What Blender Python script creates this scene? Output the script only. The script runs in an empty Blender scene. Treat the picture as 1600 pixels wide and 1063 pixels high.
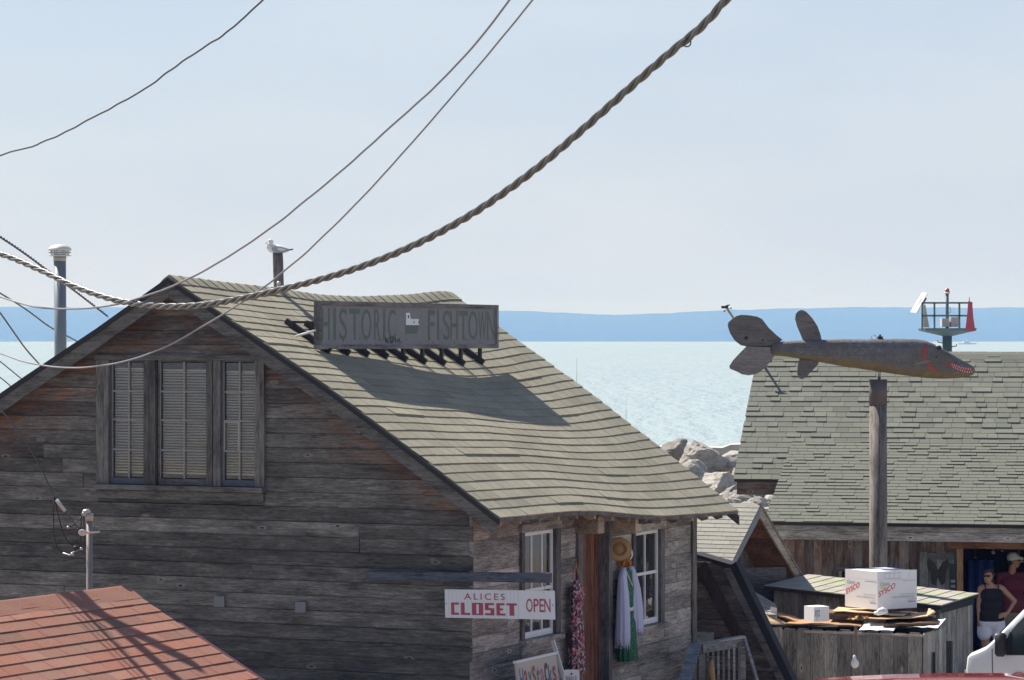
import bpy, bmesh, math, random
import numpy as np
from mathutils import Vector, Matrix, noise as mnoise

# ------------------------------------------------------------------ camera, sky, sun, exposure
F = 4800.0            # focal length in photo pixels (photo 1600 wide)
H = 5.25              # eye height above the village ground
SC = bpy.context.scene
COL = SC.collection
cam_data = bpy.data.cameras.new('camera')
cam_data.sensor_width = 36.0
cam_data.lens = F / 1600.0 * 36.0
cam_data.clip_start = 0.5
cam_data.clip_end = 60000.0
cam = bpy.data.objects.new('camera', cam_data)
COL.objects.link(cam)
cam.location = (0, 0, H)
cam.rotation_euler = (math.radians(90), 0, 0)
SC.camera = cam

SUN_EL, SUN_AZ = math.radians(51.0), math.radians(-48.0)      # azimuth from +Y towards +X
sun_vec = Vector((math.sin(SUN_AZ) * math.cos(SUN_EL), math.cos(SUN_AZ) * math.cos(SUN_EL), math.sin(SUN_EL)))
world = bpy.data.worlds.new('World')
SC.world = world
world.use_nodes = True
wn, wl = world.node_tree.nodes, world.node_tree.links
wn.clear()
w_out = wn.new('ShaderNodeOutputWorld')
w_bg = wn.new('ShaderNodeBackground')
w_sky = wn.new('ShaderNodeTexSky')
w_sky.sky_type = 'NISHITA'
w_sky.sun_disc = False
w_sky.sun_elevation = SUN_EL
w_sky.sun_rotation = SUN_AZ
w_sky.air_density = 1.0
w_sky.dust_density = 0.4
w_sky.ozone_density = 3.0
# hazy summer sky: a pale veil, thickest towards the horizon all round, with faint cloud in it
w_tc = wn.new('ShaderNodeTexCoord')
w_map = wn.new('ShaderNodeMapping'); w_map.inputs['Scale'].default_value = (4.0, 4.0, 15.0)
w_nz = wn.new('ShaderNodeTexNoise'); w_nz.inputs['Scale'].default_value = 1.7; w_nz.inputs['Detail'].default_value = 6.0; w_nz.inputs['Roughness'].default_value = 0.55
w_rmp = wn.new('ShaderNodeValToRGB')
w_rmp.color_ramp.elements[0].position = 0.40; w_rmp.color_ramp.elements[0].color = (0, 0, 0, 1)
w_rmp.color_ramp.elements[1].position = 0.75; w_rmp.color_ramp.elements[1].color = (1, 1, 1, 1)
w_cl = wn.new('ShaderNodeMix'); w_cl.data_type = 'RGBA'
w_cl.inputs['A'].default_value = (4.45, 4.80, 5.6, 1)
w_cl.inputs['B'].default_value = (5.2, 5.35, 5.8, 1)
w_sep = wn.new('ShaderNodeSeparateXYZ')
w_inv = wn.new('ShaderNodeMath'); w_inv.operation = 'SUBTRACT'; w_inv.use_clamp = True; w_inv.inputs[0].default_value = 1.0
w_pow = wn.new('ShaderNodeMath'); w_pow.operation = 'POWER'; w_pow.inputs[1].default_value = 2.2
w_fac = wn.new('ShaderNodeMath'); w_fac.operation = 'MULTIPLY'; w_fac.inputs[1].default_value = 0.9
w_mix = wn.new('ShaderNodeMix'); w_mix.data_type = 'RGBA'
wl.new(w_tc.outputs['Generated'], w_map.inputs['Vector'])
wl.new(w_tc.outputs['Generated'], w_sep.inputs[0])
wl.new(w_sep.outputs['Z'], w_inv.inputs[1])
wl.new(w_inv.outputs[0], w_pow.inputs[0])
wl.new(w_pow.outputs[0], w_fac.inputs[0])
wl.new(w_map.outputs['Vector'], w_nz.inputs['Vector'])
wl.new(w_nz.outputs['Fac'], w_rmp.inputs['Fac'])
wl.new(w_rmp.outputs['Color'], w_cl.inputs['Factor'])
wl.new(w_fac.outputs[0], w_mix.inputs['Factor'])
wl.new(w_sky.outputs['Color'], w_mix.inputs['A'])
wl.new(w_cl.outputs['Result'], w_mix.inputs['B'])
wl.new(w_mix.outputs['Result'], w_bg.inputs['Color'])
w_bg.inputs['Strength'].default_value = 0.078
wl.new(w_bg.outputs['Background'], w_out.inputs['Surface'])

sun_data = bpy.data.lights.new('sun', 'SUN')
sun_data.energy = 5.0
sun_data.angle = math.radians(0.53)
sun_data.color = (1.0, 0.94, 0.85)
sun = bpy.data.objects.new('sun', sun_data)
COL.objects.link(sun)
sun.rotation_euler = sun_vec.to_track_quat('Z', 'Y').to_euler()

SC.view_settings.view_transform = 'Standard'
SC.view_settings.look = 'None'
SC.view_settings.exposure = 0.80
SC.view_settings.gamma = 1.0
SC.view_settings.use_curve_mapping = False
SC.cycles.max_bounces = 6
SC.cycles.volume_bounces = 0
SC.cycles.transparent_max_bounces = 12
SC.cycles.use_denoising = True

# ------------------------------------------------------------------ helpers
rng = random.Random(7)
UP = Vector((0, 0, 1))
WM = {}                                   # world matrices of what has been built


def ray(px, py):
    return Vector(((px - 800.0) / F, 1.0, -(py - 531.5) / F))


def P(px, py, d):
    return Vector((0, 0, H)) + ray(px, py) * d


def hit(px, py, p0, n):
    o = Vector((0, 0, H)); r = ray(px, py)
    return o + r * ((p0 - o).dot(n) / r.dot(n))


def frame(o, x, y):
    x = x.normalized(); z = x.cross(y).normalized(); y = z.cross(x)
    return Matrix(((x.x, y.x, z.x, o.x), (x.y, y.y, z.y, o.y), (x.z, y.z, z.z, o.z), (0, 0, 0, 1)))


def T(x, y, z):
    return Matrix.Translation((x, y, z))


def tag(o, label=None, cat=None, group=None, kind=None):
    if label: o['label'] = label
    if cat: o['category'] = cat
    if group: o['group'] = group
    if kind: o['kind'] = kind
    return o


def place(o, parent, M):
    WM[o] = M
    if parent is not None:
        o.parent = parent
        o.matrix_local = WM[parent].inverted() @ M
    else:
        o.matrix_local = M


def thing(name, label, cat, loc, group=None):
    o = bpy.data.objects.new(name, None)
    COL.objects.link(o)
    o.empty_display_size = 0.2
    place(o, None, T(*loc))
    return tag(o, label, cat, group)


class MB:
    """collects geometry in one local frame, then links it as ONE mesh object"""
    def __init__(s, M=None):
        s.M = M if M is not None else Matrix.Identity(4)
        s.v = []; s.f = []; s.mi = []; s.at = []; s.sm = []

    def add(s, vs, fs, mi=0, at=0.0, smooth=False):
        b = len(s.v)
        s.v += [tuple(p) for p in vs]
        s.at += list(at) if isinstance(at, (list, tuple)) else [at] * len(vs)
        for f in fs:
            s.f.append(tuple(i + b for i in f)); s.mi.append(mi); s.sm.append(smooth)
        return s

    def box(s, x0, x1, y0, y1, z0, z1, mi=0, R=None):
        vs = [Vector((x, y, z)) for z in (z0, z1) for y in (y0, y1) for x in (x0, x1)]
        if R is not None:
            c = Vector(((x0 + x1) / 2, (y0 + y1) / 2, (z0 + z1) / 2)); vs = [c + R @ (p - c) for p in vs]
        return s.add(vs, [(0, 2, 3, 1), (4, 5, 7, 6), (0, 1, 5, 4), (2, 6, 7, 3), (0, 4, 6, 2), (1, 3, 7, 5)], mi)

    def bar(s, a, b, w, h, mi=0, up=UP):
        a, b = Vector(a), Vector(b); d = (b - a).normalized()
        sx = d.cross(up)
        if sx.length < 1e-4: sx = d.cross(Vector((1, 0, 0)))
        sx.normalize(); sy = sx.cross(d)
        vs = []
        for p in (a, b):
            for (i, j) in ((-1, -1), (1, -1), (1, 1), (-1, 1)):
                vs.append(p + sx * (i * w / 2) + sy * (j * h / 2))
        return s.add(vs, [(0, 3, 2, 1), (4, 5, 6, 7), (0, 1, 5, 4), (1, 2, 6, 5), (2, 3, 7, 6), (3, 0, 4, 7)], mi)

    def prism(s, pts, z0, z1, mi=0):
        n = len(pts)
        vs = [(x, y, z0) for x, y in pts] + [(x, y, z1) for x, y in pts]
        ar = sum(pts[i][0] * pts[(i + 1) % n][1] - pts[(i + 1) % n][0] * pts[i][1] for i in range(n))
        fs = [tuple(range(n - 1, -1, -1)), tuple(range(n, 2 * n))] + [(i, (i + 1) % n, (i + 1) % n + n, i + n) for i in range(n)]
        if ar < 0: fs = [tuple(reversed(f)) for f in fs]
        return s.add(vs, fs, mi)

    def strip(s, bot, top, z0, z1, at=None, mi=0):
        """board between two polylines with the same number of points"""
        n = len(bot); vs = []; aa = []
        for k in range(n):
            for (p, z) in ((bot[k], z0), (top[k], z0), (top[k], z1), (bot[k], z1)):
                vs.append((p[0], p[1], z)); aa.append(at[k] if at else 0.0)
        fs = [(0, 3, 2, 1), (4 * (n - 1), 4 * (n - 1) + 1, 4 * (n - 1) + 2, 4 * (n - 1) + 3)]
        for k in range(n - 1):
            a = 4 * k; b = a + 4
            fs += [(a + 3, b + 3, b + 2, a + 2), (a, a + 1, b + 1, b), (a + 2, b + 2, b + 1, a + 1), (a, b, b + 3, a + 3)]
        return s.add(vs, fs, mi, aa)

    def tube(s, path, r, n=8, mi=0, cap=True, smooth=True):
        path = [Vector(p) for p in path]
        rr = r if isinstance(r, (list, tuple)) else [r] * len(path)
        vs = []; fs = []; m = len(path); ref = None
        for k, p in enumerate(path):
            d = (path[min(k + 1, m - 1)] - path[max(k - 1, 0)]).normalized()
            if ref is None:
                ref = d.cross(UP)
                if ref.length < 1e-3: ref = d.cross(Vector((1, 0, 0)))
            ref = (ref - d * ref.dot(d)).normalized(); o2 = d.cross(ref)
            for i in range(n):
                a = 2 * math.pi * i / n
                vs.append(p + (ref * math.cos(a) + o2 * math.sin(a)) * rr[k])
        for k in range(m - 1):
            for i in range(n):
                j = (i + 1) % n
                fs.append((k * n + i, k * n + j, (k + 1) * n + j, (k + 1) * n + i))
        if cap:
            fs.append(tuple(range(n - 1, -1, -1))); fs.append(tuple(range((m - 1) * n, m * n)))
        return s.add(vs, fs, mi, 0.0, smooth)

    def loft(s, rings, mi=0, cap=True, smooth=True, fmi=None, at=0.0):
        n = len(rings[0]); vs = [p for r in rings for p in r]; b = len(s.v)
        s.add(vs, [], mi, at)
        for k in range(len(rings) - 1):
            for i in range(n):
                j = (i + 1) % n
                s.f.append((b + k * n + i, b + k * n + j, b + (k + 1) * n + j, b + (k + 1) * n + i))
                s.mi.append(fmi(k, i) if fmi else mi); s.sm.append(smooth)
        if cap:
            s.f.append(tuple(b + i for i in range(n - 1, -1, -1))); s.mi.append(fmi(0, 0) if fmi else mi); s.sm.append(smooth)
            q = b + (len(rings) - 1) * n
            s.f.append(tuple(q + i for i in range(n))); s.mi.append(fmi(len(rings) - 2, 0) if fmi else mi); s.sm.append(smooth)
        return s

    def ball(s, c, rx, ry, rz, nu=12, nv=8, mi=0, R=None):
        c = Vector(c); vs = []; fs = []
        for j in range(nv + 1):
            th = math.pi * j / nv
            for i in range(nu):
                ph = 2 * math.pi * i / nu
                p = Vector((rx * math.sin(th) * math.cos(ph), ry * math.sin(th) * math.sin(ph), -rz * math.cos(th)))
                if R is not None: p = R @ p
                vs.append(c + p)
        for j in range(nv):
            for i in range(nu):
                k = (i + 1) % nu
                fs.append((j * nu + i, j * nu + k, (j + 1) * nu + k, (j + 1) * nu + i))
        return s.add(vs, fs, mi, 0.0, True)

    def cap(s, a, b, ra, rb, n=10):
        """tapered capsule"""
        a, b = Vector(a), Vector(b); d = (b - a).normalized()
        path = []; rr = []
        for k in range(4):
            q = math.pi / 2 * (1 - k / 3.0); path.append(a - d * ra * math.sin(q)); rr.append(max(1e-3, ra * math.cos(q)))
        for k in range(4):
            q = math.pi / 2 * (k / 3.0); path.append(b + d * rb * math.sin(q)); rr.append(max(1e-3, rb * math.cos(q)))
        return s.tube(path, rr, n)

    def build(s, name, mats, parent=None, color=None, recenter=True, kind=None):
        me = bpy.data.meshes.new(name)
        M = s.M; vs = s.v
        if recenter and vs:
            a = np.array(vs, dtype=float); c = (a.min(0) + a.max(0)) / 2
            vs = (a - c).tolist(); M = M @ T(*c)
        me.from_pydata(vs, [], s.f)
        mats = mats if isinstance(mats, (list, tuple)) else [mats]
        for m in mats: me.materials.append(m)
        me.polygons.foreach_set('material_index', s.mi)
        me.polygons.foreach_set('use_smooth', s.sm)
        if any(s.at):
            at = me.attributes.new('brown', 'FLOAT', 'POINT'); at.data.foreach_set('value', s.at)
        me.update()
        o = bpy.data.objects.new(name, me)
        COL.objects.link(o)
        place(o, parent, M)
        if color: o.color = color
        if kind: o['kind'] = kind
        return o


def merge_normals(o):
    """make normals consistent"""
    bm = bmesh.new(); bm.from_mesh(o.data)
    bmesh.ops.remove_doubles(bm, verts=bm.verts, dist=1e-5)
    bmesh.ops.recalc_face_normals(bm, faces=bm.faces)
    bm.to_mesh(o.data); bm.free()
    return o


def remesh(o, voxel, smooth=2):
    md = o.modifiers.new('r', 'REMESH'); md.mode = 'VOXEL'; md.voxel_size = voxel; md.use_smooth_shade = True
    ms = o.modifiers.new('s', 'SMOOTH'); ms.iterations = smooth; ms.factor = 0.5
    bpy.context.view_layer.update()
    dg = bpy.context.evaluated_depsgraph_get()
    me = bpy.data.meshes.new_from_object(o.evaluated_get(dg))
    mats = [m for m in o.data.materials]
    o.modifiers.clear(); o.data = me
    me.materials.clear()
    for m in mats: me.materials.append(m)
    for p in me.polygons: p.use_smooth = True; p.material_index = 0
    return o


def text_poly(txt, offset=0.0, spacing=1.0):
    cu = bpy.data.curves.new('t', 'FONT'); cu.body = txt; cu.size = 1.0; cu.offset = offset; cu.space_character = spacing
    cu.resolution_u = 4
    o = bpy.data.objects.new('t', cu); COL.objects.link(o)
    bpy.context.view_layer.update()
    me = bpy.data.meshes.new_from_object(o.evaluated_get(bpy.context.evaluated_depsgraph_get()))
    vs = np.array([v.co[:] for v in me.vertices]); fs = [tuple(p.vertices) for p in me.polygons]
    bpy.data.objects.remove(o); bpy.data.curves.remove(cu); bpy.data.meshes.remove(me)
    return vs, fs


def put_text(mb, txt, x0, x1, y0, y1, z, mi=0, offset=0.0, spacing=1.0, skew=0.0, rise=0.0):
    vs, fs = text_poly(txt, offset, spacing)
    a, b = vs.min(0), vs.max(0)
    out = []
    for p in vs:
        q = (p - a) / np.maximum(b - a, 1e-6)
        out.append((x0 + (x1 - x0) * q[0] + skew * q[1], y0 + (y1 - y0) * q[1] + rise * q[0], z))
    mb.add(out, fs, mi)


# ------------------------------------------------------------------ materials
def N(nt, typ, ins=None, **props):
    nd = nt.nodes.new(typ)
    for k, v in props.items(): setattr(nd, k, v)
    for k, v in (ins or {}).items():
        sk = nd.inputs[k]
        if isinstance(v, bpy.types.NodeSocket): nt.links.new(v, sk)
        else: sk.default_value = v
    return nd


def c4(c): return (c[0], c[1], c[2], 1.0)


def mixc(nt, fac, a, b, blend='MIX'):
    nd = nt.nodes.new('ShaderNodeMix'); nd.data_type = 'RGBA'; nd.blend_type = blend
    for k, v in (('Factor', fac), ('A', a), ('B', b)):
        sk = nd.inputs[k] if k == 'Factor' else [i for i in nd.inputs if i.name == k and i.type == 'RGBA'][0]
        if isinstance(v, bpy.types.NodeSocket): nt.links.new(v, sk)
        elif k == 'Factor': sk.default_value = v
        else: sk.default_value = c4(v)
    return [o for o in nd.outputs if o.type == 'RGBA'][0]


def mth(nt, op, a, b=0.0, clamp=False):
    nd = nt.nodes.new('ShaderNodeMath'); nd.operation = op; nd.use_clamp = clamp
    for i, v in enumerate((a, b)):
        if isinstance(v, bpy.types.NodeSocket): nt.links.new(v, nd.inputs[i])
        else: nd.inputs[i].default_value = v
    return nd.outputs[0]


def ramp(nt, fac, stops):
    nd = nt.nodes.new('ShaderNodeValToRGB')
    el = nd.color_ramp.elements
    while len(el) < len(stops): el.new(0.5)
    for e, (p, c) in zip(el, stops):
        e.position = p; e.color = c4(c) if isinstance(c, (tuple, list)) else (c, c, c, 1)
    nt.links.new(fac, nd.inputs['Fac'])
    return nd.outputs['Color']


def new_mat(name):
    m = bpy.data.materials.new(name); m.use_nodes = True
    return m, m.node_tree, m.node_tree.nodes['Principled BSDF']


def coords(nt, scale, rnd=37.0):
    """object coordinates, shifted by a different amount on every object"""
    tc = nt.nodes.new('ShaderNodeTexCoord'); oi = nt.nodes.new('ShaderNodeObjectInfo')
    off = mth(nt, 'MULTIPLY', oi.outputs['Random'], rnd)
    ad = N(nt, 'ShaderNodeVectorMath', {0: tc.outputs['Object'], 1: off}, operation='ADD')
    mp = N(nt, 'ShaderNodeMapping', {'Vector': ad.outputs[0], 'Scale': scale})
    return mp.outputs['Vector'], oi


def noise(nt, vec, scale=1.0, detail=4.0, rough=0.6):
    return N(nt, 'ShaderNodeTexNoise', {'Vector': vec, 'Scale': scale, 'Detail': detail, 'Roughness': rough}).outputs['Fac']


def wood(name, lo, hi, brown, axis='x', knots=True, brown_bias=0.0, gloss=0.75, pale=0.25):
    m, nt, b = new_mat(name)
    along, across = 3.2, 40.0
    sc = {'x': (along, across, across), 'y': (across, along, across), 'z': (across, across, along)}[axis]
    v, oi = coords(nt, sc)
    s2 = {'x': (1.5, 5.0, 5.0), 'y': (5.0, 1.5, 5.0), 'z': (5.0, 5.0, 1.5)}[axis]
    v2, _ = coords(nt, s2, 11.0)
    g = noise(nt, v, 1.0, 5.0, 0.7)
    blot = noise(nt, v2, 1.0, 4.0, 0.6)
    s3 = {'x': (11.0, 75.0, 75.0), 'y': (75.0, 11.0, 75.0), 'z': (75.0, 75.0, 11.0)}[axis]
    v3, _ = coords(nt, s3, 53.0)
    fine = noise(nt, v3, 1.0, 3.0, 0.7)
    f = mth(nt, 'ADD', mth(nt, 'ADD', mth(nt, 'MULTIPLY', g, 0.50), mth(nt, 'MULTIPLY', blot, 0.50)), mth(nt, 'MULTIPLY', mth(nt, 'SUBTRACT', fine, 0.5), 0.45))
    f = mth(nt, 'ADD', f, 0.06)
    col = ramp(nt, f, [(0.38, tuple(c * 0.38 for c in lo)), (0.48, lo), (0.62, hi), (0.76, tuple(min(1, c * (1 + pale)) for c in hi))])
    # brown, less weathered wood
    at = N(nt, 'ShaderNodeAttribute', attribute_name='brown')
    sep = N(nt, 'ShaderNodeSeparateColor', {'Color': oi.outputs['Color']})
    bn = noise(nt, v2, 1.7, 3.0, 0.6)
    am = mth(nt, 'ADD', mth(nt, 'ADD', at.outputs['Fac'], mth(nt, 'SUBTRACT', 1.0, sep.outputs['Red'])), brown_bias)
    am = mth(nt, 'MULTIPLY', am, mth(nt, 'MULTIPLY', mth(nt, 'SUBTRACT', bn, 0.36), 3.4), True)
    bcol = ramp(nt, g, [(0.3, tuple(c * 0.35 for c in brown)), (0.55, brown), (0.8, tuple(min(1, c * 1.6) for c in brown))])
    col = mixc(nt, am, col, bcol)
    # tone of each board
    tone = mth(nt, 'ADD', mth(nt, 'MULTIPLY', oi.outputs['Random'], 0.66), 0.64)
    col = mixc(nt, 1.0, col, N(nt, 'ShaderNodeCombineXYZ', {0: tone, 1: tone, 2: tone}).outputs[0], 'MULTIPLY')
    if knots:
        ks = {'x': (2.6, 6.5, 0.0), 'y': (6.5, 2.6, 0.0), 'z': (6.5, 0.0, 2.6)}[axis]
        kv, _ = coords(nt, ks, 91.0)
        vo = N(nt, 'ShaderNodeTexVoronoi', {'Vector': kv, 'Scale': 1.0, 'Randomness': 1.0})
        pick = mth(nt, 'GREATER_THAN', N(nt, 'ShaderNodeSeparateColor', {'Color': vo.outputs['Color']}).outputs['Red'], 0.60)
        dist = mth(nt, 'ADD', vo.outputs['Distance'], mth(nt, 'MULTIPLY', mth(nt, 'SUBTRACT', g, 0.5), 0.12))
        halo = mth(nt, 'MULTIPLY', ramp(nt, dist, [(0.05, 0.0), (0.11, 0.55), (0.22, 0.0)]), pick)
        core = mth(nt, 'MULTIPLY', ramp(nt, dist, [(0.05, 1.0), (0.10, 0.0)]), pick)
        col = mixc(nt, halo, col, tuple(min(1, c * 1.9) for c in hi))
        col = mixc(nt, core, col, tuple(c * 0.3 for c in lo))
    nt.links.new(col, b.inputs['Base Color'])
    b.inputs['Roughness'].default_value = gloss
    b.inputs['Specular IOR Level'].default_value = 0.25
    bp = N(nt, 'ShaderNodeBump', {'Height': f, 'Strength': 0.5, 'Distance': 0.006})
    nt.links.new(bp.outputs['Normal'], b.inputs['Normal'])
    return m


def shingle(name, a, bcol, c=None, spread=0.22):
    m, nt, b = new_mat(name)
    v, oi = coords(nt, (1, 1, 1))
    gr = noise(nt, v, 75.0, 3.0, 0.85)
    bl = noise(nt, v, 1.6, 4.0, 0.65)
    col = mixc(nt, ramp(nt, bl, [(0.35, 0.0), (0.65, 1.0)]), a, bcol)
    if c: col = mixc(nt, ramp(nt, mth(nt, 'FRACT', mth(nt, 'MULTIPLY', oi.outputs['Random'], 17.0)), [(0.6, 0.0), (0.95, 0.8)]), col, c)
    t = mth(nt, 'ADD', mth(nt, 'MULTIPLY', gr, 1.3), 0.35)
    t = mth(nt, 'MULTIPLY', t, mth(nt, 'ADD', mth(nt, 'MULTIPLY', oi.outputs['Random'], spread), 1.0 - spread / 2))
    col = mixc(nt, 1.0, col, N(nt, 'ShaderNodeCombineXYZ', {0: t, 1: t, 2: t}).outputs[0], 'MULTIPLY')
    nt.links.new(col, b.inputs['Base Color'])
    b.inputs['Roughness'].default_value = 0.9
    b.inputs['Specular IOR Level'].default_value = 0.2
    bp = N(nt, 'ShaderNodeBump', {'Height': gr, 'Strength': 0.6, 'Distance': 0.004})
    nt.links.new(bp.outputs['Normal'], b.inputs['Normal'])
    return m


def paint(name, col, rough=0.55, var=0.18, scale=3.0, metal=0.0, chips=None, spec=0.4, coat=0.0):
    """painted, plastic, metal or cloth surface with uneven tone, and optionally chipped patches of another colour"""
    m, nt, b = new_mat(name)
    v, oi = coords(nt, (1, 1, 1))
    n1 = noise(nt, v, scale, 5.0, 0.65)
    t = mth(nt, 'ADD', mth(nt, 'MULTIPLY', n1, 2 * var), 1.0 - var)
    c = mixc(nt, 1.0, col, N(nt, 'ShaderNodeCombineXYZ', {0: t, 1: t, 2: t}).outputs[0], 'MULTIPLY')
    if chips:
        n2 = noise(nt, v, chips[1], 6.0, 0.7)
        c = mixc(nt, ramp(nt, n2, [(chips[2], 0.0), (chips[2] + 0.06, 1.0)]), c, chips[0])
    nt.links.new(c, b.inputs['Base Color'])
    b.inputs['Roughness'].default_value = rough
    b.inputs['Metallic'].default_value = metal
    b.inputs['Specular IOR Level'].default_value = spec
    b.inputs['Coat Weight'].default_value = coat
    return m


def glass_mat(name, tint=(0.75, 0.8, 0.8), dirt=0.12):
    m, nt, b = new_mat(name)
    out = nt.nodes['Material Output']
    tr = N(nt, 'ShaderNodeBsdfTransparent', {'Color': c4(tint)})
    gl = N(nt, 'ShaderNodeBsdfGlossy', {'Roughness': 0.03})
    df = N(nt, 'ShaderNodeBsdfDiffuse', {'Color': (0.35, 0.35, 0.34, 1)})
    v, _ = coords(nt, (1, 1, 1))
    bp = N(nt, 'ShaderNodeBump', {'Height': noise(nt, v, 2.5, 2.0), 'Strength': 0.25, 'Distance': 0.02})
    nt.links.new(bp.outputs['Normal'], gl.inputs['Normal'])
    fr = N(nt, 'ShaderNodeFresnel', {'IOR': 1.5})
    f2 = mth(nt, 'MULTIPLY', fr.outputs[0], 1.15, True)
    m1 = N(nt, 'ShaderNodeMixShader', {0: f2, 1: tr.outputs[0], 2: gl.outputs[0]})
    dn = mth(nt, 'MULTIPLY', noise(nt, v, 6.0, 5.0), dirt * 2)
    m2 = N(nt, 'ShaderNodeMixShader', {0: dn, 1: m1.outputs[0], 2: df.outputs[0]})
    nt.links.new(m2.outputs[0], out.inputs['Surface'])
    return m


W_DARK = wood('wood_dark', (0.070, 0.065, 0.062), (0.136, 0.126, 0.119), (0.165, 0.080, 0.050), pale=0.9)
W_DARKV = wood('wood_dark_upright', (0.07, 0.065, 0.06), (0.13, 0.12, 0.11), (0.15, 0.06, 0.03), axis='y', knots=False)
W_GREY = wood('wood_grey', (0.175, 0.157, 0.140), (0.37, 0.335, 0.305), (0.22, 0.095, 0.045), pale=0.5)
W_GREYV = wood('wood_grey_upright', (0.12, 0.11, 0.10), (0.25, 0.23, 0.21), (0.20, 0.085, 0.035), axis='y')
W_TRIM = wood('wood_trim', (0.075, 0.071, 0.068), (0.145, 0.137, 0.130), (0.12, 0.06, 0.035), knots=False)
W_TRIMV = wood('wood_trim_upright', (0.075, 0.071, 0.068), (0.15, 0.141, 0.134), (0.12, 0.06, 0.035), axis='y', knots=False)
W_RED = wood('wood_red_door', (0.10, 0.035, 0.018), (0.20, 0.085, 0.045), (0.16, 0.05, 0.02), axis='y', knots=False)
W_BROWN = wood('wood_brown', (0.13, 0.060, 0.030), (0.26, 0.13, 0.065), (0.24, 0.09, 0.035))
W_BEAM = wood('wood_beam_end', (0.26, 0.20, 0.14), (0.42, 0.34, 0.25), (0.3, 0.18, 0.09), knots=False)
W_FENCE = wood('wood_fence', (0.14, 0.135, 0.125), (0.27, 0.26, 0.24), (0.2, 0.12, 0.07), axis='y')
W_POST = wood('wood_post', (0.085, 0.072, 0.064), (0.165, 0.145, 0.13), (0.17, 0.09, 0.06), axis='z', knots=False)
W_FISH = wood('wood_fish_fin', (0.135, 0.122, 0.115), (0.19, 0.172, 0.160), (0.14, 0.10, 0.06), pale=0.1)
SH_HOUSE = shingle('shingle_tan', (0.245, 0.226, 0.168), (0.298, 0.272, 0.205), None, 0.22)
SH_GREEN = shingle('shingle_green_grey', (0.155, 0.160, 0.132), (0.178, 0.182, 0.150), (0.142, 0.147, 0.122), 0.18)
SH_LIGHT = shingle('shingle_light_grey', (0.26, 0.25, 0.22), (0.30, 0.29, 0.255), None, 0.14)
SH_RED = shingle('shingle_red', (0.285, 0.115, 0.080), (0.27, 0.145, 0.108), (0.235, 0.13, 0.10), 0.36)
SH_SHED = shingle('shingle_mixed', (0.33, 0.30, 0.27), (0.38, 0.35, 0.31), (0.27, 0.33, 0.16), 0.2)
TAR = paint('tar_paper', (0.022, 0.022, 0.024), 0.8, 0.3, 8)
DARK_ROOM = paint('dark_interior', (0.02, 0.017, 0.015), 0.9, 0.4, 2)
GLASS = glass_mat('old_glass', (0.92, 0.93, 0.92), 0.06)
BLIND = paint('blind_slats', (0.80, 0.76, 0.70), 0.6, 0.1, 2)
PUTTY = paint('grey_putty', (0.235, 0.222, 0.205), 0.8, 0.3, 20)
WHITE = paint('white_paint', (0.70, 0.70, 0.70), 0.5, 0.08, 6, chips=((0.35, 0.33, 0.3), 14.0, 0.66))
BLUEGREY = paint('blue_grey_paint', (0.075, 0.085, 0.105), 0.6, 0.35, 9, chips=((0.19, 0.19, 0.19), 16.0, 0.6))
STEEL = paint('galvanised_steel', (0.36, 0.37, 0.38), 0.42, 0.2, 7, metal=0.7)
BLACKM = paint('black_metal', (0.025, 0.027, 0.03), 0.5, 0.3, 9)
BLACKRUB = paint('black_rubber', (0.02, 0.02, 0.021), 0.6, 0.2, 9)

# ------------------------------------------------------------------ the setting: ground, lake, far shore, haze
WZ = -1.0


def ground_z(x, y):
    k = min(1.0, max(0.0, (y - 37.0) / 6.0)); k = k * k * (3 - 2 * k)
    e = min(1.0, max(0.0, (x + 0.5) / 3.0)); e = e * e * (3 - 2 * e)
    return 0.75 * (1 - k) * (1 - e) - 0.02 - min(0.5, max(0, (y - 60) * 0.05))


m, nt, b = new_mat('sandy_gravel')
v, _ = coords(nt, (1, 1, 1), 0.0)
col = ramp(nt, noise(nt, v, 0.35, 6.0, 0.65), [(0.35, (0.26, 0.225, 0.17)), (0.6, (0.40, 0.36, 0.29))])
gcol = mixc(nt, mth(nt, 'MULTIPLY', noise(nt, v, 40.0, 3.0), 0.5), col, (0.18, 0.16, 0.13))
nt.links.new(gcol, b.inputs['Base Color']); b.inputs['Roughness'].default_value = 0.95
nt.links.new(N(nt, 'ShaderNodeBump', {'Height': noise(nt, v, 30.0, 5.0), 'Strength': 0.5, 'Distance': 0.03}).outputs[0], b.inputs['Normal'])
mb = MB(); gx = [-70 + 140 * i / 56 for i in range(57)]; gy = [-60 + 128 * j / 64 for j in range(65)]
mb.add([(x, y, ground_z(x, y) - (1.6 if y > 66 else 0)) for y in gy for x in gx],
       [(j * 57 + i, j * 57 + i + 1, (j + 1) * 57 + i + 1, (j + 1) * 57 + i) for j in range(64) for i in range(56)], 0, 0.0, True)
tag(mb.build('ground', m, recenter=False), kind='structure')

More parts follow.
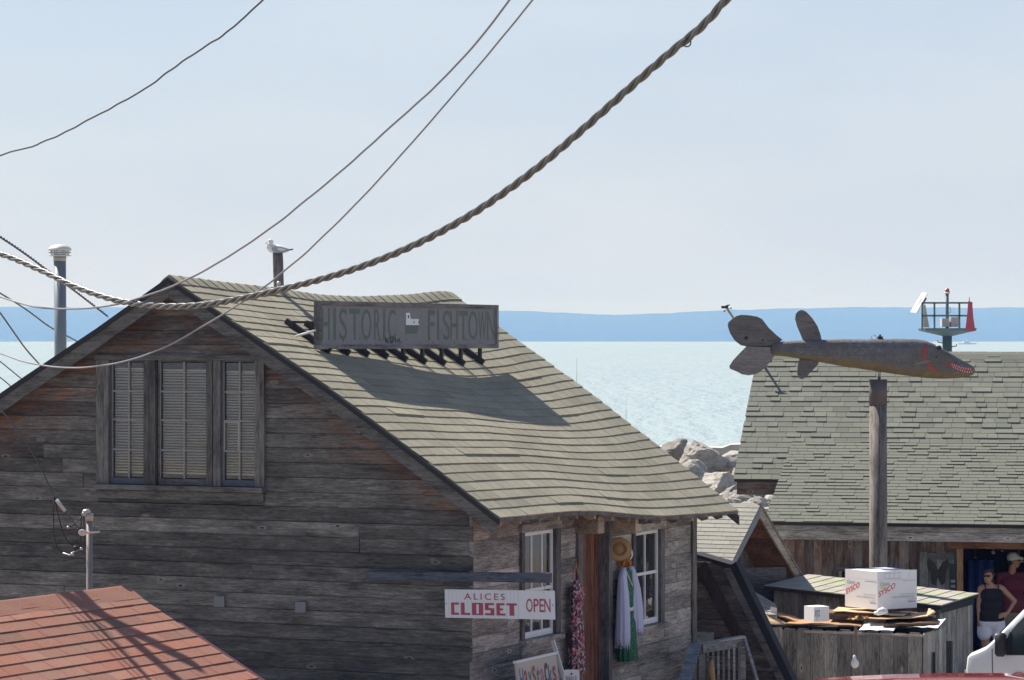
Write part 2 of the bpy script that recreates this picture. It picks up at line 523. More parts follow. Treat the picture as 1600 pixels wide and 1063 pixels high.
m, nt, b = new_mat('lake_water')
b.inputs['Base Color'].default_value = (0.31, 0.375, 0.365, 1); b.inputs['Roughness'].default_value = 0.24; b.inputs['IOR'].default_value = 1.33
tc = nt.nodes.new('ShaderNodeTexCoord')
mp = N(nt, 'ShaderNodeMapping', {'Vector': tc.outputs['Object'], 'Scale': (0.30, 1.0, 1.0)})
w1 = noise(nt, mp.outputs[0], 0.9, 5.0, 0.65)
mp2 = N(nt, 'ShaderNodeMapping', {'Vector': tc.outputs['Object'], 'Scale': (0.55, 0.10, 1.0)})
w2 = noise(nt, mp2.outputs[0], 1.0, 3.0, 0.6)
mp3 = N(nt, 'ShaderNodeMapping', {'Vector': tc.outputs['Object'], 'Scale': (0.02, 0.006, 1.0)})
w3 = noise(nt, mp3.outputs[0], 1.0, 4.0, 0.6)
hgt = mth(nt, 'ADD', w1, mth(nt, 'ADD', mth(nt, 'MULTIPLY', w2, 3.8), mth(nt, 'MULTIPLY', w3, 20.0)))
nt.links.new(N(nt, 'ShaderNodeBump', {'Height': hgt, 'Strength': 1.0, 'Distance': 0.22}).outputs[0], b.inputs['Normal'])
mb = MB(); mb.add([(-4900, 62, WZ), (4900, 62, WZ), (4900, 14800, WZ), (-4900, 14800, WZ)], [(0, 1, 2, 3)])
tag(mb.build('lake_water', m, recenter=False), kind='structure')

FOREST = paint('far_forest', (0.035, 0.055, 0.03), 0.95, 0.4, 0.01, spec=0.1)
hp = [(-900, 52), (-300, 50), (0, 54), (200, 53), (500, 47), (700, 49), (780, 48.5), (860, 46), (960, 41.5), (1060, 45), (1140, 49.5),
      (1350, 54), (1480, 53), (1600, 53), (1900, 48), (2500, 50)]
mb = MB(); NH = 420; D0 = 12000.0; rows = ((0, 0), (150, .35), (500, .75), (1000, 1.0), (1600, 1.0), (2200, .3))
vs = []
for i in range(NH + 1):
    px = -900 + 3400.0 * i / NH
    hh = float(np.interp(px, [p[0] for p in hp], [p[1] for p in hp])) + 1.2 * mnoise.noise(Vector((px * .02, 0, 0))) + 0.8 * mnoise.noise(Vector((px * .09, 3, 0))) + 0.5 * mnoise.noise(Vector((px * .4, 7, 0)))
    hz = hh * D0 / F + (H - WZ) - 2.5 * D0 / F
    for (dy, fr) in rows:
        vs.append(((px - 800) / F * D0 * (1 + dy / D0), D0 + dy, WZ - 0.3 + hz * fr * (1 + (dy / D0 if fr == 1.0 else 0))))
mb.add(vs, [(i * 6 + j, i * 6 + 6 + j, i * 6 + 7 + j, i * 6 + j + 1) for i in range(NH) for j in range(5)], 0, 0.0, False)
tag(mb.build('hills', FOREST, recenter=False), kind='structure')

m = bpy.data.materials.new('haze'); m.use_nodes = True
nt = m.node_tree; nt.nodes.clear()
vol = N(nt, 'ShaderNodeVolumePrincipled', {'Color': (0.155, 0.335, 1.0, 1), 'Density': 2.05e-4, 'Absorption Color': (1, 1, 1, 1), 'Anisotropy': 0.0})
nt.links.new(vol.outputs[0], nt.nodes.new('ShaderNodeOutputMaterial').inputs['Volume'])
mb = MB(); mb.box(-5000, 5000, -300, 15000, -3.2, 178)
tag(mb.build('haze', m, recenter=False), kind='stuff')

# breakwater: concrete wall and armour stones at the harbour mouth
CONC = paint('old_concrete', (0.48, 0.44, 0.37), 0.9, 0.25, 2.5)
mb = MB(frame(P(1090, 700, 112), Vector((1, -0.10, 0)), UP))
mb.prism([(-9, -5), (9, -5), (9, 0.16), (5, 0.2), (1.2, 0.12), (0.9, 0.0), (-1.0, 0.04), (-9, -0.12)], -1.6, 0)
tag(mb.build('breakwater_wall', CONC), 'low tan concrete wall along the lake behind the boulders', 'wall')
ROCK = None
m, nt, b = new_mat('limestone'); ROCK = m
v, oi = coords(nt, (1, 1, 1))
n1 = noise(nt, v, 2.2, 7.0, 0.7)
rc = ramp(nt, n1, [(0.3, (0.28, 0.25, 0.21)), (0.48, (0.56, 0.51, 0.44)), (0.7, (0.70, 0.655, 0.58))])
tn = mth(nt, 'ADD', mth(nt, 'MULTIPLY', oi.outputs['Random'], 0.5), 0.6)
nt.links.new(mixc(nt, 1.0, rc, N(nt, 'ShaderNodeCombineXYZ', {0: tn, 1: tn, 2: tn}).outputs[0], 'MULTIPLY'), b.inputs['Base Color'])
b.inputs['Roughness'].default_value = 0.95
nt.links.new(N(nt, 'ShaderNodeBump', {'Height': noise(nt, v, 7.0, 8.0, 0.75), 'Strength': 1.0, 'Distance': 0.2}).outputs[0], b.inputs['Normal'])


def rock(c, rx, ry, rz, seed, rough=0.28, sub=4, rot=0.0):
    bm = bmesh.new(); bmesh.ops.create_icosphere(bm, subdivisions=sub, radius=1.0)
    r2 = random.Random(seed)
    planes = [(Vector((r2.uniform(-1, 1), r2.uniform(-1, 1), r2.uniform(-.7, 1))).normalized(), r2.uniform(0.52, 0.82)) for _ in range(15)]
    for vt in bm.verts:
        p = vt.co.copy()
        for n_, d_ in planes:
            k = p.dot(n_)
            if k > d_: p -= n_ * (k - d_) * 0.98
        p *= 1 + rough * 0.35 * mnoise.fractal(p * 1.7 + Vector((seed, 0, 0)), 0.8, 2.0, 5)
        vt.co = p
    me = bpy.data.meshes.new('boulder'); bm.to_mesh(me); bm.free()
    me.transform(Matrix.Rotation(rot, 4, 'Z') @ Matrix.Diagonal((rx, ry, rz, 1)))
    me.materials.append(ROCK)
    for p_ in me.polygons: p_.use_smooth = True
    if hasattr(me, 'set_sharp_from_angle'): me.set_sharp_from_angle(angle=math.radians(22))
    o = bpy.data.objects.new('boulder', me); COL.objects.link(o)
    place(o, None, T(*c))
    return o


big = [((1092, 716, 108), 1.15, 1.0, 0.66, 3, 'largest pale boulder beside the lake, flat on top', 0.2),
       ((1050, 706, 110), 0.75, 0.8, 0.50, 5, 'boulder half hidden by the shingled roof edge, left of the largest one', 0.5),
       ((1120, 758, 104), 1.0, 0.9, 0.62, 11, 'rough grey boulder with a pitted face below the flat pale one', 0.4),
       ((1152, 722, 109), 0.85, 0.8, 0.5, 17, 'tan boulder in the middle between flat boulder and green shingled roof', 0.1),
       ((1070, 750, 106), 1.0, 0.9, 0.7, 23, 'shadowed boulder directly under the large flat one', 0.3),
       ((1158, 752, 107), 0.8, 0.8, 0.6, 29, 'boulder beside the brown fascia end of the green shingled roof', 0.3),
       ((1146, 772, 103), 0.42, 0.5, 0.42, 31, 'upright light stone left of the brown fascia board', 0.2),
       ((1100, 785, 104), 0.9, 0.9, 0.5, 37, 'boulder just above the tip of the tan shingled eave', 0.3)]
for (px, py, d), rx, ry, rz, sd, lab, rg in big:
    tag(rock(P(px, py, d), rx, ry, rz, sd, 0.3 + rg * 0.5, 5 if sd in (3, 11) else 4, sd * 0.7), lab, 'boulder', 'boulders of the breakwater')
for i in range(34):
    px = rng.uniform(1128, 1215); py = 779 + (px - 1128) * 0.03 + rng.uniform(-9, 14); d = 100 - (py - 770) * 0.12
    r = rng.uniform(0.13, 0.30)
    tag(rock(P(px, py, d), r * rng.uniform(1, 1.5), r, r * rng.uniform(.6, .9), 50 + i, 0.35, 3, i), 'small loose stone on the bank under the brown fascia board', 'stone', 'loose stones on the bank')
mb = MB(frame(P(1160, 800, 101), Vector((1, 0, 0)), UP)); mb.prism([(-4, -1.6), (4, -1.6), (4, 0.05), (0, 0.12), (-4, -0.1)], -3, 0.2)
tag(mb.build('rocky_bank', ROCK), kind='structure')
mb = MB(frame(P(1100, 800, 106), Vector((1, 0, 0)), UP)); mb.prism([(-7, -2.6), (7, -2.6), (7, 0.3), (0.6, 0.9), (-2, 1.2), (-7, 1.2)], -4.5, -0.9)
tag(mb.build('rocky_bank', ROCK), kind='structure')

# ------------------------------------------------------------------ weathered shanty with the tan roof
K = 36.0 / 41.7
AH = math.radians(24.6)
U = Vector((math.sin(AH), math.cos(AH), 0)); G = Vector((-math.cos(AH), math.sin(AH), 0))
C = P(738, 805, 36.0); C.z = 0
FS = frame(C, U, UP)                       # side wall: x along the wall, y up, z outwards
FG = frame(C, -G, UP)                      # gable wall: x = -t, y up, z outwards


def sc(z): return H - (H - z) * K


def LT(p): q = p - C; return q.dot(U), q.dot(G), p.z


def WP(L, t, z): return C + U * L + G * t + Vector((0, 0, z))


eL = [x * K for x in (-.25, .583, 1.669, 2.346, 3.0, 3.517, 4.1, 4.747, 5.777, 7.402, 8.9)]
eZ = [sc(z) for z in (2.865, 2.847, 2.838, 2.822, 2.795, 2.751, 2.70, 2.64, 2.577, 2.533, 2.507)]
rL = [x * K for x in (-.25, .368, 1.281, 2.955, 4.24, 5.525, 7.34, 8.539, 8.9)]
rZ = [sc(z) for z in (6.14, 6.115, 6.066, 6.007, 5.928, 5.914, 5.968, 6.045, 6.03)]
TE, TR = -.518 * K, 4.612 * K
fz = [(-.518, 2.865), (.554, 3.604), (2.137, 4.645), (4.612, 6.14)]
lin0 = [2.865 + (t + .518) / 5.13 * 3.275 for t, z in fz]
bow = [z - l for (t, z), l in zip(fz, lin0)]


def smooth_interp(x, xs, ys):
    d = 0.22
    return (np.interp(x - d, xs, ys) + np.interp(x, xs, ys) * 2 + np.interp(x + d, xs, ys)) / 4


def roof_z(L, t):
    if t > TR:
        return float(smooth_interp(L, rL, rZ)) - (t - TR) * 0.588 - 0.02 * math.sin(min(1, (t - TR) / 2) * math.pi)
    w = (t - TE) / (TR - TE)
    z = float(smooth_interp(L, eL, eZ)) * (1 - w) + float(smooth_interp(L, rL, rZ)) * w
    z += float(np.interp(t / K, [p[0] for p in fz], bow)) * K
    z += 0.022 * math.sin(math.pi * w) * math.sin(L * 1.35 + 1.9 + w * 1.5) * min(1.0, max(0.0, L / 1.5))
    z -= 0.075 * math.exp(-((w - .60) / .26) ** 2) * math.exp(-((L - 3.9) / 2.1) ** 2)
    return z


def roof_p(L, t, off=0.0):
    n_ = Vector((0, 0, 1)) * 0.84 - G * 0.54 if t <= TR else Vector((0, 0, 1)) * 0.86 + G * 0.5
    return WP(L, t, roof_z(L, t)) + n_ * off


LF, LB = -.25 * K, 8.9 * K
house = thing('shingled_shanty', 'dark weathered plank shanty with sagging tan shingle roof and three-light gable window', 'house', WP(4, 4, 0.4))

# roof deck (boards under the shingles) and the far slope
TL = 9.7 * K
for nm, ts, mt in (('roof_deck', [TE + (TR - TE) * i / 14 for i in range(15)], TAR), ('rear_roof_slope', [TR + (TL - TR) * i / 10 for i in range(11)], SH_HOUSE)):
    mb = MB(); nl = 44; vs = []
    for i in range(nl + 1):
        L = LF + (LB - LF) * i / nl
        for t in ts: vs.append(roof_p(L, t, -0.006))
    for i in range(nl + 1):
        L = LF + (LB - LF) * i / nl
        for t in ts: vs.append(roof_p(L, t, -0.06))
    q = len(ts); o2 = (nl + 1) * q
    fs = []
    for i in range(nl):
        for j in range(q - 1):
            a = i * q + j
            fs += [(a, a + q, a + q + 1, a + 1), (o2 + a, o2 + a + 1, o2 + a + q + 1, o2 + a + q)]
        fs += [(i * q, o2 + i * q, o2 + (i + 1) * q, (i + 1) * q)]
        e = q - 1; fs += [(i * q + e, (i + 1) * q + e, o2 + (i + 1) * q + e, o2 + i * q + e)]
    for i in (0, nl):
        for j in range(q - 1):
            a = i * q + j; fs.append((a, a + 1, o2 + a + 1, o2 + a) if i == 0 else (a, o2 + a, o2 + a + 1, a + 1))
    mb.add(vs, fs)
    roof = mb.build(nm, mt, house)
    if nm == 'roof_deck': deck = roof

# three-tab strip shingles, course by course
NC = 30; NS = 10; SLEN = (LB - LF) / NS
for ci in range(NC):
    t0 = TE + (TR - TE) * ci / NC - 0.012; t1 = TE + (TR - TE) * (ci + 1) / NC + 0.02
    shift = (0.0, SLEN / 2, SLEN / 6, SLEN * 4 / 6, SLEN / 3, SLEN * 5 / 6)[ci % 6] + rng.uniform(-.02, .02)
    curl = rng.uniform(0.0, 0.0025)
    lo = LF - shift
    for si in range(NS + 1):
        a, b_ = lo + si * SLEN, lo + (si + 1) * SLEN
        if min(b_, LB) - max(a, LF) < 0.02: continue
        mb = MB(); dt = rng.uniform(-.004, .004); lift = rng.uniform(-.001, .002) + (0.008 if rng.random() < 0.05 else 0)
        for k in range(3):
            x0 = a + (b_ - a) * k / 3 + 0.004; x1 = a + (b_ - a) * (k + 1) / 3 - 0.004
            x0, x1 = max(x0, LF - .012), min(x1, LB + .012)
            if x1 - x0 < 0.02: continue
            c2 = curl + rng.uniform(0, .0015)
            rowu = [roof_p(x, t1, 0.0) for x in (x0, (x0 + x1) / 2, x1)]
            rowm = [roof_p(x, t0 + dt, 0.0100 + c2 + lift) for x in (x0, (x0 + x1) / 2, x1)]
            rowb = [roof_p(x, t0 + dt, -0.004) for x in (x0, (x0 + x1) / 2, x1)]
            rowc = [roof_p(x, t1, -0.004) for x in (x0, (x0 + x1) / 2, x1)]
            mb.add(rowu + rowm + rowb + rowc, [(0, 3, 4, 1), (1, 4, 5, 2), (3, 6, 7, 4), (4, 7, 8, 5), (0, 9, 6, 3), (2, 5, 8, 11)])
        if mb.v: mb.build('shingle', SH_HOUSE, deck)

# ridge cap: overlapping bent pieces
nrc = 34
for i in range(nrc):
    La = LF - 0.012 + (LB - LF + 0.024) * i / nrc; Lb = La + (LB - LF + 0.024) / nrc * 1.12
    e = rng.uniform(0, .004); rings = []
    for (L, h) in ((La, 0.013 + e), ((La + Lb) / 2, 0.009 + e * .5), (Lb, 0.004)):
        rings.append([roof_p(L, TR - 0.16, 0.002), roof_p(L, TR - 0.16, 0.006 + h), roof_p(L, TR - 0.05, 0.014 + h), WP(L, TR, roof_z(L, TR) + 0.016 + h), roof_p(L, TR + 0.06, 0.012 + h), roof_p(L, TR + 0.15, 0.004)])
    mb = MB(); mb.loft(rings, cap=True, smooth=False); mb.build('ridge_cap', SH_HOUSE, house)


def prof(t, off=0.0):
    """top edge of the front rake in the gable plane"""
    return roof_z(LF, t) + off


# rake boards
for nm, tt in (('rake_board', [TE - .02, .2, .8, 1.8, 3.0, TR]), ('rake_board', [TR, 5.0, 6.0, 7.0, 8.2, TL])):
    mb = MB(FG @ T(0, 0, -LF)); tt2 = sorted(tt)
    bot = [(-t, prof(t) - 0.245) for t in tt2]; top = [(-t, prof(t) - 0.035) for t in tt2]
    if nm and tt2[0] < 0: bot[0] = (-tt2[0] - 0.09, prof(tt2[0]) - 0.17)
    mb.strip(bot[::-1], top[::-1], 0.0, 0.028); mb.build('rake_board', W_TRIM, house)
    mb = MB(FG @ T(0, 0, -LF))
    mb.strip([(-t, prof(t) - 0.07) for t in tt2][::-1], [(-t, prof(t) - 0.004) for t in tt2][::-1], 0.0295, 0.05); mb.build('rake_trim', TAR, house)  # black roof edge; the shadow band there is put into its colour
    mb = MB(FG @ T(0, 0, -LB))
    mb.strip([(-t, roof_z(LB, t) - 0.2) for t in tt2][::-1], [(-t, roof_z(LB, t) - 0.065) for t in tt2][::-1], -0.03, -0.002); mb.build('rake_board', W_TRIM, house)

# gable wall boards
BH = 0.205 * K
z_ref = sc(2.273 + 0.25) - BH * 16
GL, GR = 9.05 * K, 0.0
wt0, wt1 = LT(hit(152, 650, C, U))[1], LT(hit(415, 650, C, U))[1]
wz1 = LT(hit(280, 557, C, U))[2]; wz0 = LT(hit(280, 781, C, U))[2]


def t_right(z):
    return max(GR, min(TR, float(np.interp(z + 0.07, [prof(x) for x in np.linspace(TE, TR, 30)], np.linspace(TE, TR, 30)))))


def t_left(z):
    xs = np.linspace(TR, TL, 30)
    return min(GL, max(TR, float(np.interp(-(z + 0.07), [-prof(x) for x in xs], xs))))


r4 = random.Random(21)
for i in range(60):
    y0 = z_ref + i * BH; y1 = y0 + BH - 0.011
    if y0 > prof(TR) - 0.15: break
    if y1 < 0.3: continue
    segs = []
    lr, ll = (t_right(y0), t_left(y0)), (t_right(min(y1, prof(TR) - 0.09)), t_left(min(y1, prof(TR) - 0.09)))
    cuts = []
    n_j = r4.choice((0, 1, 1, 2)) if lr[1] - lr[0] > 3 else 0
    for _ in range(n_j): cuts.append(r4.choice((1.75, 2.1, 1.72, 5.0, 6.2, 6.55, 6.9, 3.4)) * K + r4.uniform(-.02, .02))
    inwin = y1 > wz0 + 0.03 and y0 < wz1 - 0.02 and y1 - wz1 < BH * .75
    ends = sorted(set([c for c in cuts if lr[0] + .3 < c < lr[1] - .3]))
    if inwin: ends = sorted([c for c in ends if c < wt1 - 0.2 or c > wt0 + 0.2] + [wt1 + 0.02, wt0 - 0.02])
    brk = [None] + ends + [None]
    if inwin:
        for (ya, yb) in ((y0, min(y1, wz0 + .012)), (max(y0, wz1 - .012), y1)):
            if yb - ya > .01: MB(FG).strip([(-wt0 + .02, ya), (-wt1 - .02, ya)], [(-wt0 + .02, yb), (-wt1 - .02, yb)], -.03, 0).build('plank', W_DARK, house)
    for k in range(len(brk) - 1):
        a, b_ = brk[k], brk[k + 1]
        if inwin and a is not None and abs(a - (wt1 + .02)) < 1e-6: continue
        ab = (lr[0] if a is None else a + 0.002, ll[0] if a is None else a + 0.002)
        bb = (lr[1] if b_ is None else b_ - 0.002, ll[1] if b_ is None else b_ - 0.002)
        if bb[0] - ab[0] < 0.05: continue
        cols = [0.0]; ln = bb[0] - ab[0]
        for q in (0.25, 0.6, 1.1):
            if ln > 2 * q + 0.1: cols += [q / ln, 1 - q / ln]
        cols = sorted(set(cols + [1.0]))
        bot, top, at = [], [], []
        for q in cols:
            tb, tt = ab[0] + (bb[0] - ab[0]) * q, ab[1] + (bb[1] - ab[1]) * q
            bot.append((-tb, y0)); top.append((-tt, y1 + r4.uniform(-.0015, .0015)))
            gap = prof(tb) - y1 if tb > 0.2 else 9
            br = max(0.0, 1.0 - (gap - 0.15) / (0.75 if tb > TR else 0.5))
            at.append(min(1.0, br * (1.0 if r4.random() < 0.8 else 0.3)))
        mb = MB(FG); zo = r4.uniform(-.006, .006)
        mb.strip(bot[::-1], top[::-1], -0.016 + zo, 0.0 + zo, at[::-1]); mb.strip([(x, y - .014) for x, y in bot[::-1]], [(x, y - .008) for x, y in top[::-1]], -0.034 + zo, -0.0165 + zo); mb.build('plank', W_DARK, house)

# side wall boards, sky light put in as a lighter wood than the gable; openings left free
def sx(px, py=900): return LT(hit(px, py, C, G))[0]
def sy(px, py): return LT(hit(px, py, C, G))[2]


OPEN = [(sx(816), sx(866), sy(840, 1000), sy(840, 829)), (sx(907), sx(948), 0.2, sy(925, 812)), (sx(990), sx(1030), sy(1010, 981), sy(1010, 829))]
WE = 8.321 * K
SB = 0.218 * K
for i in range(40):
    y0 = sc(0.25) - 8 * SB + i * SB - 0.3; y1 = y0 + SB - 0.005
    if y1 < -0.35: continue
    cur = [(0.0, WE)]
    for (a, b_, z0, z1) in OPEN:
        if y1 > z0 and y0 < z1:
            nx = []
            for (p, q) in cur:
                if b_ <= p or a >= q: nx.append((p, q)); continue
                if a > p: nx.append((p, a))
                if b_ < q: nx.append((b_, q))
            cur = nx
    for (a, b_, z0, z1) in OPEN:
        for (ya, yb) in ((y0, min(y1, z0)), (max(y0, z1), min(y1, roof_z(a, 0) - .07))):
            if y1 > z0 and y0 < z1 and yb - ya > .012: MB(FS).box(a, b_, ya, yb, -.03, 0).build('plank', W_GREY, house)
    fin = []
    for (p, q) in cur:
        if q - p > 1.2 and r4.random() < 0.6:
            c = r4.uniform(p + .4, q - .4); fin += [(p, c - .002), (c + .002, q)]
        else: fin.append((p, q))
    for (p, q) in fin:
        n_ = max(2, int((q - p) / 0.5) + 2); xs = np.linspace(p, q, n_)
        if y0 > min(roof_z(x, 0) for x in (p, q)) - 0.12: continue
        tp = [(x, min(y1, roof_z(x, 0.0) - 0.07)) for x in xs]
        at = [max(0.0, 1.3 - (roof_z(x, 0) - y1 - 0.1) / 0.30) for x in xs]
        mb = MB(FS); zo = r4.uniform(-.005, .005)
        mb.strip([(x, y0) for x in xs], tp, -0.016 + zo, zo, at); mb.strip([(x, y0 - .016) for x in xs], [(x, y - .008) for x, y in tp], -0.036 + zo, -0.0165 + zo)
        o = mb.build('plank', W_GREY, house)

# other two walls and an added dark liner that blocks light gaps behind the boards
mb = MB()
mb.add([WP(WE, 0.02, -.4), WP(WE, GL, -.4), WP(WE, GL, 3.0), WP(WE, TR, 5.6), WP(WE, 0.02, 2.6)], [(0, 1, 2, 3, 4)])
mb.add([WP(0, GL, -.4), WP(WE, GL, -.4), WP(WE, GL, 3.1), WP(0, GL, 3.1)], [(0, 1, 2, 3)])
mb.build('rear_wall', W_DARK, house)
mb = MB()
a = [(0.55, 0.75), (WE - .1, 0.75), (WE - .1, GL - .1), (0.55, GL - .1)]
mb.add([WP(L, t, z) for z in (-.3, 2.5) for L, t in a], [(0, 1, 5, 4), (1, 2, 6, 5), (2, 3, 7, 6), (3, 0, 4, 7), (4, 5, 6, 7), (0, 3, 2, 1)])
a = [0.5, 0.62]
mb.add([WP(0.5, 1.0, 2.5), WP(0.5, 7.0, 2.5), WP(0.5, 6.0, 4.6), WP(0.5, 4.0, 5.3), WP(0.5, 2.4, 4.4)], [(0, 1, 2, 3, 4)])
mb.build('dark_liner', DARK_ROOM, house)

# corner boards, eave fascia, rafter tails, beam ends
mb = MB(FS); mb.box(WE - 0.13, WE + 0.012, -0.4, roof_z(WE, 0) - 0.1, 0.006, 0.035); mb.build('corner_board', W_GREYV, house)
for i in range(15):
    L = LF + 0.12 + i * 0.56
    if L > LB: break
    za, zb = roof_z(L, TE + 0.03) - 0.062, roof_z(L, 0.0) - 0.062
    mb = MB(frame(WP(L, 0, 0), -G, UP))
    mb.prism([(-TE - 0.035, za - 0.006), (-TE - 0.035, za - 0.055), (-TE - .12, za - 0.075), (0.0, zb - 0.15), (0.0, zb - 0.004)], -0.022, 0.022)
    mb.build('rafter_tail', W_BEAM if i % 2 else W_GREY, house)
mb = MB()
for i in range(24):
    pass
nl = 40; vs = []
for i in range(nl + 1):
    L = LF + (LB - LF) * i / nl; z = roof_z(L, TE)
    for (dt, dz) in ((0, -0.012), (0, -0.052), (0.02, -0.052), (0.02, -0.012)): vs.append(WP(L, TE - 0.012 + dt, z + dz))
mb.loft([[vs[i * 4 + k] for k in range(4)] for i in range(nl + 1)], smooth=False); mb.build('drip_edge', W_DARK, house)
for px, w in ((907, 30), (966, 20)):
    L = sx(px - 4, 815)
    mb = MB(FS); y = sy(px, 818)
    mb.box(L - 0.10, L + 0.10, y - 0.115, y + 0.11, -0.1, 0.32); mb.build('beam_end', W_BEAM, house)
mb = MB(FS); mb.box(sx(915), sx(962), sy(935, 815), sy(935, 803), 0.0, 0.10); mb.build('door_lintel', W_GREY, house)

# door and its casings
x0, x1, z0, z1 = OPEN[1]
nb = 6
for i in range(nb):
    a = x0 + (x1 - x0) * i / nb
    mb = MB(FS); zo = r4.uniform(-.006, .006)
    mb.box(a + 0.003, a + (x1 - x0) / nb - 0.003, 0.2, z1, -0.14 + zo, -0.11 + zo); mb.build('door_plank', W_RED, house)
for (a, b_) in ((x0 - 0.15, x0 + 0.005), (x1 - 0.01, x1 + 0.11)):
    mb = MB(FS); mb.box(a, b_, 0.2, z1 + 0.02, -0.12, 0.035); mb.build('door_casing', W_TRIMV if a > x0 else W_GREYV, house)


def side_window(op, cols, tall_split, name):
    x0, x1, z0, z1 = op
    win = MB(FS).box(x0 - 0.09, x1 + 0.11, z0 - 0.03, z0 + 0.035, -0.02, 0.10).build('window', W_GREY, house)
    MB(FS).box(x0 - 0.11, x1 + 0.13, z1 + 0.0, z1 + 0.10, 0.004, 0.05).build('window_head', W_GREY, win)
    MB(FS).box(x0 - 0.08, x0 + 0.01, z0 + 0.036, z1 - 0.002, -0.04, 0.034).build('casing', W_TRIMV, win)
    MB(FS).box(x1 - 0.01, x1 + 0.13, z0 + 0.036, z1 - 0.002, -0.04, 0.034).build('casing', W_TRIMV, win)
    MB(FS).box(x0 - 0.06, x1 + 0.09, z0 - 0.17, z0 - 0.032, 0.003, 0.03).build('apron', W_GREY, win)
    ix0, ix1, iz0, iz1 = x0 + 0.012, x1 - 0.012, z0 + 0.04, z1 - 0.012
    mb = MB(FS)
    for (a, b_, c, d) in ((ix0, ix0 + .045, iz0, iz1), (ix1 - .045, ix1, iz0, iz1), (ix0 + .045, ix1 - .045, iz1 - .04, iz1), (ix0 + .045, ix1 - .045, iz0, iz0 + .075)):
        mb.box(a, b_, c, d, -0.06, -0.012)
    zm = iz0 + (iz1 - iz0) * tall_split
    mb.box(ix0 + .045, ix1 - .045, zm - .02, zm + .02, -0.055, -0.015)
    for k in range(1, cols):
        xx = ix0 + (ix1 - ix0) * k / cols
        mb.box(xx - .012, xx + .012, iz0 + .075, zm - .02, -0.05, -0.018); mb.box(xx - .012, xx + .012, zm + .02, iz1 - .04, -0.05, -0.018)
    mb.build('sash', WHITE, win)
    for k in range(cols):
        for (a, b_) in ((iz0 + .075, zm - .02), (zm + .02, iz1 - .04)):
            MB(FS).box(ix0 + (ix1 - ix0) * k / cols + .014, ix0 + (ix1 - ix0) * (k + 1) / cols - .014, a, b_, -0.036, -0.032).build('pane', GLASS, win)
    return win


REFL = paint('cream_reflection', (0.62, 0.58, 0.48), 0.8, 0.15, 9)
w1 = side_window(OPEN[0], 3, 0.45, 'window'); w2 = side_window(OPEN[2], 2, 0.55, 'window')


def reflection_sheet(xa, xb, za, zb, parent, n=26, mat=REFL):  # added cream sheet standing in for bright reflections in the panes
    mb = MB(FS); vs = []
    for i in range(n + 1):
        x = xa + (xb - xa) * i / n
        for z in (za, zb): vs.append((x, z, -0.16 + 0.02 * math.sin(i * 1.9) + 0.006 * math.sin(i * 4.1)))
    mb.add(vs, [(2 * i, 2 * i + 2, 2 * i + 3, 2 * i + 1) for i in range(n)], 0, 0.0, True); mb.build('reflection_sheet', mat, parent)


o = OPEN[0]; reflection_sheet(o[0] + .02, o[1] - .1, o[2] + .02, o[2] + .42, w1); reflection_sheet(o[0], o[0] + .28, o[2] + .5, o[3], w1)
o = OPEN[2]; reflection_sheet(o[0] + .02, o[0] + .3, o[2] + .02, o[2] + .4, w2)
COLS = [paint('shelf_goods', c, 0.6, 0.2, 8) for c in ((0.45, 0.32, 0.10), (0.2, 0.3, 0.42), (0.5, 0.48, 0.44), (0.35, 0.12, 0.10))]
for (o, ww) in ((OPEN[0], w1), (OPEN[2], w2)):
    for k in range(5):
        xx = o[0] + 0.08 + (o[1] - o[0] - .16) * k / 5.0; hh = r4.uniform(.12, .3)
        zb = o[2] + 0.62 + r4.uniform(0, .05)
        mb = MB(FS); mb.tube([(xx + .05, zb, -.3), (xx + .05, zb + hh * .7, -.3), (xx + .05, zb + hh, -.3)], [.06, .05, .02], 10); mb.build('display_jar', COLS[k % 4], ww)
    MB(FS).box(o[0], o[1], o[2] + .58, o[2] + .615, -.42, -.2).build('display_shelf', W_BROWN, ww)

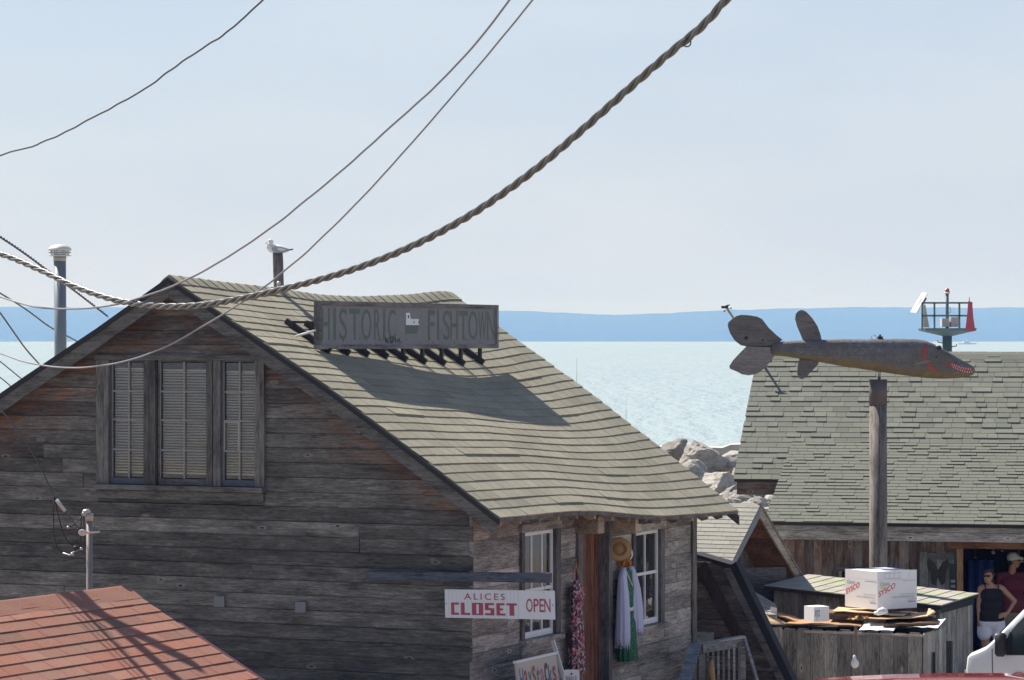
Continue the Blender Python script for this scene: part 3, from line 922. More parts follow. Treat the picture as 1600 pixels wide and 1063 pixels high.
# three-light gable window with blinds
gx_ = lambda px, py=650: -LT(hit(px, py, C, U))[1]
gy_ = lambda py, px=280: LT(hit(px, py, C, U))[2]
gw = MB(FG).box(gx_(150), gx_(416), gy_(767), gy_(759), -0.03, 0.11).build('window', W_TRIM, house)
MB(FG).box(gx_(152), gx_(414), gy_(781), gy_(768.2), 0.006, 0.04).build('apron', W_TRIM, gw)
MB(FG).box(gx_(150), gx_(414), gy_(563), gy_(555), 0.006, 0.045).build('window_head', W_TRIM, gw)
for (a, b_) in ((152, 164), (165, 172), (227, 235), (235.6, 245), (325, 334), (334.6, 346), (400, 407), (407.6, 415)):
    MB(FG).box(gx_(a), gx_(b_), gy_(758.5), gy_(563.3), -0.05, 0.03 + (0.012 if int(a) % 2 else 0)).build('casing', W_TRIMV, gw)
for wi, (a, b_, mx) in enumerate(((175, 225, 200.7), (250, 323.5, 287), (349, 398.5, 373.6))):
    sash = MB(FG)
    x0, x1 = gx_(a), gx_(b_); zt, zb = gy_(565.5), gy_(748.5)
    sash.box(x0 - .03, x0, zb - .075, zt + .03, -0.05, 0.0); sash.box(x1, x1 + .03, zb - .075, zt + .03, -0.05, 0.0)
    sash.box(x0, x1, zt, zt + .03, -0.05, 0.0); sash.box(x0, x1, zb - .075, zb, -0.05, 0.0)
    so = sash.build('sash', BLUEGREY if wi != 1 else W_TRIM, gw)
    zs = [zb, gy_(704), gy_(657), gy_(612), zt]; mxx = gx_(mx)
    mt = MB(FG)
    for z in zs[1:4]: mt.box(x0 + .001, x1 - .001, z - .011, z + .011, -0.045, -0.008)
    for k in range(4):
        mt.box(mxx - .011, mxx + .011, zs[k] + (.011 if k else 0.001), zs[k + 1] - (.011 if k < 3 else 0.001), -0.045, -0.008)
    for (xa, xb) in ((x0, x0 + .008), (x1 - .008, x1)):
        mt.box(xa + .0005, xb - .0005, zb + .001, zt - .001, -0.02, -0.003)
    mt.build('muntin', PUTTY, so)
    for k in range(4):
        for (xa, xb) in ((x0, mxx - .011), (mxx + .011, x1)):
            MB(FG).box(xa + .001, xb - .001, zs[k] + .011, zs[k + 1] - .011, -0.034, -0.030).build('pane', GLASS, so)
    if wi == 2:
        mk = MB(FG); e = 0.006
        xa, xb, za, zb2 = x0 + .004, mxx - .012, zs[1] + .012, zs[2] - .012
        for bx in ((xa, xa + e, za, zb2), (xb - e, xb, za, zb2), (xa + e, xb - e, zb2 - e, zb2)): mk.box(*bx, -0.029, -0.006)
        mk.build('fresh_putty', paint('pale_putty', (.48, .47, .45), .7, .1, 9), so)
    bl = MB(FG); ztop, zbot = gy_(578 + wi * 2), gy_(738)
    ns = 36
    for k in range(ns):
        z = zbot + (ztop - zbot) * (k + .5) / ns; tl = 0.004 * math.sin(k * .8 + wi)
        p = [(x0 - .01, z - .008 + tl, -0.105), (x1 + .01, z - .008 - tl, -0.105), (x1 + .01, z + .010 - tl, -0.088), (x0 - .01, z + .010 + tl, -0.088)]
        bl.add(p, [(0, 1, 2, 3)])
    bl.box(x0 - .01, x1 + .01, zbot - .028, zbot - .006, -0.108, -0.088); bl.box(x0 - .01, x1 + .01, ztop, ztop + .018, -0.11, -0.085)
    bl.build('blind', BLIND, gw)

# small square plates on the boards, and the long arm that carries the shop sign
for px, py in ((345, 940), (472, 949)):
    MB(FG).box(gx_(px - 8), gx_(px + 8), gy_(py + 8, px), gy_(py - 8.5, px), 0.006, 0.045).build('wall_plate', paint('grey_plate', (0.16, 0.165, 0.18), .6, .2, 8), house)
pa, pb = LT(hit(572, 900, C - U * .09, U)), LT(hit(858, 903.5, C - U * .09, U))
mb = MB(FG); mb.strip([(-pa[1], pa[2] - .052), (-pb[1], pb[2] - .056)], [(-pa[1], pa[2] + .052), (-pb[1], pb[2] + .056)], 0.008, 0.09)
mb.build('sign_arm', wood('blue_washed_wood', (0.030, 0.036, 0.052), (0.075, 0.083, 0.105), (0.1, .06, .04), knots=False), house)

# ------------------------------------------------------------------ sign on the roof
TS = 2.95 * K
L0s, L1s = LT(hit(497, 500, C + G * TS, G))[0], LT(hit(777, 500, C + G * TS, G))[0]
zt_, zb_ = LT(hit(497, 470, C + G * TS, G))[2], LT(hit(497, 546, C + G * TS, G))[2]
FSG = frame(WP(L0s, TS, zb_), U, UP)
SW, SHh = L1s - L0s, zt_ - zb_
SIGNB = paint('weathered_sign_board', (0.215, 0.21, 0.215), 0.8, 0.22, 5, chips=((0.05, 0.045, 0.045), 5.0, 0.70))
SIGNF = wood('sign_frame_wood', (0.11, 0.105, 0.10), (0.21, 0.20, 0.19), (0.1, 0.06, 0.04), knots=False)
GREENL = paint('faded_green_letters', (0.115, 0.15, 0.118), 0.8, 0.22, 12, chips=((0.20, 0.20, 0.20), 16.0, 0.64))
sign = thing('roof_sign', 'long grey wooden sign with faded green letters standing on the shingle roof', 'sign', WP(L0s, TS, zb_))
MB(FSG).box(0.03, SW - 0.03, 0.03, SHh - 0.03, -0.03, 0.0).build('panel', SIGNB, sign)
for q in ((0, SW, SHh - 0.055, SHh), (0, SW, 0, 0.055), (0, 0.06, 0.0555, SHh - 0.0555), (SW - 0.06, SW, 0.0555, SHh - 0.0555)):
    MB(FSG).box(*q, -0.06, 0.022).build('frame_board', SIGNF, sign)
lt_ = MB(FSG); lt2_ = MB(FSG)
def slx(px): return LT(hit(px, 505, C + G * TS, G))[0] - L0s
for ch, a, b_ in (('H', 503, 515), ('I', 521, 525), ('S', 530, 542), ('T', 546, 562), ('O', 565, 580), ('R', 585, 594), ('I', 599, 602), ('C', 606, 618),
                  ('F', 669, 679), ('I', 683, 686), ('S', 692, 703), ('H', 704, 715), ('T', 717, 731), ('O', 732, 746), ('W', 747, 760), ('N', 761, 773)):
    put_text(lt_ if a < 640 else lt2_, ch, slx(a), slx(b_), 0.115, SHh - 0.09, 0.003)
for ch, a, b_ in (('T', 546, 562), ('T', 717, 731), ('F', 669, 679)):
    x0, x1 = slx(a), slx(b_); (lt_ if a < 640 else lt2_).box(x0, x1, SHh - 0.155, SHh - 0.09, 0.0028, 0.0034)
lt_.build('lettering', GREENL, sign); lt2_.build('lettering', GREENL, sign)
em = MB(FSG); ex0, ex1 = slx(634), slx(654)
em.prism([(ex0, 0.31), (ex1, 0.31), (ex1, 0.39), (ex0 + (ex1 - ex0) * .36, 0.39), (ex0 + (ex1 - ex0) * .28, 0.47), (ex0, 0.47)], 0.001, 0.006)
eo = em.build('white_house_emblem', WHITE, sign)
em = MB(FSG); em.box(ex0 + .05, ex0 + .085, .40, .44, .0065, .008); em.box(ex0 + .22, ex0 + .24, .335, .365, .0065, .008); em.box(ex0 + .36, ex0 + .38, .335, .365, .0065, .008); em.build('emblem_window', BLACKM, eo)
em = MB(FSG); em.prism([(ex0, 0.20), (ex1 - .05, 0.20), (ex1, 0.305), (ex0, 0.305)], 0.001, 0.004); em.build('emblem_base', GREENL, sign)
dk = MB(FSG)
r5 = random.Random(5)
for k in range(60):
    x = r5.uniform(0.1, SW - 0.1); y = r5.choice((r5.uniform(0.07, 0.13), r5.uniform(.07, .13), r5.uniform(.1, SHh - .1))); w_ = r5.uniform(.006, .03); h_ = r5.uniform(.004, .02)
    dk.prism([(x, y), (x + w_, y + r5.uniform(-.006, .006)), (x + w_ * .8, y + h_), (x + w_ * .2, y + h_ * .8)], 0.0036, 0.0046)
for k in range(26):
    x = slx(600) + r5.uniform(0, .45); y = r5.uniform(.07, .13); dk.prism([(x, y), (x + .03, y), (x + .025, y + r5.uniform(.02, .05)), (x + .01, y + .03)], 0.0036, 0.0047)
dk.build('peeled_patch', BLACKM, sign)
nbk = 9
for i in range(nbk):
    L = L0s + LT(hit(513 + (752 - 513) * i / 8.0, 555, C + G * (TS - 0.02), G))[0] * 0 + slx(513 + (753 - 513) * i / 8.0)
    zr = roof_z(L, TS)
    pst = MB(); pst.bar(WP(L, TS + .03, roof_z(L, TS + .03) - 0.0), WP(L, TS + .03, zb_ + 0.25), 0.045, 0.045, up=U); br = pst.build('bracket', BLACKM, sign)
    sl = MB(); pa = roof_p(L, TS - 0.0, 0.045); pb = roof_p(L, TS + 0.62, 0.045); sl.bar(pa, pb, 0.05, 0.075); sl.build('sleeper', BLACKM, br)
    st = MB(); st.bar(roof_p(L, TS + 0.55, 0.08), WP(L, TS + .05, zb_ + SHh * 0.55), 0.03, 0.03); st.build('brace', BLACKM, br)
lp = MB(); lp.tube([WP(L0s - .12, TS + .25, zb_ + .16), WP(L0s + .02, TS + .02, zb_ + .24)], 0.014, 8); lp.build('light_tube', WHITE, sign)

# ------------------------------------------------------------------ hanging shop sign
pl, pr = LT(hit(698, 945, C - U * .10, U)), LT(hit(869, 945, C - U * .10, U))
zs0, zs1 = LT(hit(780, 967, C - U * .10, U))[2], LT(hit(780, 922.5, C - U * .10, U))[2]
FSS = frame(WP(-0.14, pl[1], zs0 - .01), -G + UP * .022, UP); w_, h_ = pl[1] - pr[1], zs1 - zs0
SIGNW = paint('white_sign_board', (0.60, 0.60, 0.64), 0.55, 0.06, 3)
REDL = paint('red_letters', (0.33, 0.055, 0.085), 0.6, 0.12, 6)
ss = thing('shop_sign', 'white board sign with red lettering hanging below the wooden arm', 'sign', WP(-.14, pl[1], zs0))
nb = 26
for i in range(2):
    a, b_ = ((0, w_ * .672), (w_ * .674, w_))[i]
    MB(FSS).box(a, b_, 0, h_, -0.02, 0.0).build('board', SIGNW, ss)
gr = MB(FSS)
for i in range(1, 19): gr.box(w_ * .672 * i / 19.0 - .0012, w_ * .672 * i / 19.0 + .0012, 0.004, h_ - .004, 0.0005, 0.0012)
gr.build('groove', paint('groove_grey', (0.40, 0.40, 0.44), .8, .1, 3), ss)
q = lambda z: (z - 72) / (1440 - 72) * w_
r_ = lambda z: (695 - z) / (695 - 338) * h_
lx = MB(FSS)
put_text(lx, 'ALICES', q(318), q(828), r_(463), r_(382), 0.003, spacing=1.35, offset=0.004)
lx.build('lettering', REDL, ss); lx = MB(FSS)
for ch, a, b_ in (('C', 150, 250), ('L', 275, 390), ('O', 415, 552), ('S', 577, 692), ('E', 720, 833), ('T', 848, 975)):
    x0, x1, y0, y1 = q(a), q(b_), r_(656), r_(502); t = (x1 - x0) * .40; tv = (y1 - y0) * .17; z = (0.002, 0.0034)
    cx = (x0 + x1) / 2; ym = (y0 + y1) / 2
    bx = {'C': [(x0, x0 + t, y0, y1), (x0 + t, x1, y1 - tv, y1), (x0 + t, x1, y0, y0 + tv)],
          'L': [(x0, x0 + t, y0, y1), (x0 + t, x1, y0, y0 + tv)],
          'O': [(x0, x0 + t * .95, y0, y1), (x1 - t * .95, x1, y0, y1), (x0 + t * .95, x1 - t * .95, y1 - tv * .7, y1), (x0 + t * .95, x1 - t * .95, y0, y0 + tv * .7)],
          'S': [(x0, x1, y1 - tv, y1), (x0, x0 + t, ym + tv * .5, y1 - tv), (x0, x1, ym - tv * .5, ym + tv * .5), (x1 - t, x1, y0 + tv, ym - tv * .5), (x0, x1, y0, y0 + tv)],
          'E': [(x0, x0 + t, y0, y1), (x0 + t, x1 - .01, y1 - tv, y1), (x0 + t, x1 - .03, ym - tv * .5, ym + tv * .5), (x0 + t, x1, y0, y0 + tv)],
          'T': [(cx - t * .55, cx + t * .55, y0, y1 - tv), (x0, x1, y1 - tv, y1)]}[ch]
    for e in bx: lx.box(*e, *z)
lx.build('lettering', REDL, ss); lx = MB(FSS)
for ch, a, b_ in (('O', 1092, 1172), ('P', 1184, 1246), ('E', 1256, 1312), ('N', 1316, 1392)):
    put_text(lx, ch, q(a), q(b_), r_(605), r_(440), 0.003, offset=0.006)
lx.build('lettering', REDL, ss)
for x in (w_ * .012, w_ * .985): MB(FSS).tube([(x, h_ / 2, 0), (x, h_ / 2, .006)], .006, 8).build('screw', BLACKM, ss)
hk = MB(); hp_ = WP(-.14, pl[1] - w_ * .52, zs1)
hk.tube([hp_ - UP * .01, hp_ + UP * .03 + U * .01, hp_ + UP * .07 + U * .05], .004, 6); hk.build('hook', STEEL, ss)
hk = MB(); hp2 = WP(-.14, pl[1] - w_ * .9, zs1)
hk.tube([hp2 - UP * .01, hp2 + UP * .03 + U * .01, hp2 + UP * .07 + U * .05], .004, 6); hk.build('hook', STEEL, ss)

# ------------------------------------------------------------------ clothes and hats by the door
def cloth_rings(xc, rows, fold, n=40, seed=0):
    """rows: (y, half width, half depth, x shift, z centre)"""
    rings = []
    for k, (y, hw, hd, xo, zc) in enumerate(rows):
        r = []
        for i in range(n):
            a = 2 * math.pi * i / n
            f = 1 + fold * (k / len(rows)) * math.sin(i * 1.7 + seed) + fold * .5 * math.sin(i * 3.3 + k * .35 + seed)
            r.append((xc + xo + hw * f * math.cos(a), y + 0.012 * math.sin(i * 2.1 + seed) * (1 if k == len(rows) - 1 else 0), zc + hd * f * math.sin(a)))
        rings.append(r)
    return rings


m, nt, b = new_mat('floral_cloth'); FLORAL = m
v, _ = coords(nt, (1, 1, 1), 0)
wv = N(nt, 'ShaderNodeVectorMath', {0: v, 1: N(nt, 'ShaderNodeTexNoise', {'Vector': v, 'Scale': 9.0}).outputs['Color']}, operation='MULTIPLY_ADD')
wv.inputs[2].default_value = (0, 0, 0)
vo = N(nt, 'ShaderNodeTexVoronoi', {'Vector': v, 'Scale': 40.0})
fr = N(nt, 'ShaderNodeSeparateColor', {'Color': vo.outputs['Color']}).outputs['Red']
nd = nt.nodes.new('ShaderNodeValToRGB'); nd.color_ramp.interpolation = 'CONSTANT'
for i, (p_, c_) in enumerate(((0.0, (0.03, 0.03, 0.05)), (0.26, (0.36, 0.05, 0.06)), (0.46, (0.46, 0.43, 0.42)), (0.62, (0.42, 0.14, 0.20)), (0.76, (0.05, 0.06, 0.10)), (0.9, (0.55, 0.30, 0.18)))):
    e = nd.color_ramp.elements[i] if i < 2 else nd.color_ramp.elements.new(p_)
    e.position = p_; e.color = c4(c_)
nt.links.new(fr, nd.inputs[0]); nt.links.new(nd.outputs[0], b.inputs['Base Color']); b.inputs['Roughness'].default_value = .85

m, nt, b = new_mat('green_dotted_cloth'); GREENC = m
v, _ = coords(nt, (1, 1, 1), 0)
vo = N(nt, 'ShaderNodeTexVoronoi', {'Vector': v, 'Scale': 42.0})
dots = ramp(nt, vo.outputs['Distance'], [(0.16, 1.0), (0.24, 0.0)])
nt.links.new(mixc(nt, dots, (0.012, 0.105, 0.052), (0.34, 0.45, 0.30)), b.inputs['Base Color']); b.inputs['Roughness'].default_value = .8
LAV = paint('lavender_cloth', (0.50, 0.52, 0.68), .85, .1, 30)
CREAM = paint('cream_trim', (0.62, 0.60, 0.52), .8, .1, 20)
HANGW = paint('hanger_wood', (0.40, 0.20, 0.09), .5, .2, 9)


def hanger(parent, xc, ya, dy, hw, zc):
    mb = MB(FS)
    mb.tube([(xc, ya + .05, zc), (xc + .015, ya + .035, zc), (xc, ya, zc)], .004, 6)
    mb.tube([(xc, ya, zc), (xc - hw, ya - dy, zc + .03)], [.010, .012], 8); mb.tube([(xc, ya, zc), (xc + hw, ya - dy, zc - .03)], [.010, .012], 8)
    mb.build('hanger', HANGW, parent)


xc = sx(889.5, 960); yy = lambda py, px=890: sy(px, py)
d1 = thing('floral_dress', 'long red white and navy floral dress on a wooden hanger left of the door', 'dress', WP(xc, -.1, yy(1050)))
ya, yb = yy(906), yy(1052); Hh = ya - yb
rows = [(ya, .05, .03, 0, .10), (ya - .06 * Hh, .14, .04, 0, .10), (ya - .16 * Hh, .16, .06, 0, .11), (ya - .30 * Hh, .12, .05, -.01, .11), (ya - .36 * Hh, .12, .05, -.02, .11), (ya - .5 * Hh, .15, .06, -.03, .12),
        (ya - .7 * Hh, .17, .07, -.04, .12), (ya - .88 * Hh, .18, .08, -.05, .13), (ya - Hh, .19, .08, -.05, .13)]
mb = MB(FS); mb.loft(cloth_rings(xc, rows, 0.16, seed=1)); mb.build('cloth', FLORAL, d1)
hanger(d1, xc, yy(879), yy(879) - yy(904), .17, .09)

xc = sx(967, 950); yy = lambda py, px=967: sy(px, py)
d2 = thing('green_dress', 'green dotted dress with a white belt on a hanger right of the door', 'dress', WP(xc, -.1, yy(1030)))
ya, yb = yy(888), yy(1031); Hh = ya - yb
rows = [(ya, .13, .02, 0, .09), (ya - .06 * Hh, .17, .05, 0, .10), (ya - .2 * Hh, .17, .07, .01, .11), (ya - .42 * Hh, .12, .06, .03, .11), (ya - .47 * Hh, .12, .06, .03, .11), (ya - .6 * Hh, .17, .07, .02, .12),
        (ya - .8 * Hh, .22, .08, .0, .12), (ya - Hh, .24, .09, .0, .13)]
mb = MB(FS); mb.loft(cloth_rings(xc, rows, 0.13, seed=4)); mb.build('cloth', GREENC, d2)
mb = MB(FS); yk = ya - .445 * Hh; mb.loft(cloth_rings(xc, [(yk - .022, .132, .068, .03, .11), (yk + .022, .132, .068, .03, .11)], 0.0)); mb.build('belt', CREAM, d2)
mb = MB(FS); mb.tube([(xc - .12, ya + .01, .13), (xc + .01, ya - .2 * Hh, .19), (xc + .12, ya + .01, .13)], .012, 6); mb.build('neckline', CREAM, d2)
hanger(d2, xc, yy(869), yy(869) - yy(884), .15, .09)
sh = thing('lavender_shawl', 'pale lavender crocheted shawl draped over both shoulders of the green dress', 'shawl', WP(xc, -.1, yy(1000)))
for s_, y_end, xo in ((-1, 1005, -.17), (1, 990, .20)):
    ye = yy(y_end); y0_ = ya + .02; hh = y0_ - ye
    rows = [(y0_, .04, .03, s_ * .13, .12), (y0_ - .12 * hh, .08, .05, s_ * .17, .12), (y0_ - .35 * hh, .11, .07, xo * 1.05, .13), (y0_ - .65 * hh, .125, .08, xo * 1.15, .14), (y0_ - .9 * hh, .13, .085, xo * 1.2, .14), (ye, .10, .08, xo * 1.2, .14)]
    mb = MB(FS); rg = cloth_rings(xc, rows, 0.17, seed=2 + s_); mb.loft(rg); mb.build('drape', LAV, sh)
    fr_ = MB(FS)
    for i in range(0, 40, 2):
        p_ = Vector(rg[-1][i]); fr_.tube([p_ + Vector((0, .03, 0)), p_ - Vector((r5.uniform(-.01, .01), r5.uniform(.03, .08), 0))], .006, 5)
    fr_.build('fringe', LAV, sh)

m, nt, b = new_mat('straw'); STRAW = m
v, _ = coords(nt, (1, 1, 1), 0)
wvn = N(nt, 'ShaderNodeTexWave', {'Vector': v, 'Scale': 26.0, 'Distortion': 3.0, 'Detail': 2.0}, wave_type='RINGS', rings_direction='Z')
nt.links.new(mixc(nt, wvn.outputs['Fac'], (0.30, 0.16, 0.05), (0.55, 0.38, 0.17)), b.inputs['Base Color']); b.inputs['Roughness'].default_value = .8


def hat(name, label, p, axis, rb, rc, hc, mat, tilt=0.1):
    zax = axis.normalized(); xax = zax.cross(UP).normalized()
    M = frame(p, xax, zax.cross(xax) * -1)
    t = thing(name, label, 'hat', p)
    n = 36; rings = []
    for (r, h) in ((rb, 0.03), (rb * .98, 0.036), (rb * .8, 0.012), (rc * 1.05, 0.0), (rc, .03), (rc * .95, hc * .8), (rc * .7, hc), (rc * .2, hc * .93)):
        rings.append([(r * math.cos(2 * math.pi * i / n), r * .94 * math.sin(2 * math.pi * i / n), h + .014 * math.sin(4 * math.pi * i / n) * (r / rb)) for i in range(n)])
    mb = MB(M); mb.loft(rings); mb.build('straw_body', mat, t)
    mb = MB(M); mb.loft([[(r * math.cos(2 * math.pi * i / n), r * .94 * math.sin(2 * math.pi * i / n), h) for i in range(n)] for r, h in ((rc * 1.03, .004), (rc * 1.03, .03))], cap=False)
    mb.build('hat_band', paint('brown_band', (0.10, 0.055, 0.03), .7, .2, 9), t)
    return t


ph = hit(967, 858, C - G * .12, G)
hat('straw_hat', 'wide golden straw hat hung above the green dress', ph, Vector((-.10, -1, .12)), .165, .085, .09, STRAW)
ph2 = hit(978, 868, C - G * .07, G)
hat('sun_hat', 'small cream sun hat half behind the straw hat', ph2, Vector((.45, -1, -.1)), .12, .075, .08, CREAM)
ph3 = hit(976, 882, C - G * .10, G)
hat('visor', 'rusty orange straw bonnet under the wide straw hat', ph3, Vector((.0, -1, -.5)), .10, .06, .05, paint('orange_straw', (0.42, 0.19, 0.05), .8, .25, 40))

# signs leaning by the door
pA, pB = hit(812, 1045, C - G * .42, G), hit(874, 1030, C - G * .42, G)
hs = thing('haystacks_sign', 'cream hand painted sign with colourful letters leaning under the side window', 'sign', (pA.x, pA.y, .3))
FH = frame(Vector((pA.x, pA.y, 0.0)) - G * .13, U, (UP + G * .12).normalized()); hw = (pB - pA).dot(U); ztp = LT(hit(845, 1028, C - G * .42, G))[2]
MB(FH).box(0, hw, 0.05, ztp, -0.03, 0).build('board', paint('cream_board', (0.50, 0.47, 0.39), .7, .12, 4), hs)
MB(FH).box(-.02, hw + .02, ztp - .0, ztp + .03, -0.035, 0.012).build('top_rail', WHITE, hs)
MB(FH).bar((hw + .01, ztp + .17, -.03), (hw + .12, ztp - .55, .06), .02, .05).build('easel_leg', WHITE, hs)
cols_ = [paint('letter_%s' % n_, c_, .7, .15, 9) for n_, c_ in (('blue', (.12, .16, .30)), ('red', (.38, .10, .10)), ('teal', (.10, .22, .20)), ('rust', (.36, .12, .06)), ('slate', (.16, .18, .24)), ('pink', (.45, .18, .18)), ('brown', (.12, .08, .05)))]
nmx = 'Haystacks'
for i, ch in enumerate(nmx):
    mb = MB(FH); x0 = .05 + (hw - .1) * i / 9.0
    put_text(mb, ch, x0, x0 + (hw - .1) / 9.0 * .86, ztp - .34 + .02 * (i % 2), ztp - .07 - .03 * (i % 3), 0.003, offset=0.02)
    mb.build('letter', cols_[i % 7], hs)
MB(FH).box(.1, hw - .1, ztp - .52, ztp - .44, .001, .003).build('stripe', cols_[1], hs)

pp = hit(893, 1056, C - G * .75, G)
ps = thing('parking_sign', 'small white rounded parking sign on a post in front of the floral dress', 'sign', (pp.x, pp.y, .2))
fpz = frame(pp, Vector((1, 0.05, 0)), UP); s_ = pp.y / F
pts = []
for (cx, cy, a0) in ((10, -6, 0), (10, 5, 0),):
    pass
wv_, r_c = 12.5 * s_, 3.2 * s_; zt2 = (1056 - 1046.5) * s_; zb2 = -0.42
for (cx, cy, a0) in ((wv_ - r_c, zt2 - r_c, 0), (-wv_ + r_c, zt2 - r_c, 90), (-wv_ + r_c, zb2 + r_c, 180), (wv_ - r_c, zb2 + r_c, 270)):
    for k in range(5): a = math.radians(a0 + 22.5 * k); pts.append((cx + r_c * math.cos(a), cy + r_c * math.sin(a)))
MB(fpz).prism(pts, -.004, 0).build('plate', WHITE, ps)
mb = MB(fpz); put_text(mb, 'PARALLEL', -wv_ * .72, wv_ * .72, -.072, -.005, .002); put_text(mb, 'PARKING', -wv_ * .72, wv_ * .72, -.16, -.09, .002); put_text(mb, 'ONLY', -wv_ * .5, wv_ * .5, -.25, -.18, .002)
mb.build('lettering', BLACKM, ps)
mb = MB(fpz); mb.tube([(0, zt2 - .05, .0), (0, zt2 - .05, .008)], .012, 8); mb.build('bolt', BLACKM, ps)
mb = MB(fpz); mb.box(-.03, .03, -1.0, zt2 - .02, -.03, -.005); mb.build('post', STEEL, ps)

# ------------------------------------------------------------------ wooden stair railing
rl = thing('stair_railing', 'grey wooden stair railing with slim balusters at the end of the side wall', 'railing', P(1120, 1075, 41))
RD = 41.6
def rp(px, py, d=RD): return P(px, py, d)
RW = wood('railing_wood', (0.19, 0.185, 0.175), (0.36, 0.35, 0.33), (0.2, .12, .07), knots=False)
RB_ = wood('railing_blue_wood', (0.13, 0.145, 0.16), (0.25, 0.27, 0.29), (0.15, .1, .08), knots=False)
MB().bar(rp(1086, 1007, RD - .1), rp(1068, 1075, RD - .8), .16, .04, up=Vector((0, -.6, .8))).build('slanted_cap', RB_, rl)
MB().bar(rp(1082, 1009), rp(1162, 995.5, RD + .3), .13, .035).build('top_rail', RW, rl)
mb = MB(); a, b_ = rp(1098, 1014, RD - .06), rp(1161, 1004, RD + .24); mb.bar(a, b_, .03, .11); mb.build('rail_board', RW, rl)
MB().bar(rp(1097, 1010), rp(1097, 1100), .09, .09, up=Vector((0, 1, 0))).build('rail_post', RW, rl)
MB().bar(rp(1161, 1000, RD + .3), rp(1161, 1100, RD + .3), .07, .07, up=Vector((0, 1, 0))).build('rail_post', RW, rl)
MB().bar(rp(1163, 998, RD + .25), rp(1186, 1075, RD - .2), .04, .05).build('slanted_rail', RW, rl)
for i in range(7):
    px = 1106 + i * 8.2
    MB().bar(rp(px, 1013 - (px - 1100) * .15, RD + .0 + i * .03), rp(px + .4, 1100, RD + .0 + i * .03), .03, .03, up=Vector((0, 1, 0))).build('baluster', RW, rl)
MB().tube([rp(1112, 1031, RD - .08), rp(1111, 1045, RD - .1), rp(1114, 1080, RD - .1)], [.02, .05, .045], 10).build('hanging_broom', paint('broom_straw', (.38, .24, .11), .8, .25, 20), rl)

# ------------------------------------------------------------------ gambrel shed end behind the shanty
GD = C + U * (WE + 0.55)
def gq(px, py): p_ = hit(px, py, GD, U); return (-(p_ - C).dot(G), p_.z)
FGA = frame(C + U * (WE + 0.55), -G, UP)
gs = thing('gambrel_shed', 'dark plank shed with steep black edged roof beside the stair railing', 'shed', GD + Vector((0, 0, -.1)))
A_, B_, D_ = gq(1086, 866), gq(1141, 885), gq(1236, 1080)
zb = -0.5; D2 = (B_[0] + (D_[0] - B_[0]) * (B_[1] - zb) / (B_[1] - D_[1]), zb)
DKB = wood('wood_dark_brown', (0.050, 0.041, 0.036), (0.115, 0.094, 0.080), (0.1, 0.06, 0.04), pale=0.9)  # dark brown grained planks
y = zb; i = 0
while y < A_[1]:
    y1 = y + .165
    def xr(z):
        return B_[0] + (D_[0] - B_[0]) * (B_[1] - z) / (B_[1] - D_[1]) if z < B_[1] else A_[0] + (B_[0] - A_[0]) * (A_[1] - z) / (A_[1] - B_[1])
    ya_, yb_ = y, min(y1 - .004, A_[1] - .01)
    mb = MB(FGA); zo = r5.uniform(-.004, .004); mb.strip([(A_[0] - .6, ya_), (xr(ya_) - .02, ya_)], [(A_[0] - .6, yb_), (max(A_[0] - .5, xr(yb_) - .02), yb_)], -.03 + zo, zo); mb.build('plank', DKB, gs)
    y = y1
mb = MB(FGA); mb.strip([(A_[0] - .02, A_[1] - .02), (B_[0], B_[1] - .03)], [(A_[0] - .02, A_[1] + .015), (B_[0] + .02, B_[1] + .03)], -.3, .05); mb.build('upper_roof', TAR, gs)
dx, dy = D2[0] - B_[0], D2[1] - B_[1]; ln = math.hypot(dx, dy); nx, ny = -dy / ln, dx / ln
mb = MB(FGA); mb.prism([B_, D2, (D2[0] + nx * .10, D2[1] + ny * .10), (B_[0] + nx * .10, B_[1] + ny * .10 + .02)], -.16, .03); mb.build('steep_roof', TAR, gs)
mb = MB(FGA); mb.prism([(B_[0] - nx * .10, B_[1] - ny * .10), (D2[0] - nx * .10, D2[1] - ny * .10), (D2[0] - nx * .005, D2[1] - ny * .005), (B_[0] - nx * .005, B_[1] + .01)], .004, .035); mb.build('rake_board', W_TRIM, gs)
mb = MB(FGA); mb.prism([(A_[0] + .02, A_[1] - .22), (A_[0] + .16, A_[1] - .1), (A_[0] + .75, A_[1] - 1.15), (A_[0] + .6, A_[1] - 1.2)], .004, .03); mb.build('diagonal_board', wood('reddish_dark', (.045, .028, .022), (.085, .055, .042), (.1, .05, .03), axis='y', knots=False), gs)
mb = MB(FGA); mb.box(A_[0] - .1, A_[0] + .3, A_[1] - 1.32, A_[1] - 1.08, .034, .10); mb.build('blue_board', RB_, gs)
mb = MB(FGA); mb.strip([(A_[0] - .6, zb), (D2[0], zb)], [(A_[0] - .6, zb + .01), (D2[0], zb + .01)], -.45, -.04); mb.build('floor_board', W_DARK, gs)

# ------------------------------------------------------------------ big green shingled building on the right
DR = 54.5
BR = math.radians(13.0)
E1 = Vector((math.cos(BR), -math.sin(BR), 0)); EN = Vector((-math.sin(BR), -math.cos(BR), 0))
R0 = P(1185, 553, DR); kr = DR / 54.0
RO = Vector((R0.x, R0.y, 0)); FR = frame(RO, E1, UP)
zc_ = lambda z: H - (H - z) * kr
Z1, Y1 = 2.771 * kr, zc_(2.936)                # upper eave: distance in front of the ridge, height
Z2, Y2 = 1.968 * kr, zc_(3.537); Z3, Y3 = 5.322 * kr, zc_(2.379); X3 = 0.889 * kr
XR = 8.2
rb = thing('fish_house', 'large grey-green shingled building with open doorway on the right', 'building', RO + E1 * 4 + EN * 2)
dirU = (EN * Z1 + UP * (Y1 - R0.z)).normalized(); FU = frame(R0, E1, -dirU); lenU = math.hypot(Z1, R0.z - Y1)
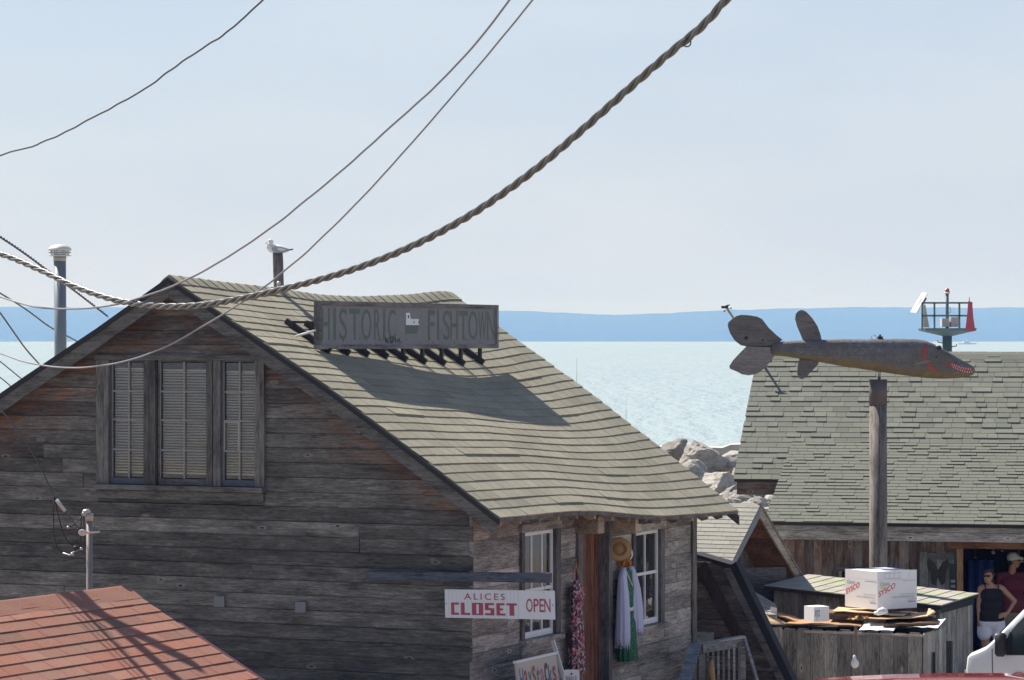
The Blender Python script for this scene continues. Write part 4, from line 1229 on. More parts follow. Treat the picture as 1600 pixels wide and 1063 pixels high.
pL = RO + E1 * X3 + EN * Z2 + UP * Y2; dirL = (EN * (Z3 - Z2) + UP * (Y3 - Y2)).normalized(); FL = frame(pL, E1, -dirL); lenL = math.hypot(Z3 - Z2, Y2 - Y3)
up_roof = MB(FU).box(0.0, XR, -lenU, 0.02, -0.07, -0.004).build('upper_roof', TAR, rb)
lo_roof = MB(FL).box(0.0, XR - X3, -lenL, 0.12, -0.06, -0.004).build('lower_roof', TAR, rb)
MB(FR).add([(0, R0.z - .01, 0), (XR, R0.z - .01, 0), (XR, 1.8, -4.2), (0, 1.8, -4.2)], [(0, 1, 2, 3)]).build('rear_roof', SH_GREEN, rb)
tabs = {}
def tab_mesh(w, thick):
    key = (w, thick)
    if key not in tabs:
        mb = MB(); e = EXP
        j = 0.004
        mb.add([(0, e + .02, .0), (w, e + .02, .0), (w, 0, thick), (0, 0, thick), (w, 0, -.003), (0, 0, -.003), (w, e + .02, -.003), (0, e + .02, -.003)],
               [(0, 3, 2, 1), (3, 5, 4, 2), (0, 7, 5, 3), (1, 2, 4, 6)])
        o = mb.build('shingle', SH_GREEN, None, recenter=False); me = o.data; bpy.data.objects.remove(o); WM.pop(o, None) if False else None
        tabs[key] = me
    return tabs[key]
EXP = 0.142
r6 = random.Random(3)
WS = (0.17, 0.21, 0.25, 0.29, 0.34)
def lay(FX, length, width, parent, skip, budget, xmax):
    rest = MB(FX); n_c = int(length / EXP) + 1; made = 0
    cells = []
    for c in range(n_c):
        y = -length + c * EXP - 0.01
        x = -r6.uniform(0, .2)
        while x < width:
            w = r6.choice(WS)
            a, b_ = max(x, -.015), min(x + w, width)
            if b_ - a > .04 and not skip(a, y): cells.append((a, b_ - a, y + r6.uniform(-.003, .003), c, w if (a == x and b_ == x + w) else None))
            x += w
    for (a, w, y, c, full) in cells:
        thick = r6.choice((0.007, 0.008, 0.008, 0.017, 0.021))
        if full and made < budget and a < xmax:
            me = tab_mesh(round(w - .005, 4), thick)
            o = bpy.data.objects.new('shingle', me); COL.objects.link(o); place(o, parent, FX @ T(a, y, 0)); made += 1
        else:
            e = EXP; w2 = w - .005
            rest.add([(a, y + e + .02, .0), (a + w2, y + e + .02, .0), (a + w2, y, thick), (a, y, thick), (a + w2, y, -.003), (a, y, -.003)], [(0, 3, 2, 1), (3, 5, 4, 2)])
    if rest.v: rest.build('shingle_field', SH_GREEN, parent, kind='stuff')
lay(FU, lenU, XR, up_roof, lambda a, y: a > X3 + .08 and -y > math.hypot(Z2, R0.z - Y2) + .12, 300, 5.2)
lay(FL, lenL, XR - X3, lo_roof, lambda a, y: False, 0, 0)
mb = MB(FR); n = 30; rr = []
for i in range(n + 1):
    x = XR * i / n; rr.append([(x, R0.z - .10, .15), (x, R0.z + .0, .03), (x, R0.z + .015, 0), (x, R0.z - .0, -.03), (x, R0.z - .10, -.15)])
mb.loft(rr, smooth=False); mb.build('ridge_cap', SH_GREEN, rb)
# fascias, walls, doorway
MB(FR).box(.04, X3 + .3, Y1 - .27, Y1 - .045, Z1 - .09, Z1 - .05).build('fascia_board', W_BROWN if False else wood('fascia_brown', (.10, .07, .055), (.19, .14, .11), (.16, .09, .06)), rb)
ZW = Z3 - .45
yb1, yb2 = LT(hit(1300, 830, RO + EN * (Z3 - .06), EN))[2], LT(hit(1300, 844, RO + EN * (Z3 - .06), EN))[2]
MB(FR).box(X3 + .06, XR, yb1 + .003, Y3 - .05, Z3 - .10, Z3 - .05).build('fascia_board', W_GREY, rb)
MB(FR).box(X3 + .10, XR, yb2, yb1 - .003, Z3 - .13, Z3 - .065).build('fascia_board', W_GREY, rb)
def rx(px, py, zz): p_ = hit(px, py, RO + EN * zz, EN) - RO; return p_.dot(E1)
def ry(px, py, zz): return hit(px, py, RO + EN * zz, EN).z
xd0 = rx(1505, 900, ZW); yd1 = ry(1550, 860, ZW)
x = X3 + .12
while x < xd0 - .1:
    w = r6.choice((.14, .16, .19)); x1 = min(x + w, xd0 - .1)
    mb = MB(FR); zo = r6.uniform(-.006, .006); hs_ = [0, .9, 1.35, 1.7, 2.2]
    vs = []; at = []
    mb.add([(xx, yy_, zz) for yy_ in hs_ for (xx, zz) in ((x + .002, ZW + zo), (x1 - .003, ZW + zo), (x1 - .003, ZW - .03 + zo), (x + .002, ZW - .03 + zo))],
           [(k * 4 + a, k * 4 + b_, k * 4 + 4 + b_, k * 4 + 4 + a) for k in range(4) for a, b_ in ((0, 1), (1, 2), (2, 3), (3, 0))], 0, [q_ for q_ in (0, 0, .5 * r6.random() * 1.5, r6.uniform(.5, 1), 1.0) for _ in range(4)])
    mb.build('plank', W_GREYV, rb); x = x1
MB(FR).box(xd0 - .1, xd0 - .002, 0, yd1 + .02, ZW - .06, ZW + .03).build('door_jamb', wood('jamb_orange', (.24, .13, .07), (.40, .24, .13), (.3, .15, .07), axis='y', knots=False), rb)
MB(FR).box(xd0 - .25, XR, yd1 + .022, 2.25, ZW - .04, ZW + .02).build('door_header', W_BROWN, rb)
# left end wall, inner room
mb = MB(FR); mb.add([(1.3, 0, ZW), (1.3, 0, -3.8), (1.3, 2.0, -3.8), (1.3, R0.z - .15, 0), (1.3, Y2 - .12, Z2), (1.3, 2.3, ZW)], [(0, 1, 2, 3, 4, 5)]); mb.build('end_wall', W_GREYV, rb)
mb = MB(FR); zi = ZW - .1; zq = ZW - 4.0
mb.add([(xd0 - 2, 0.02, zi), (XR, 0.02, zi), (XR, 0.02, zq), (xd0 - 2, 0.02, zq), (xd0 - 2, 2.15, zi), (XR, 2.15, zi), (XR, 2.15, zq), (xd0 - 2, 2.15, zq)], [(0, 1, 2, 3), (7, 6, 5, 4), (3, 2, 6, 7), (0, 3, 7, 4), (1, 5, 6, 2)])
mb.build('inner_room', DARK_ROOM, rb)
MB(FR).box(X3, XR, -.1, 0.0, ZW - .3, ZW + 1.2).build('doorstep_floor', W_GREY, rb)
# open plank door folded back against the wall
zd = ZW + .07; dx0, dx1 = rx(1437, 900, zd), rx(1491, 900, zd); dy1 = ry(1460, 862, zd)
door = MB(FR).box(dx0 + .02, dx1 - .02, .02, dy1 - .02, zd - .03, zd - .004).build('open_door', W_GREYV, rb)
nn = 4
for i in range(nn):
    a = dx0 + (dx1 - dx0) * i / nn; zo = r6.uniform(0, .005)
    MB(FR).box(a + .003, a + (dx1 - dx0) / nn - .003, .03, dy1 - .0 + r6.uniform(-.02, .01), zd - .002, zd + .022 + zo).build('door_plank', W_FENCE, door)
MB(FR).box(dx0 + .14, dx1, dy1 - .12, dy1 - .02, zd + .03, zd + .055).build('door_batten', W_TRIM, door)
bf = MB(FR); cx = (dx0 + dx1) / 2 + .02; cy = ry(1462, 893, zd)
for s_ in (-1, 1):
    bf.prism([(cx, cy + .02), (cx + s_ * .08, cy + .16), (cx + s_ * .16, cy + .20), (cx + s_ * .17, cy + .10), (cx + s_ * .12, cy - .02), (cx + s_ * .11, cy - .18), (cx + s_ * .05, cy - .22), (cx, cy - .08)], zd + .03, zd + .04)
bf.build('butterfly_ornament', paint('rusty_iron', (.045, .04, .03), .8, .35, 12), door)
MB(FR).box(rx(1484, 880, zd), rx(1494, 880, zd), ry(1489, 925, zd), ry(1489, 881, zd), zd + .03, zd + .045).build('hours_strip', BLACKM, door)
hrs = MB(FR)
for k in range(3):
    yk = ry(1489, 908 + k * 8, zd); hrs.box(rx(1486, 900, zd), rx(1493, 900, zd), yk - .022, yk + .022, zd + .046, zd + .048)
hrs.build('hours_lines', paint('pale_print', (.3, .3, .3), .8, .3, 60), door)
# window frame low on the wall
xw0, xw1 = rx(1306, 892, ZW), rx(1372, 892, ZW); yw = ry(1330, 886, ZW)
wn_ = MB(FR).box(xw0, xw1, yw - .07, yw, ZW + .008, ZW + .04).build('window', W_TRIM, rb)
MB(FR).box(xw0 + .06, xw1 - .06, .75, yw - .075, ZW + .008, ZW + .016).build('pane', paint('dark_glass', (.02, .022, .025), .1, .1, 2), wn_)
MB(FR).box(xw0 + .05, xw0 + .1, .75, yw - .072, ZW + .018, ZW + .045).build('casing', W_BEAM, wn_)
# things in the dark doorway
tp = thing('blue_tarp', 'dark blue tarp hanging in the open doorway behind the woman', 'tarp', RO + E1 * (xd0 + .25) + EN * (ZW - .6))
mb = MB(FR); rr = []
for i in range(13):
    x = xd0 + .02 + .42 * i / 12.0; zz = ZW - .55 + .04 * math.sin(i * 1.4); rr.append([(x, 0.05, zz), (x, 1.72, zz + .02), (x, 1.72, zz - .02), (x, 0.05, zz - .03)])
mb.loft(rr); mb.build('cloth', paint('blue_tarp', (.02, .035, .12), .5, .25, 6), tp)
for i, (px, py, w, h, c) in enumerate(((1552, 864, 5, 6, .7), (1592, 877, 14, 4, .7), (1566, 862, 5, 2, .5), (1524, 872, 6, 3, .25))):  # white lights and bright spots, modelled as pale unlit tubes
    zz = ZW - 2.2; x = rx(px, py, zz); y = ry(px, py, zz); s_ = .0107
    o = thing('light_spot', ('small pale bundle of light at the top of the doorway left of the cap', 'pale spot of light at the right edge behind the white cap', 'thin pale strip of light at the doorway top between bundle and cap', 'dim grey strip of light high in the doorway above the blue tarp')[i], 'glimmer', RO + E1 * x + EN * zz + UP * y)
    mb = MB(FR); mb.tube([(x - w * s_ / 2, y, zz), (x - w * s_ * .2, y + .008, zz), (x + w * s_ / 2, y - .005, zz)], [h * s_ * .35, h * s_ * .5, h * s_ * .3], 10); mb.tube([(x, y, zz), (x, 2.14, zz)], .004, 6)
    mb.build('cloth', paint('pale_glimmer', (c, c, c * .97), .7, .15, 20), o)

# weather vane on its gable peak
vb, vt = P(1184, 557, DR - .02), P(1136, 482, DR - .2)
wv = thing('weather_vane', 'leaning wind vane pole with small cups at the end of the green shingled ridge', 'weather vane', vb)
MB().tube([vb - (vt - vb) * .15, vt], .022, 8).build('pole', paint('vane_pole', (.34, .30, .27), .6, .2, 9), wv)
mb = MB(); d_ = Vector((1, -.2, .0)).normalized()
mb.bar(vt - d_ * .10 + UP * .02, vt + d_ * .02 + UP * .02, .03, .045); mb.bar(vt - d_ * .02 + UP * .045, vt + d_ * .05 + UP * .06, .012, .02); mb.build('vane', BLACKM, wv)
for dx_, dz_ in ((-.045, -.05), (.07, .0)):
    mb = MB(); mb.ball(vt + Vector((dx_, 0, dz_)), .015, .015, .015); mb.tube([vt, vt + Vector((dx_, 0, dz_))], .004, 5); mb.build('cup', BLACKM, wv)

# ------------------------------------------------------------------ little gabled shed
GA = P(1187, 790, 46.6)
gsh = thing('gabled_shed', 'small open gabled shed with pale shingles and tan rake boards', 'shed', Vector((GA.x, GA.y, 0)))
FSH = frame(Vector((GA.x, GA.y, 0)), U, UP)          # gable end plane: x deeper into the picture, z outwards to the right
za = GA.z; sl_ = 0.64; near, far = 1.30, 2.15
def shp(x): return za - abs(x) * sl_
LSH = 3.4
dirN = (Vector((0, 0, -sl_)) - U).normalized(); FN = frame(GA, -G, -dirN); lenN = near * math.hypot(1, sl_)
sroof = MB(FN).box(-LSH, 0.0, -lenN, 0.0, -.05, -.004).build('front_roof', TAR, gsh)
c = 0; EX2 = .105
while c * EX2 < lenN:
    y = -lenN + c * EX2; xx = -((c % 2) * .14 + .02 * (c % 3))
    x = 0.30 - ((c % 3) * .095)
    while x > -LSH:
        a, b_ = max(x - .285, -LSH), min(x, .012)
        if b_ - a > .03:
            MB(FN).add([(a + .002, y + EX2 + .015, 0), (b_ - .002, y + EX2 + .015, 0), (b_ - .002, y, .008), (a + .002, y, .008), (b_ - .002, y, -.002), (a + .002, y, -.002)], [(0, 3, 2, 1), (3, 5, 4, 2)]).build('shingle', SH_LIGHT, sroof)
        x -= .285
    c += 1
mb = MB(FSH); mb.prism([(0, za - .004), (far, shp(far)), (far, shp(far) - .05), (0, za - .06)], -LSH, .0); mb.build('rear_roof', SH_LIGHT, gsh)
for i in range(9):
    x0, x1 = far * i / 9.0, far * (i + 1) / 9.0 - .006
    mb = MB(FSH); mb.prism([(x0 + .02, shp(x0 + .02) - .063), (x1 + .02, shp(x1 + .02) - .063), (x1 + .02, shp(x1 + .02) - .08), (x0 + .02, shp(x0 + .02) - .08)], -1.0, -.012); mb.build('soffit_plank', W_BROWN, gsh)
TANB = wood('tan_rake', (.22, .185, .15), (.36, .31, .26), (.2, .12, .08), knots=False)
BLR = paint('blue_grey_rake', (.20, .22, .26), .6, .25, 7)
mb = MB(FSH); mb.prism([(0, za - .01), (0, za - .17), (-near, shp(near) - .12), (-near, shp(near) - .01)], -.02, .012); mb.build('rake_board', BLR, gsh)
mb = MB(FSH); mb.prism([(0.002, za - .005), (far, shp(far) - .005), (far, shp(far) - .15), (0.002, za - .18)], -.02, .012); mb.build('rake_board', TANB, gsh)
mb = MB(FSH); mb.prism([(0.002, za + .03), (far, shp(far) + .03), (far, shp(far) - .003), (0.002, za - .003)], -.03, .03); mb.build('rake_trim', W_GREY, gsh)
for i in range(20):
    x0 = -near + .18 + i * .165; x1 = x0 + .16
    mb = MB(FSH); tp_ = lambda x: shp(x) - .09
    mid = [0.0] if x0 < 0 < x1 else []
    if x1 > far - .1: break
    zw_ = -.62 if i % 2 else -.625
    mb.prism([(x0, -.1), (x1, -.1), (x1, tp_(x1))] + [(q_, tp_(q_)) for q_ in mid] + [(x0, tp_(x0))], zw_ - .03, zw_); mb.build('wall_plank', W_GREYV, gsh)
mb = MB(FSH); mb.box(-near + .1, -near + .14, -.1, shp(near) - .02, -LSH, -.65); mb.build('side_wall', W_GREYV, gsh)
mb = MB(FSH); mb.prism([(.55, .9), (.95, .9), (.62, 1.32)], -.60, -.55); mb.build('yellow_offcut', paint('plywood', (.50, .33, .15), .7, .2, 9), gsh)
# low shingle roof tucked in front of it
lr = thing('low_roof', 'small patch of low pale shingle roof between dark shed and picket enclosure', 'roof', P(1190, 960, 45.4))
pq = [P(1160, 914, 45.9), P(1213, 945, 45.6), P(1213, 962, 45.0), P(1172, 962, 45.0)]
mb = MB(); nq = Vector((0, 0, .03)); mb.add(pq + [p_ - nq for p_ in pq], [(3, 2, 1, 0), (4, 5, 6, 7), (0, 1, 5, 4), (1, 2, 6, 5), (2, 3, 7, 6), (3, 0, 4, 7)]); dk_ = mb.build('deck', SH_LIGHT, lr)
for k in range(5):
    t0_, t1_ = k / 5.0, (k + 1) / 5.0
    a0, a1 = pq[0].lerp(pq[3], t0_), pq[0].lerp(pq[3], t1_); b0, b1 = pq[1].lerp(pq[2], t0_), pq[1].lerp(pq[2], t1_)
    for j in range(3):
        u0, u1 = j / 3.0 + .006, (j + 1) / 3.0 - .006
        v4 = [a0.lerp(b0, u0) + UP * .004, a0.lerp(b0, u1) + UP * .004, a1.lerp(b1, u1) + UP * .016, a1.lerp(b1, u0) + UP * .016]
        MB().add(v4 + [v4[2] - UP * .02, v4[3] - UP * .02], [(0, 3, 2, 1), (3, 5, 4, 2)]).build('shingle', SH_LIGHT, dk_)
MB().add([P(1204, 948, 45.1), P(1214, 950, 45.1), P(1214, 975, 45.1), P(1204, 975, 45.1), P(1204, 948, 45.14), P(1214, 950, 45.14), P(1214, 975, 45.14), P(1204, 975, 45.14)], [(3, 2, 1, 0), (4, 5, 6, 7), (0, 1, 5, 4), (1, 2, 6, 5), (2, 3, 7, 6), (3, 0, 4, 7)]).build('white_board', WHITE, lr)
MB().box(pq[0].x - .1, pq[1].x, 45.2, 45.8, -.05, 1.0).build('low_wall', W_DARK, lr)
for k in range(6):
    zq0 = -.05 + k * .3; MB().box(P(1140, 900, 47.4).x, P(1228, 900, 47.4).x, 47.38, 47.41, zq0, zq0 + .293).build('rear_board', W_DARK, lr)

# ------------------------------------------------------------------ flat roofed store behind the enclosure
S0 = P(1197, 914.6, 46.5); SX = -G
st_ = thing('utility_store', 'low plank store with nearly flat patchy grey and green shingle roof', 'shed', Vector((S0.x, S0.y, 0)) + SX * 1.3 + U)
WST, DST = 2.735, 1.98
def zst(x, w): return S0.z + (5.25 - 415.0 * 45.36 / F - S0.z) * x / WST + (5.25 - 366.5 * 48.3 / F - S0.z) * w / DST
def sp(x, w, o=0.0): return Vector((S0.x, S0.y, 0)) + SX * x + U * w + UP * (zst(x, w) + o)
vs = [sp(x, w, o) for o in (-.05, -.004) for (x, w) in ((0, 0), (WST, 0), (WST, DST), (0, DST))]
sdk = MB().add(vs, [(3, 2, 1, 0), (4, 5, 6, 7), (0, 1, 5, 4), (1, 2, 6, 5), (2, 3, 7, 6), (3, 0, 4, 7)]).build('roof', TAR, st_)
nc_ = 13
for c in range(nc_):
    x0, x1 = WST * c / nc_, WST * (c + 1) / nc_
    w = -.03 - (c % 3) * .1
    while w < DST:
        a, b_ = max(w, -.03), min(w + .30, DST + .02)
        if b_ - a > .04:
            v4 = [sp(x0 - .02, a + .002, .002), sp(x1 + .01, a + .002, .012), sp(x1 + .01, b_ - .002, .012), sp(x0 - .02, b_ - .002, .002)]
            MB().add(v4 + [v4[1] - UP * .018, v4[2] - UP * .018, v4[0] - UP * .012], [(0, 1, 2, 3), (1, 4, 5, 2), (0, 6, 4, 1)]).build('shingle', SH_SHED, sdk)
        w += .30
FST = frame(Vector((S0.x, S0.y, 0)), SX, UP)
x = .08
while x < WST - .1:
    w = .13; mb = MB(FST); zo = r6.uniform(-.004, .004)
    mb.strip([(x, -.05), (x + w - .003, -.05)], [(x, zst(x, 0) - .055), (x + w - .003, zst(x + w, 0) - .055)], -.16 + zo, -.13 + zo, None)
    o = mb.build('plank', W_GREYV, st_); o.color = (.55 if r6.random() < .4 else .9, 1, 1, 1); x += w
W_STORE = wood('store_pale', (.20, .19, .18), (.38, .365, .345), (.2, .12, .07), axis='y', knots=False)
FST2 = frame(Vector((S0.x, S0.y, 0)) + SX * (WST - .12), U, UP)
w = .02
while w < DST:
    mb = MB(FST2); zo = r6.uniform(-.004, .006); mb.box(w, w + .145, -.05, zst(WST, w) - .14, -.03 + zo, zo); mb.build('plank', W_STORE, st_); w += .15
mb = MB(FST2); mb.box(-.02, DST, zst(WST, 1) - .15, zst(WST, 1) - .06, .02, .05); mb.build('eave_flap', paint('green_tar_flap', (.035, .045, .042), .8, .3, 6), st_)
mb = MB(FST); mb.strip([(-.02, zst(0, 0) - .06), (WST, zst(WST, 0) - .06)], [(-.02, zst(0, 0) - .006), (WST, zst(WST, 0) - .006)], .0, .03); mb.build('roof_edge', TAR, st_)
MB(FST2).box(.55, .62, -.05, .75, .03, .12).build('dark_post', W_DARKV, st_)

# ------------------------------------------------------------------ picket enclosure, bin and cardboard
F0 = P(1203, 980, 44.9); FF = frame(Vector((F0.x, F0.y, 0)), -G, UP); FW = 2.31; FT = F0.z
en = thing('picket_enclosure', 'grey dog-eared picket enclosure heaped with flattened cardboard', 'fence', Vector((F0.x, F0.y, 0)))
npk = 11
for i in range(npk):
    a = FW * i / npk; w = FW / npk - .006; t = FT + r6.uniform(-.012, .012); zo = r6.uniform(-.004, .004)
    mb = MB(FF); mb.prism([(a, -.05), (a + w, -.05), (a + w, t - .035), (a + w - .03, t), (a + .03, t), (a, t - .035)], zo, zo + .02); mb.build('picket', W_FENCE, en)
FF2 = frame(Vector((F0.x, F0.y, 0)) - G * FW, U, UP)
for i in range(6):
    a = .01 + i * .185; t = FT + r6.uniform(-.01, .015)
    mb = MB(FF2); zo = r6.uniform(-.006, .006); mb.prism([(a, -.05), (a + .175, -.05), (a + .175, t - .03), (a + .15, t), (a + .025, t), (a, t - .03)], zo - .0, zo + .02); mb.build('picket', wood('picket_lit', (.20, .19, .18), (.36, .35, .33), (.2, .12, .07), axis='y', knots=False) if i == 0 else bpy.data.materials['picket_lit'], en)  # right face: its grazing sunlight put in as a paler wood
MB(FF).box(0, FW, .25, .34, -.05, -.004).build('rail', W_GREY, en)
MB(FF).box(.55, FW + .01, FT - .055, FT - .02, .026, .05).build('rail', W_GREY, en)
MB(FF2).bar((.42, .0, .05), (.40, .75, .05), .03, .04).build('latch_bar', BLACKM, en)
bn = thing('waste_bin', 'dark waste bin hidden under the heap of cardboard inside the pickets', 'bin', Vector((F0.x, F0.y, 0)) - G * 1.1 + U * .6)
FB = frame(Vector((F0.x, F0.y, 0)) + U * .1, -G, UP)
mb = MB(FB); mb.prism([(.12, .05), (FW - .12, .05), (FW - .06, FT - .04), (.06, FT - .04)], -.95, -.06); mb.build('tub', paint('dark_green_bin', (.02, .03, .026), .5, .2, 5), bn)
CARD = paint('brown_cardboard', (.42, .24, .12), .85, .15, 6); CARD2 = paint('pale_cardboard', (.58, .40, .24), .85, .12, 6); CWHITE = paint('white_cardboard', (.74, .74, .75), .7, .05, 4); CDARK = paint('dark_cardboard', (.16, .09, .05), .9, .2, 6)


def sheet(label, pts, thick, mat, fold=0.0):
    """bent board through four photo corners (px, py, depth)"""
    q = [P(*p_) for p_ in pts]; t = thing('cardboard_sheet', label, 'cardboard', (q[0] + q[2]) / 2, 'flattened cardboard on the enclosure')
    mb = MB(); n = 6; top = []; bt = []
    for i in range(n + 1):
        for j in range(3):
            p_ = q[0].lerp(q[1], i / n).lerp(q[3].lerp(q[2], i / n), j / 2.0)
            p_ = p_ + UP * (fold * math.sin(math.pi * i / n) + .006 * math.sin(i * 2.3 + j + pts[0][0]))
            top.append(p_); bt.append(p_ - UP * thick)
    k = len(top); fs = []
    for i in range(n):
        for j in range(2):
            a = i * 3 + j; fs += [(a, a + 1, a + 4, a + 3), (k + a, k + a + 3, k + a + 4, k + a + 1)]
        fs += [(i * 3, i * 3 + 3, k + i * 3 + 3, k + i * 3), (i * 3 + 2, k + i * 3 + 2, k + i * 3 + 5, i * 3 + 5)]
    fs += [(0, k, k + 1, 1), (1, k + 1, k + 2, 2), (n * 3, n * 3 + 1, k + n * 3 + 1, k + n * 3), (n * 3 + 1, n * 3 + 2, k + n * 3 + 2, k + n * 3 + 1)]
    mb.add(top + bt, fs); mb.build('panel', mat, t); return t


sheet('tan cardboard flap sticking out at the far left of the heap', [(1184, 955, 44.9), (1204, 974, 44.7), (1238, 975, 45.2), (1210, 957, 45.6)], .012, CARD2, .0)
sheet('brown cardboard sheet curving from the left flap to the small white box', [(1200, 958, 45.3), (1252, 974, 44.9), (1262, 971, 45.5), (1220, 958, 45.8)], .02, CARD, .015)
sheet('long brown cardboard sheet under the small white box', [(1228, 974, 44.7), (1345, 978, 44.4), (1350, 970, 45.3), (1240, 968, 45.5)], .014, CARD, .01)
sheet('wide dark cardboard layer behind the small white box', [(1290, 958, 44.9), (1440, 964, 44.6), (1440, 957, 45.4), (1295, 952, 45.6)], .035, CDARK, .01)
sheet('long pale cardboard edge under the printed white box', [(1300, 955, 44.8), (1412, 962, 44.5), (1420, 957, 45.3), (1310, 949, 45.6)], .012, CARD2, .012)
sheet('brown cardboard tray right of the orange scraps', [(1352, 966, 44.5), (1455, 962, 44.2), (1462, 955, 45.0), (1360, 960, 45.2)], .012, CARD2, -.02)
sheet('dark brown cardboard slab low on the right of the heap', [(1380, 976, 44.3), (1466, 972, 44.0), (1466, 965, 44.9), (1385, 968, 45.1)], .03, CDARK, .0)
sheet('white cardboard sheet drooping over the picket tops in the middle', [(1342, 984, 44.25), (1396, 985, 44.1), (1404, 974, 44.5), (1352, 973, 44.7)], .006, CWHITE, .0)
sheet('white cardboard sheet jutting out at the right end of the heap', [(1418, 979, 44.2), (1465, 981, 43.8), (1478, 967, 44.4), (1440, 970, 44.8)], .006, CWHITE, .0)
sheet('small upright tan flap at the right end of the heap', [(1447, 963, 44.2), (1456, 958, 44.1), (1461, 955, 44.4), (1451, 950, 44.6)], .01, CARD2, .0)
sc_ = thing('paper_scraps', 'crumpled orange brown paper scraps in the middle of the heap', 'paper', P(1340, 968, 44.5))
for i in range(9):
    p_ = P(r6.uniform(1328, 1360), r6.uniform(963, 970), 44.5); a_ = [p_ + Vector((r6.uniform(-.08, .08), r6.uniform(-.05, .05), r6.uniform(-.02, .03))) for _ in range(3)]
    MB().add(a_ + [q_ - UP * .008 for q_ in a_], [(0, 1, 2), (5, 4, 3), (0, 3, 4, 1), (1, 4, 5, 2), (2, 5, 3, 0)]).build('scrap', paint('orange_paper', (.50, .25, .07), .8, .2, 9) if i == 0 else bpy.data.materials['orange_paper'], sc_)
cp = thing('crumpled_tissue', 'crumpled white tissue in front of the printed box', 'paper', P(1379, 955, 44.4))
mb = MB(); mb.ball(P(1379, 955, 44.4), .075, .06, .05, 14, 9); mb.ball(P(1372, 958, 44.4), .06, .05, .03, 12, 8); o = mb.build('wad', CWHITE, cp)
for v_ in o.data.vertices: v_.co *= 1 + .35 * mnoise.noise(v_.co * 30)


def carton(name, label, corner, yaw, w, d, h, mat, roll=0.0):
    x = Vector((math.cos(yaw), math.sin(yaw), 0)); M = frame(corner, x, UP) @ Matrix.Rotation(roll, 4, 'Z')
    t = thing(name, label, 'box', corner); return t, M


# printed white carton, seen on its corner: right face towards x, left face towards -z of the frame
cor = P(1371, 950, 44.6); yw_ = math.radians(33)
bx, M1 = carton('printed_carton', 'large white carton with red printed name standing on the cardboard heap', cor, yw_, .7, .7, .55, CWHITE)
wR, hB = .745, .525; wL = .74
MB(M1).box(0, wR, -.03, hB - .13, -wL, 0).build('carton_body', CWHITE, bx)
for q_ in ((0, wR, hB - .128, hB, -.008, 0), (0, wR, hB - .128, hB - .01, -wL, -wL + .008), (0, .008, hB - .128, hB - .005, -wL, -.0085), (wR - .008, wR, hB - .128, hB - .012, -wL, -.0085)):
    MB(M1).box(*q_).build('carton_flap', CWHITE, bx)
MB(M1).box(.009, wR - .009, hB - .13, hB - .016, -wL + .009, -.009).build('carton_top', CWHITE, bx)
M2 = M1 @ Matrix(((0, 0, -1, 0), (0, 1, 0, 0), (1, 0, 0, 0), (0, 0, 0, 1)))     # left face: x runs into the picture to the left
REDP = paint('red_print', (.62, .035, .06), .6, .05, 3); GREYP = paint('grey_print', (.22, .23, .28), .7, .1, 3); YELP = paint('yellow_print', (.75, .60, .05), .6, .05, 3)
for (M_, W_, sgn, tag_) in ((M1, wR, 1, 'r'), (M1 @ Matrix.Translation((-.0, 0, 0)) @ Matrix.Rotation(math.radians(-90), 4, 'Y') @ Matrix.Translation((-wL, 0, 0)), wL, 1, 'l')):
    zz = .0025
    mb = MB(M_); put_text(mb, 'SYSCO', W_ * .03, W_ * .45, .15, .23, zz, offset=.014, rise=.13); mb.build('red_lettering', REDP, bx)
    mb = MB(M_); put_text(mb, 'Classic', W_ * .07, W_ * .31, .31, .365, zz, rise=.01)
    mb.build('grey_lettering', GREYP, bx); mb = MB(M_)
    put_text(mb, '88 LND CLR BOTTOM', W_ * .58, W_ * .95, .170, .185, zz); put_text(mb, 'CAKE CUP DISPENSER PACK', W_ * .36, W_ * .93, .128, .150, zz); put_text(mb, '16 / 100 CT', W_ * .75, W_ * .95, .095, .110, zz); put_text(mb, '5838626', W_ * .77, W_ * .96, .055, .078, zz, offset=.02)
    mb.build('grey_lettering', GREYP, bx); mb = MB(M_); mb.box(W_ * .62, W_ * .97, .372, .376, .001, .002)
    if tag_ == 'r':
        mb.build('print_rule', GREYP, bx); mb = MB(M_)
        for k in range(4): mb.box(W_ * (.18 + .12 * k), W_ * (.185 + .12 * k), .415, .495, .001, .002)
        mb.box(W_ * .18, W_ * .62, .412, .416, .001, .002); mb.box(W_ * .18, W_ * .62, .492, .496, .001, .002); mb.box(W_ * .8, W_ * .804, .415, .495, .001, .002)
    mb.build('print_rule' if tag_ == 'l' else 'print_grid', GREYP, bx)
    if tag_ == 'r': mb = MB(M_); mb.prism([(W_ * .06, .275), (W_ * .20, .275), (W_ * .17, .30), (W_ * .08, .30)], .001, .002); mb.build('yellow_mark', YELP, bx)
cor2 = P(1272, 972, 44.4)
b2, M3 = carton('small_carton', 'small plain white carton on the left part of the cardboard heap', cor2, math.radians(28), .26, .26, .2, CWHITE)
MB(M3).box(0, .26, 0.0, .215, -.26, 0).build('carton_body', CWHITE, b2)
mb = MB(M3); put_text(mb, 'xyz', .012, .10, .03, .17, .002, offset=.01); mb.build('scrawl', GREYP, b2)
tw = thing('hanging_strap', 'brown tape strip hanging down the pickets with a white wad at its end', 'tape', P(1336, 985, 44.1))
mb = MB(); q_ = [P(1337, 978, 44.15), P(1337.5, 1000, 44.12), P(1335, 1025, 44.12)]
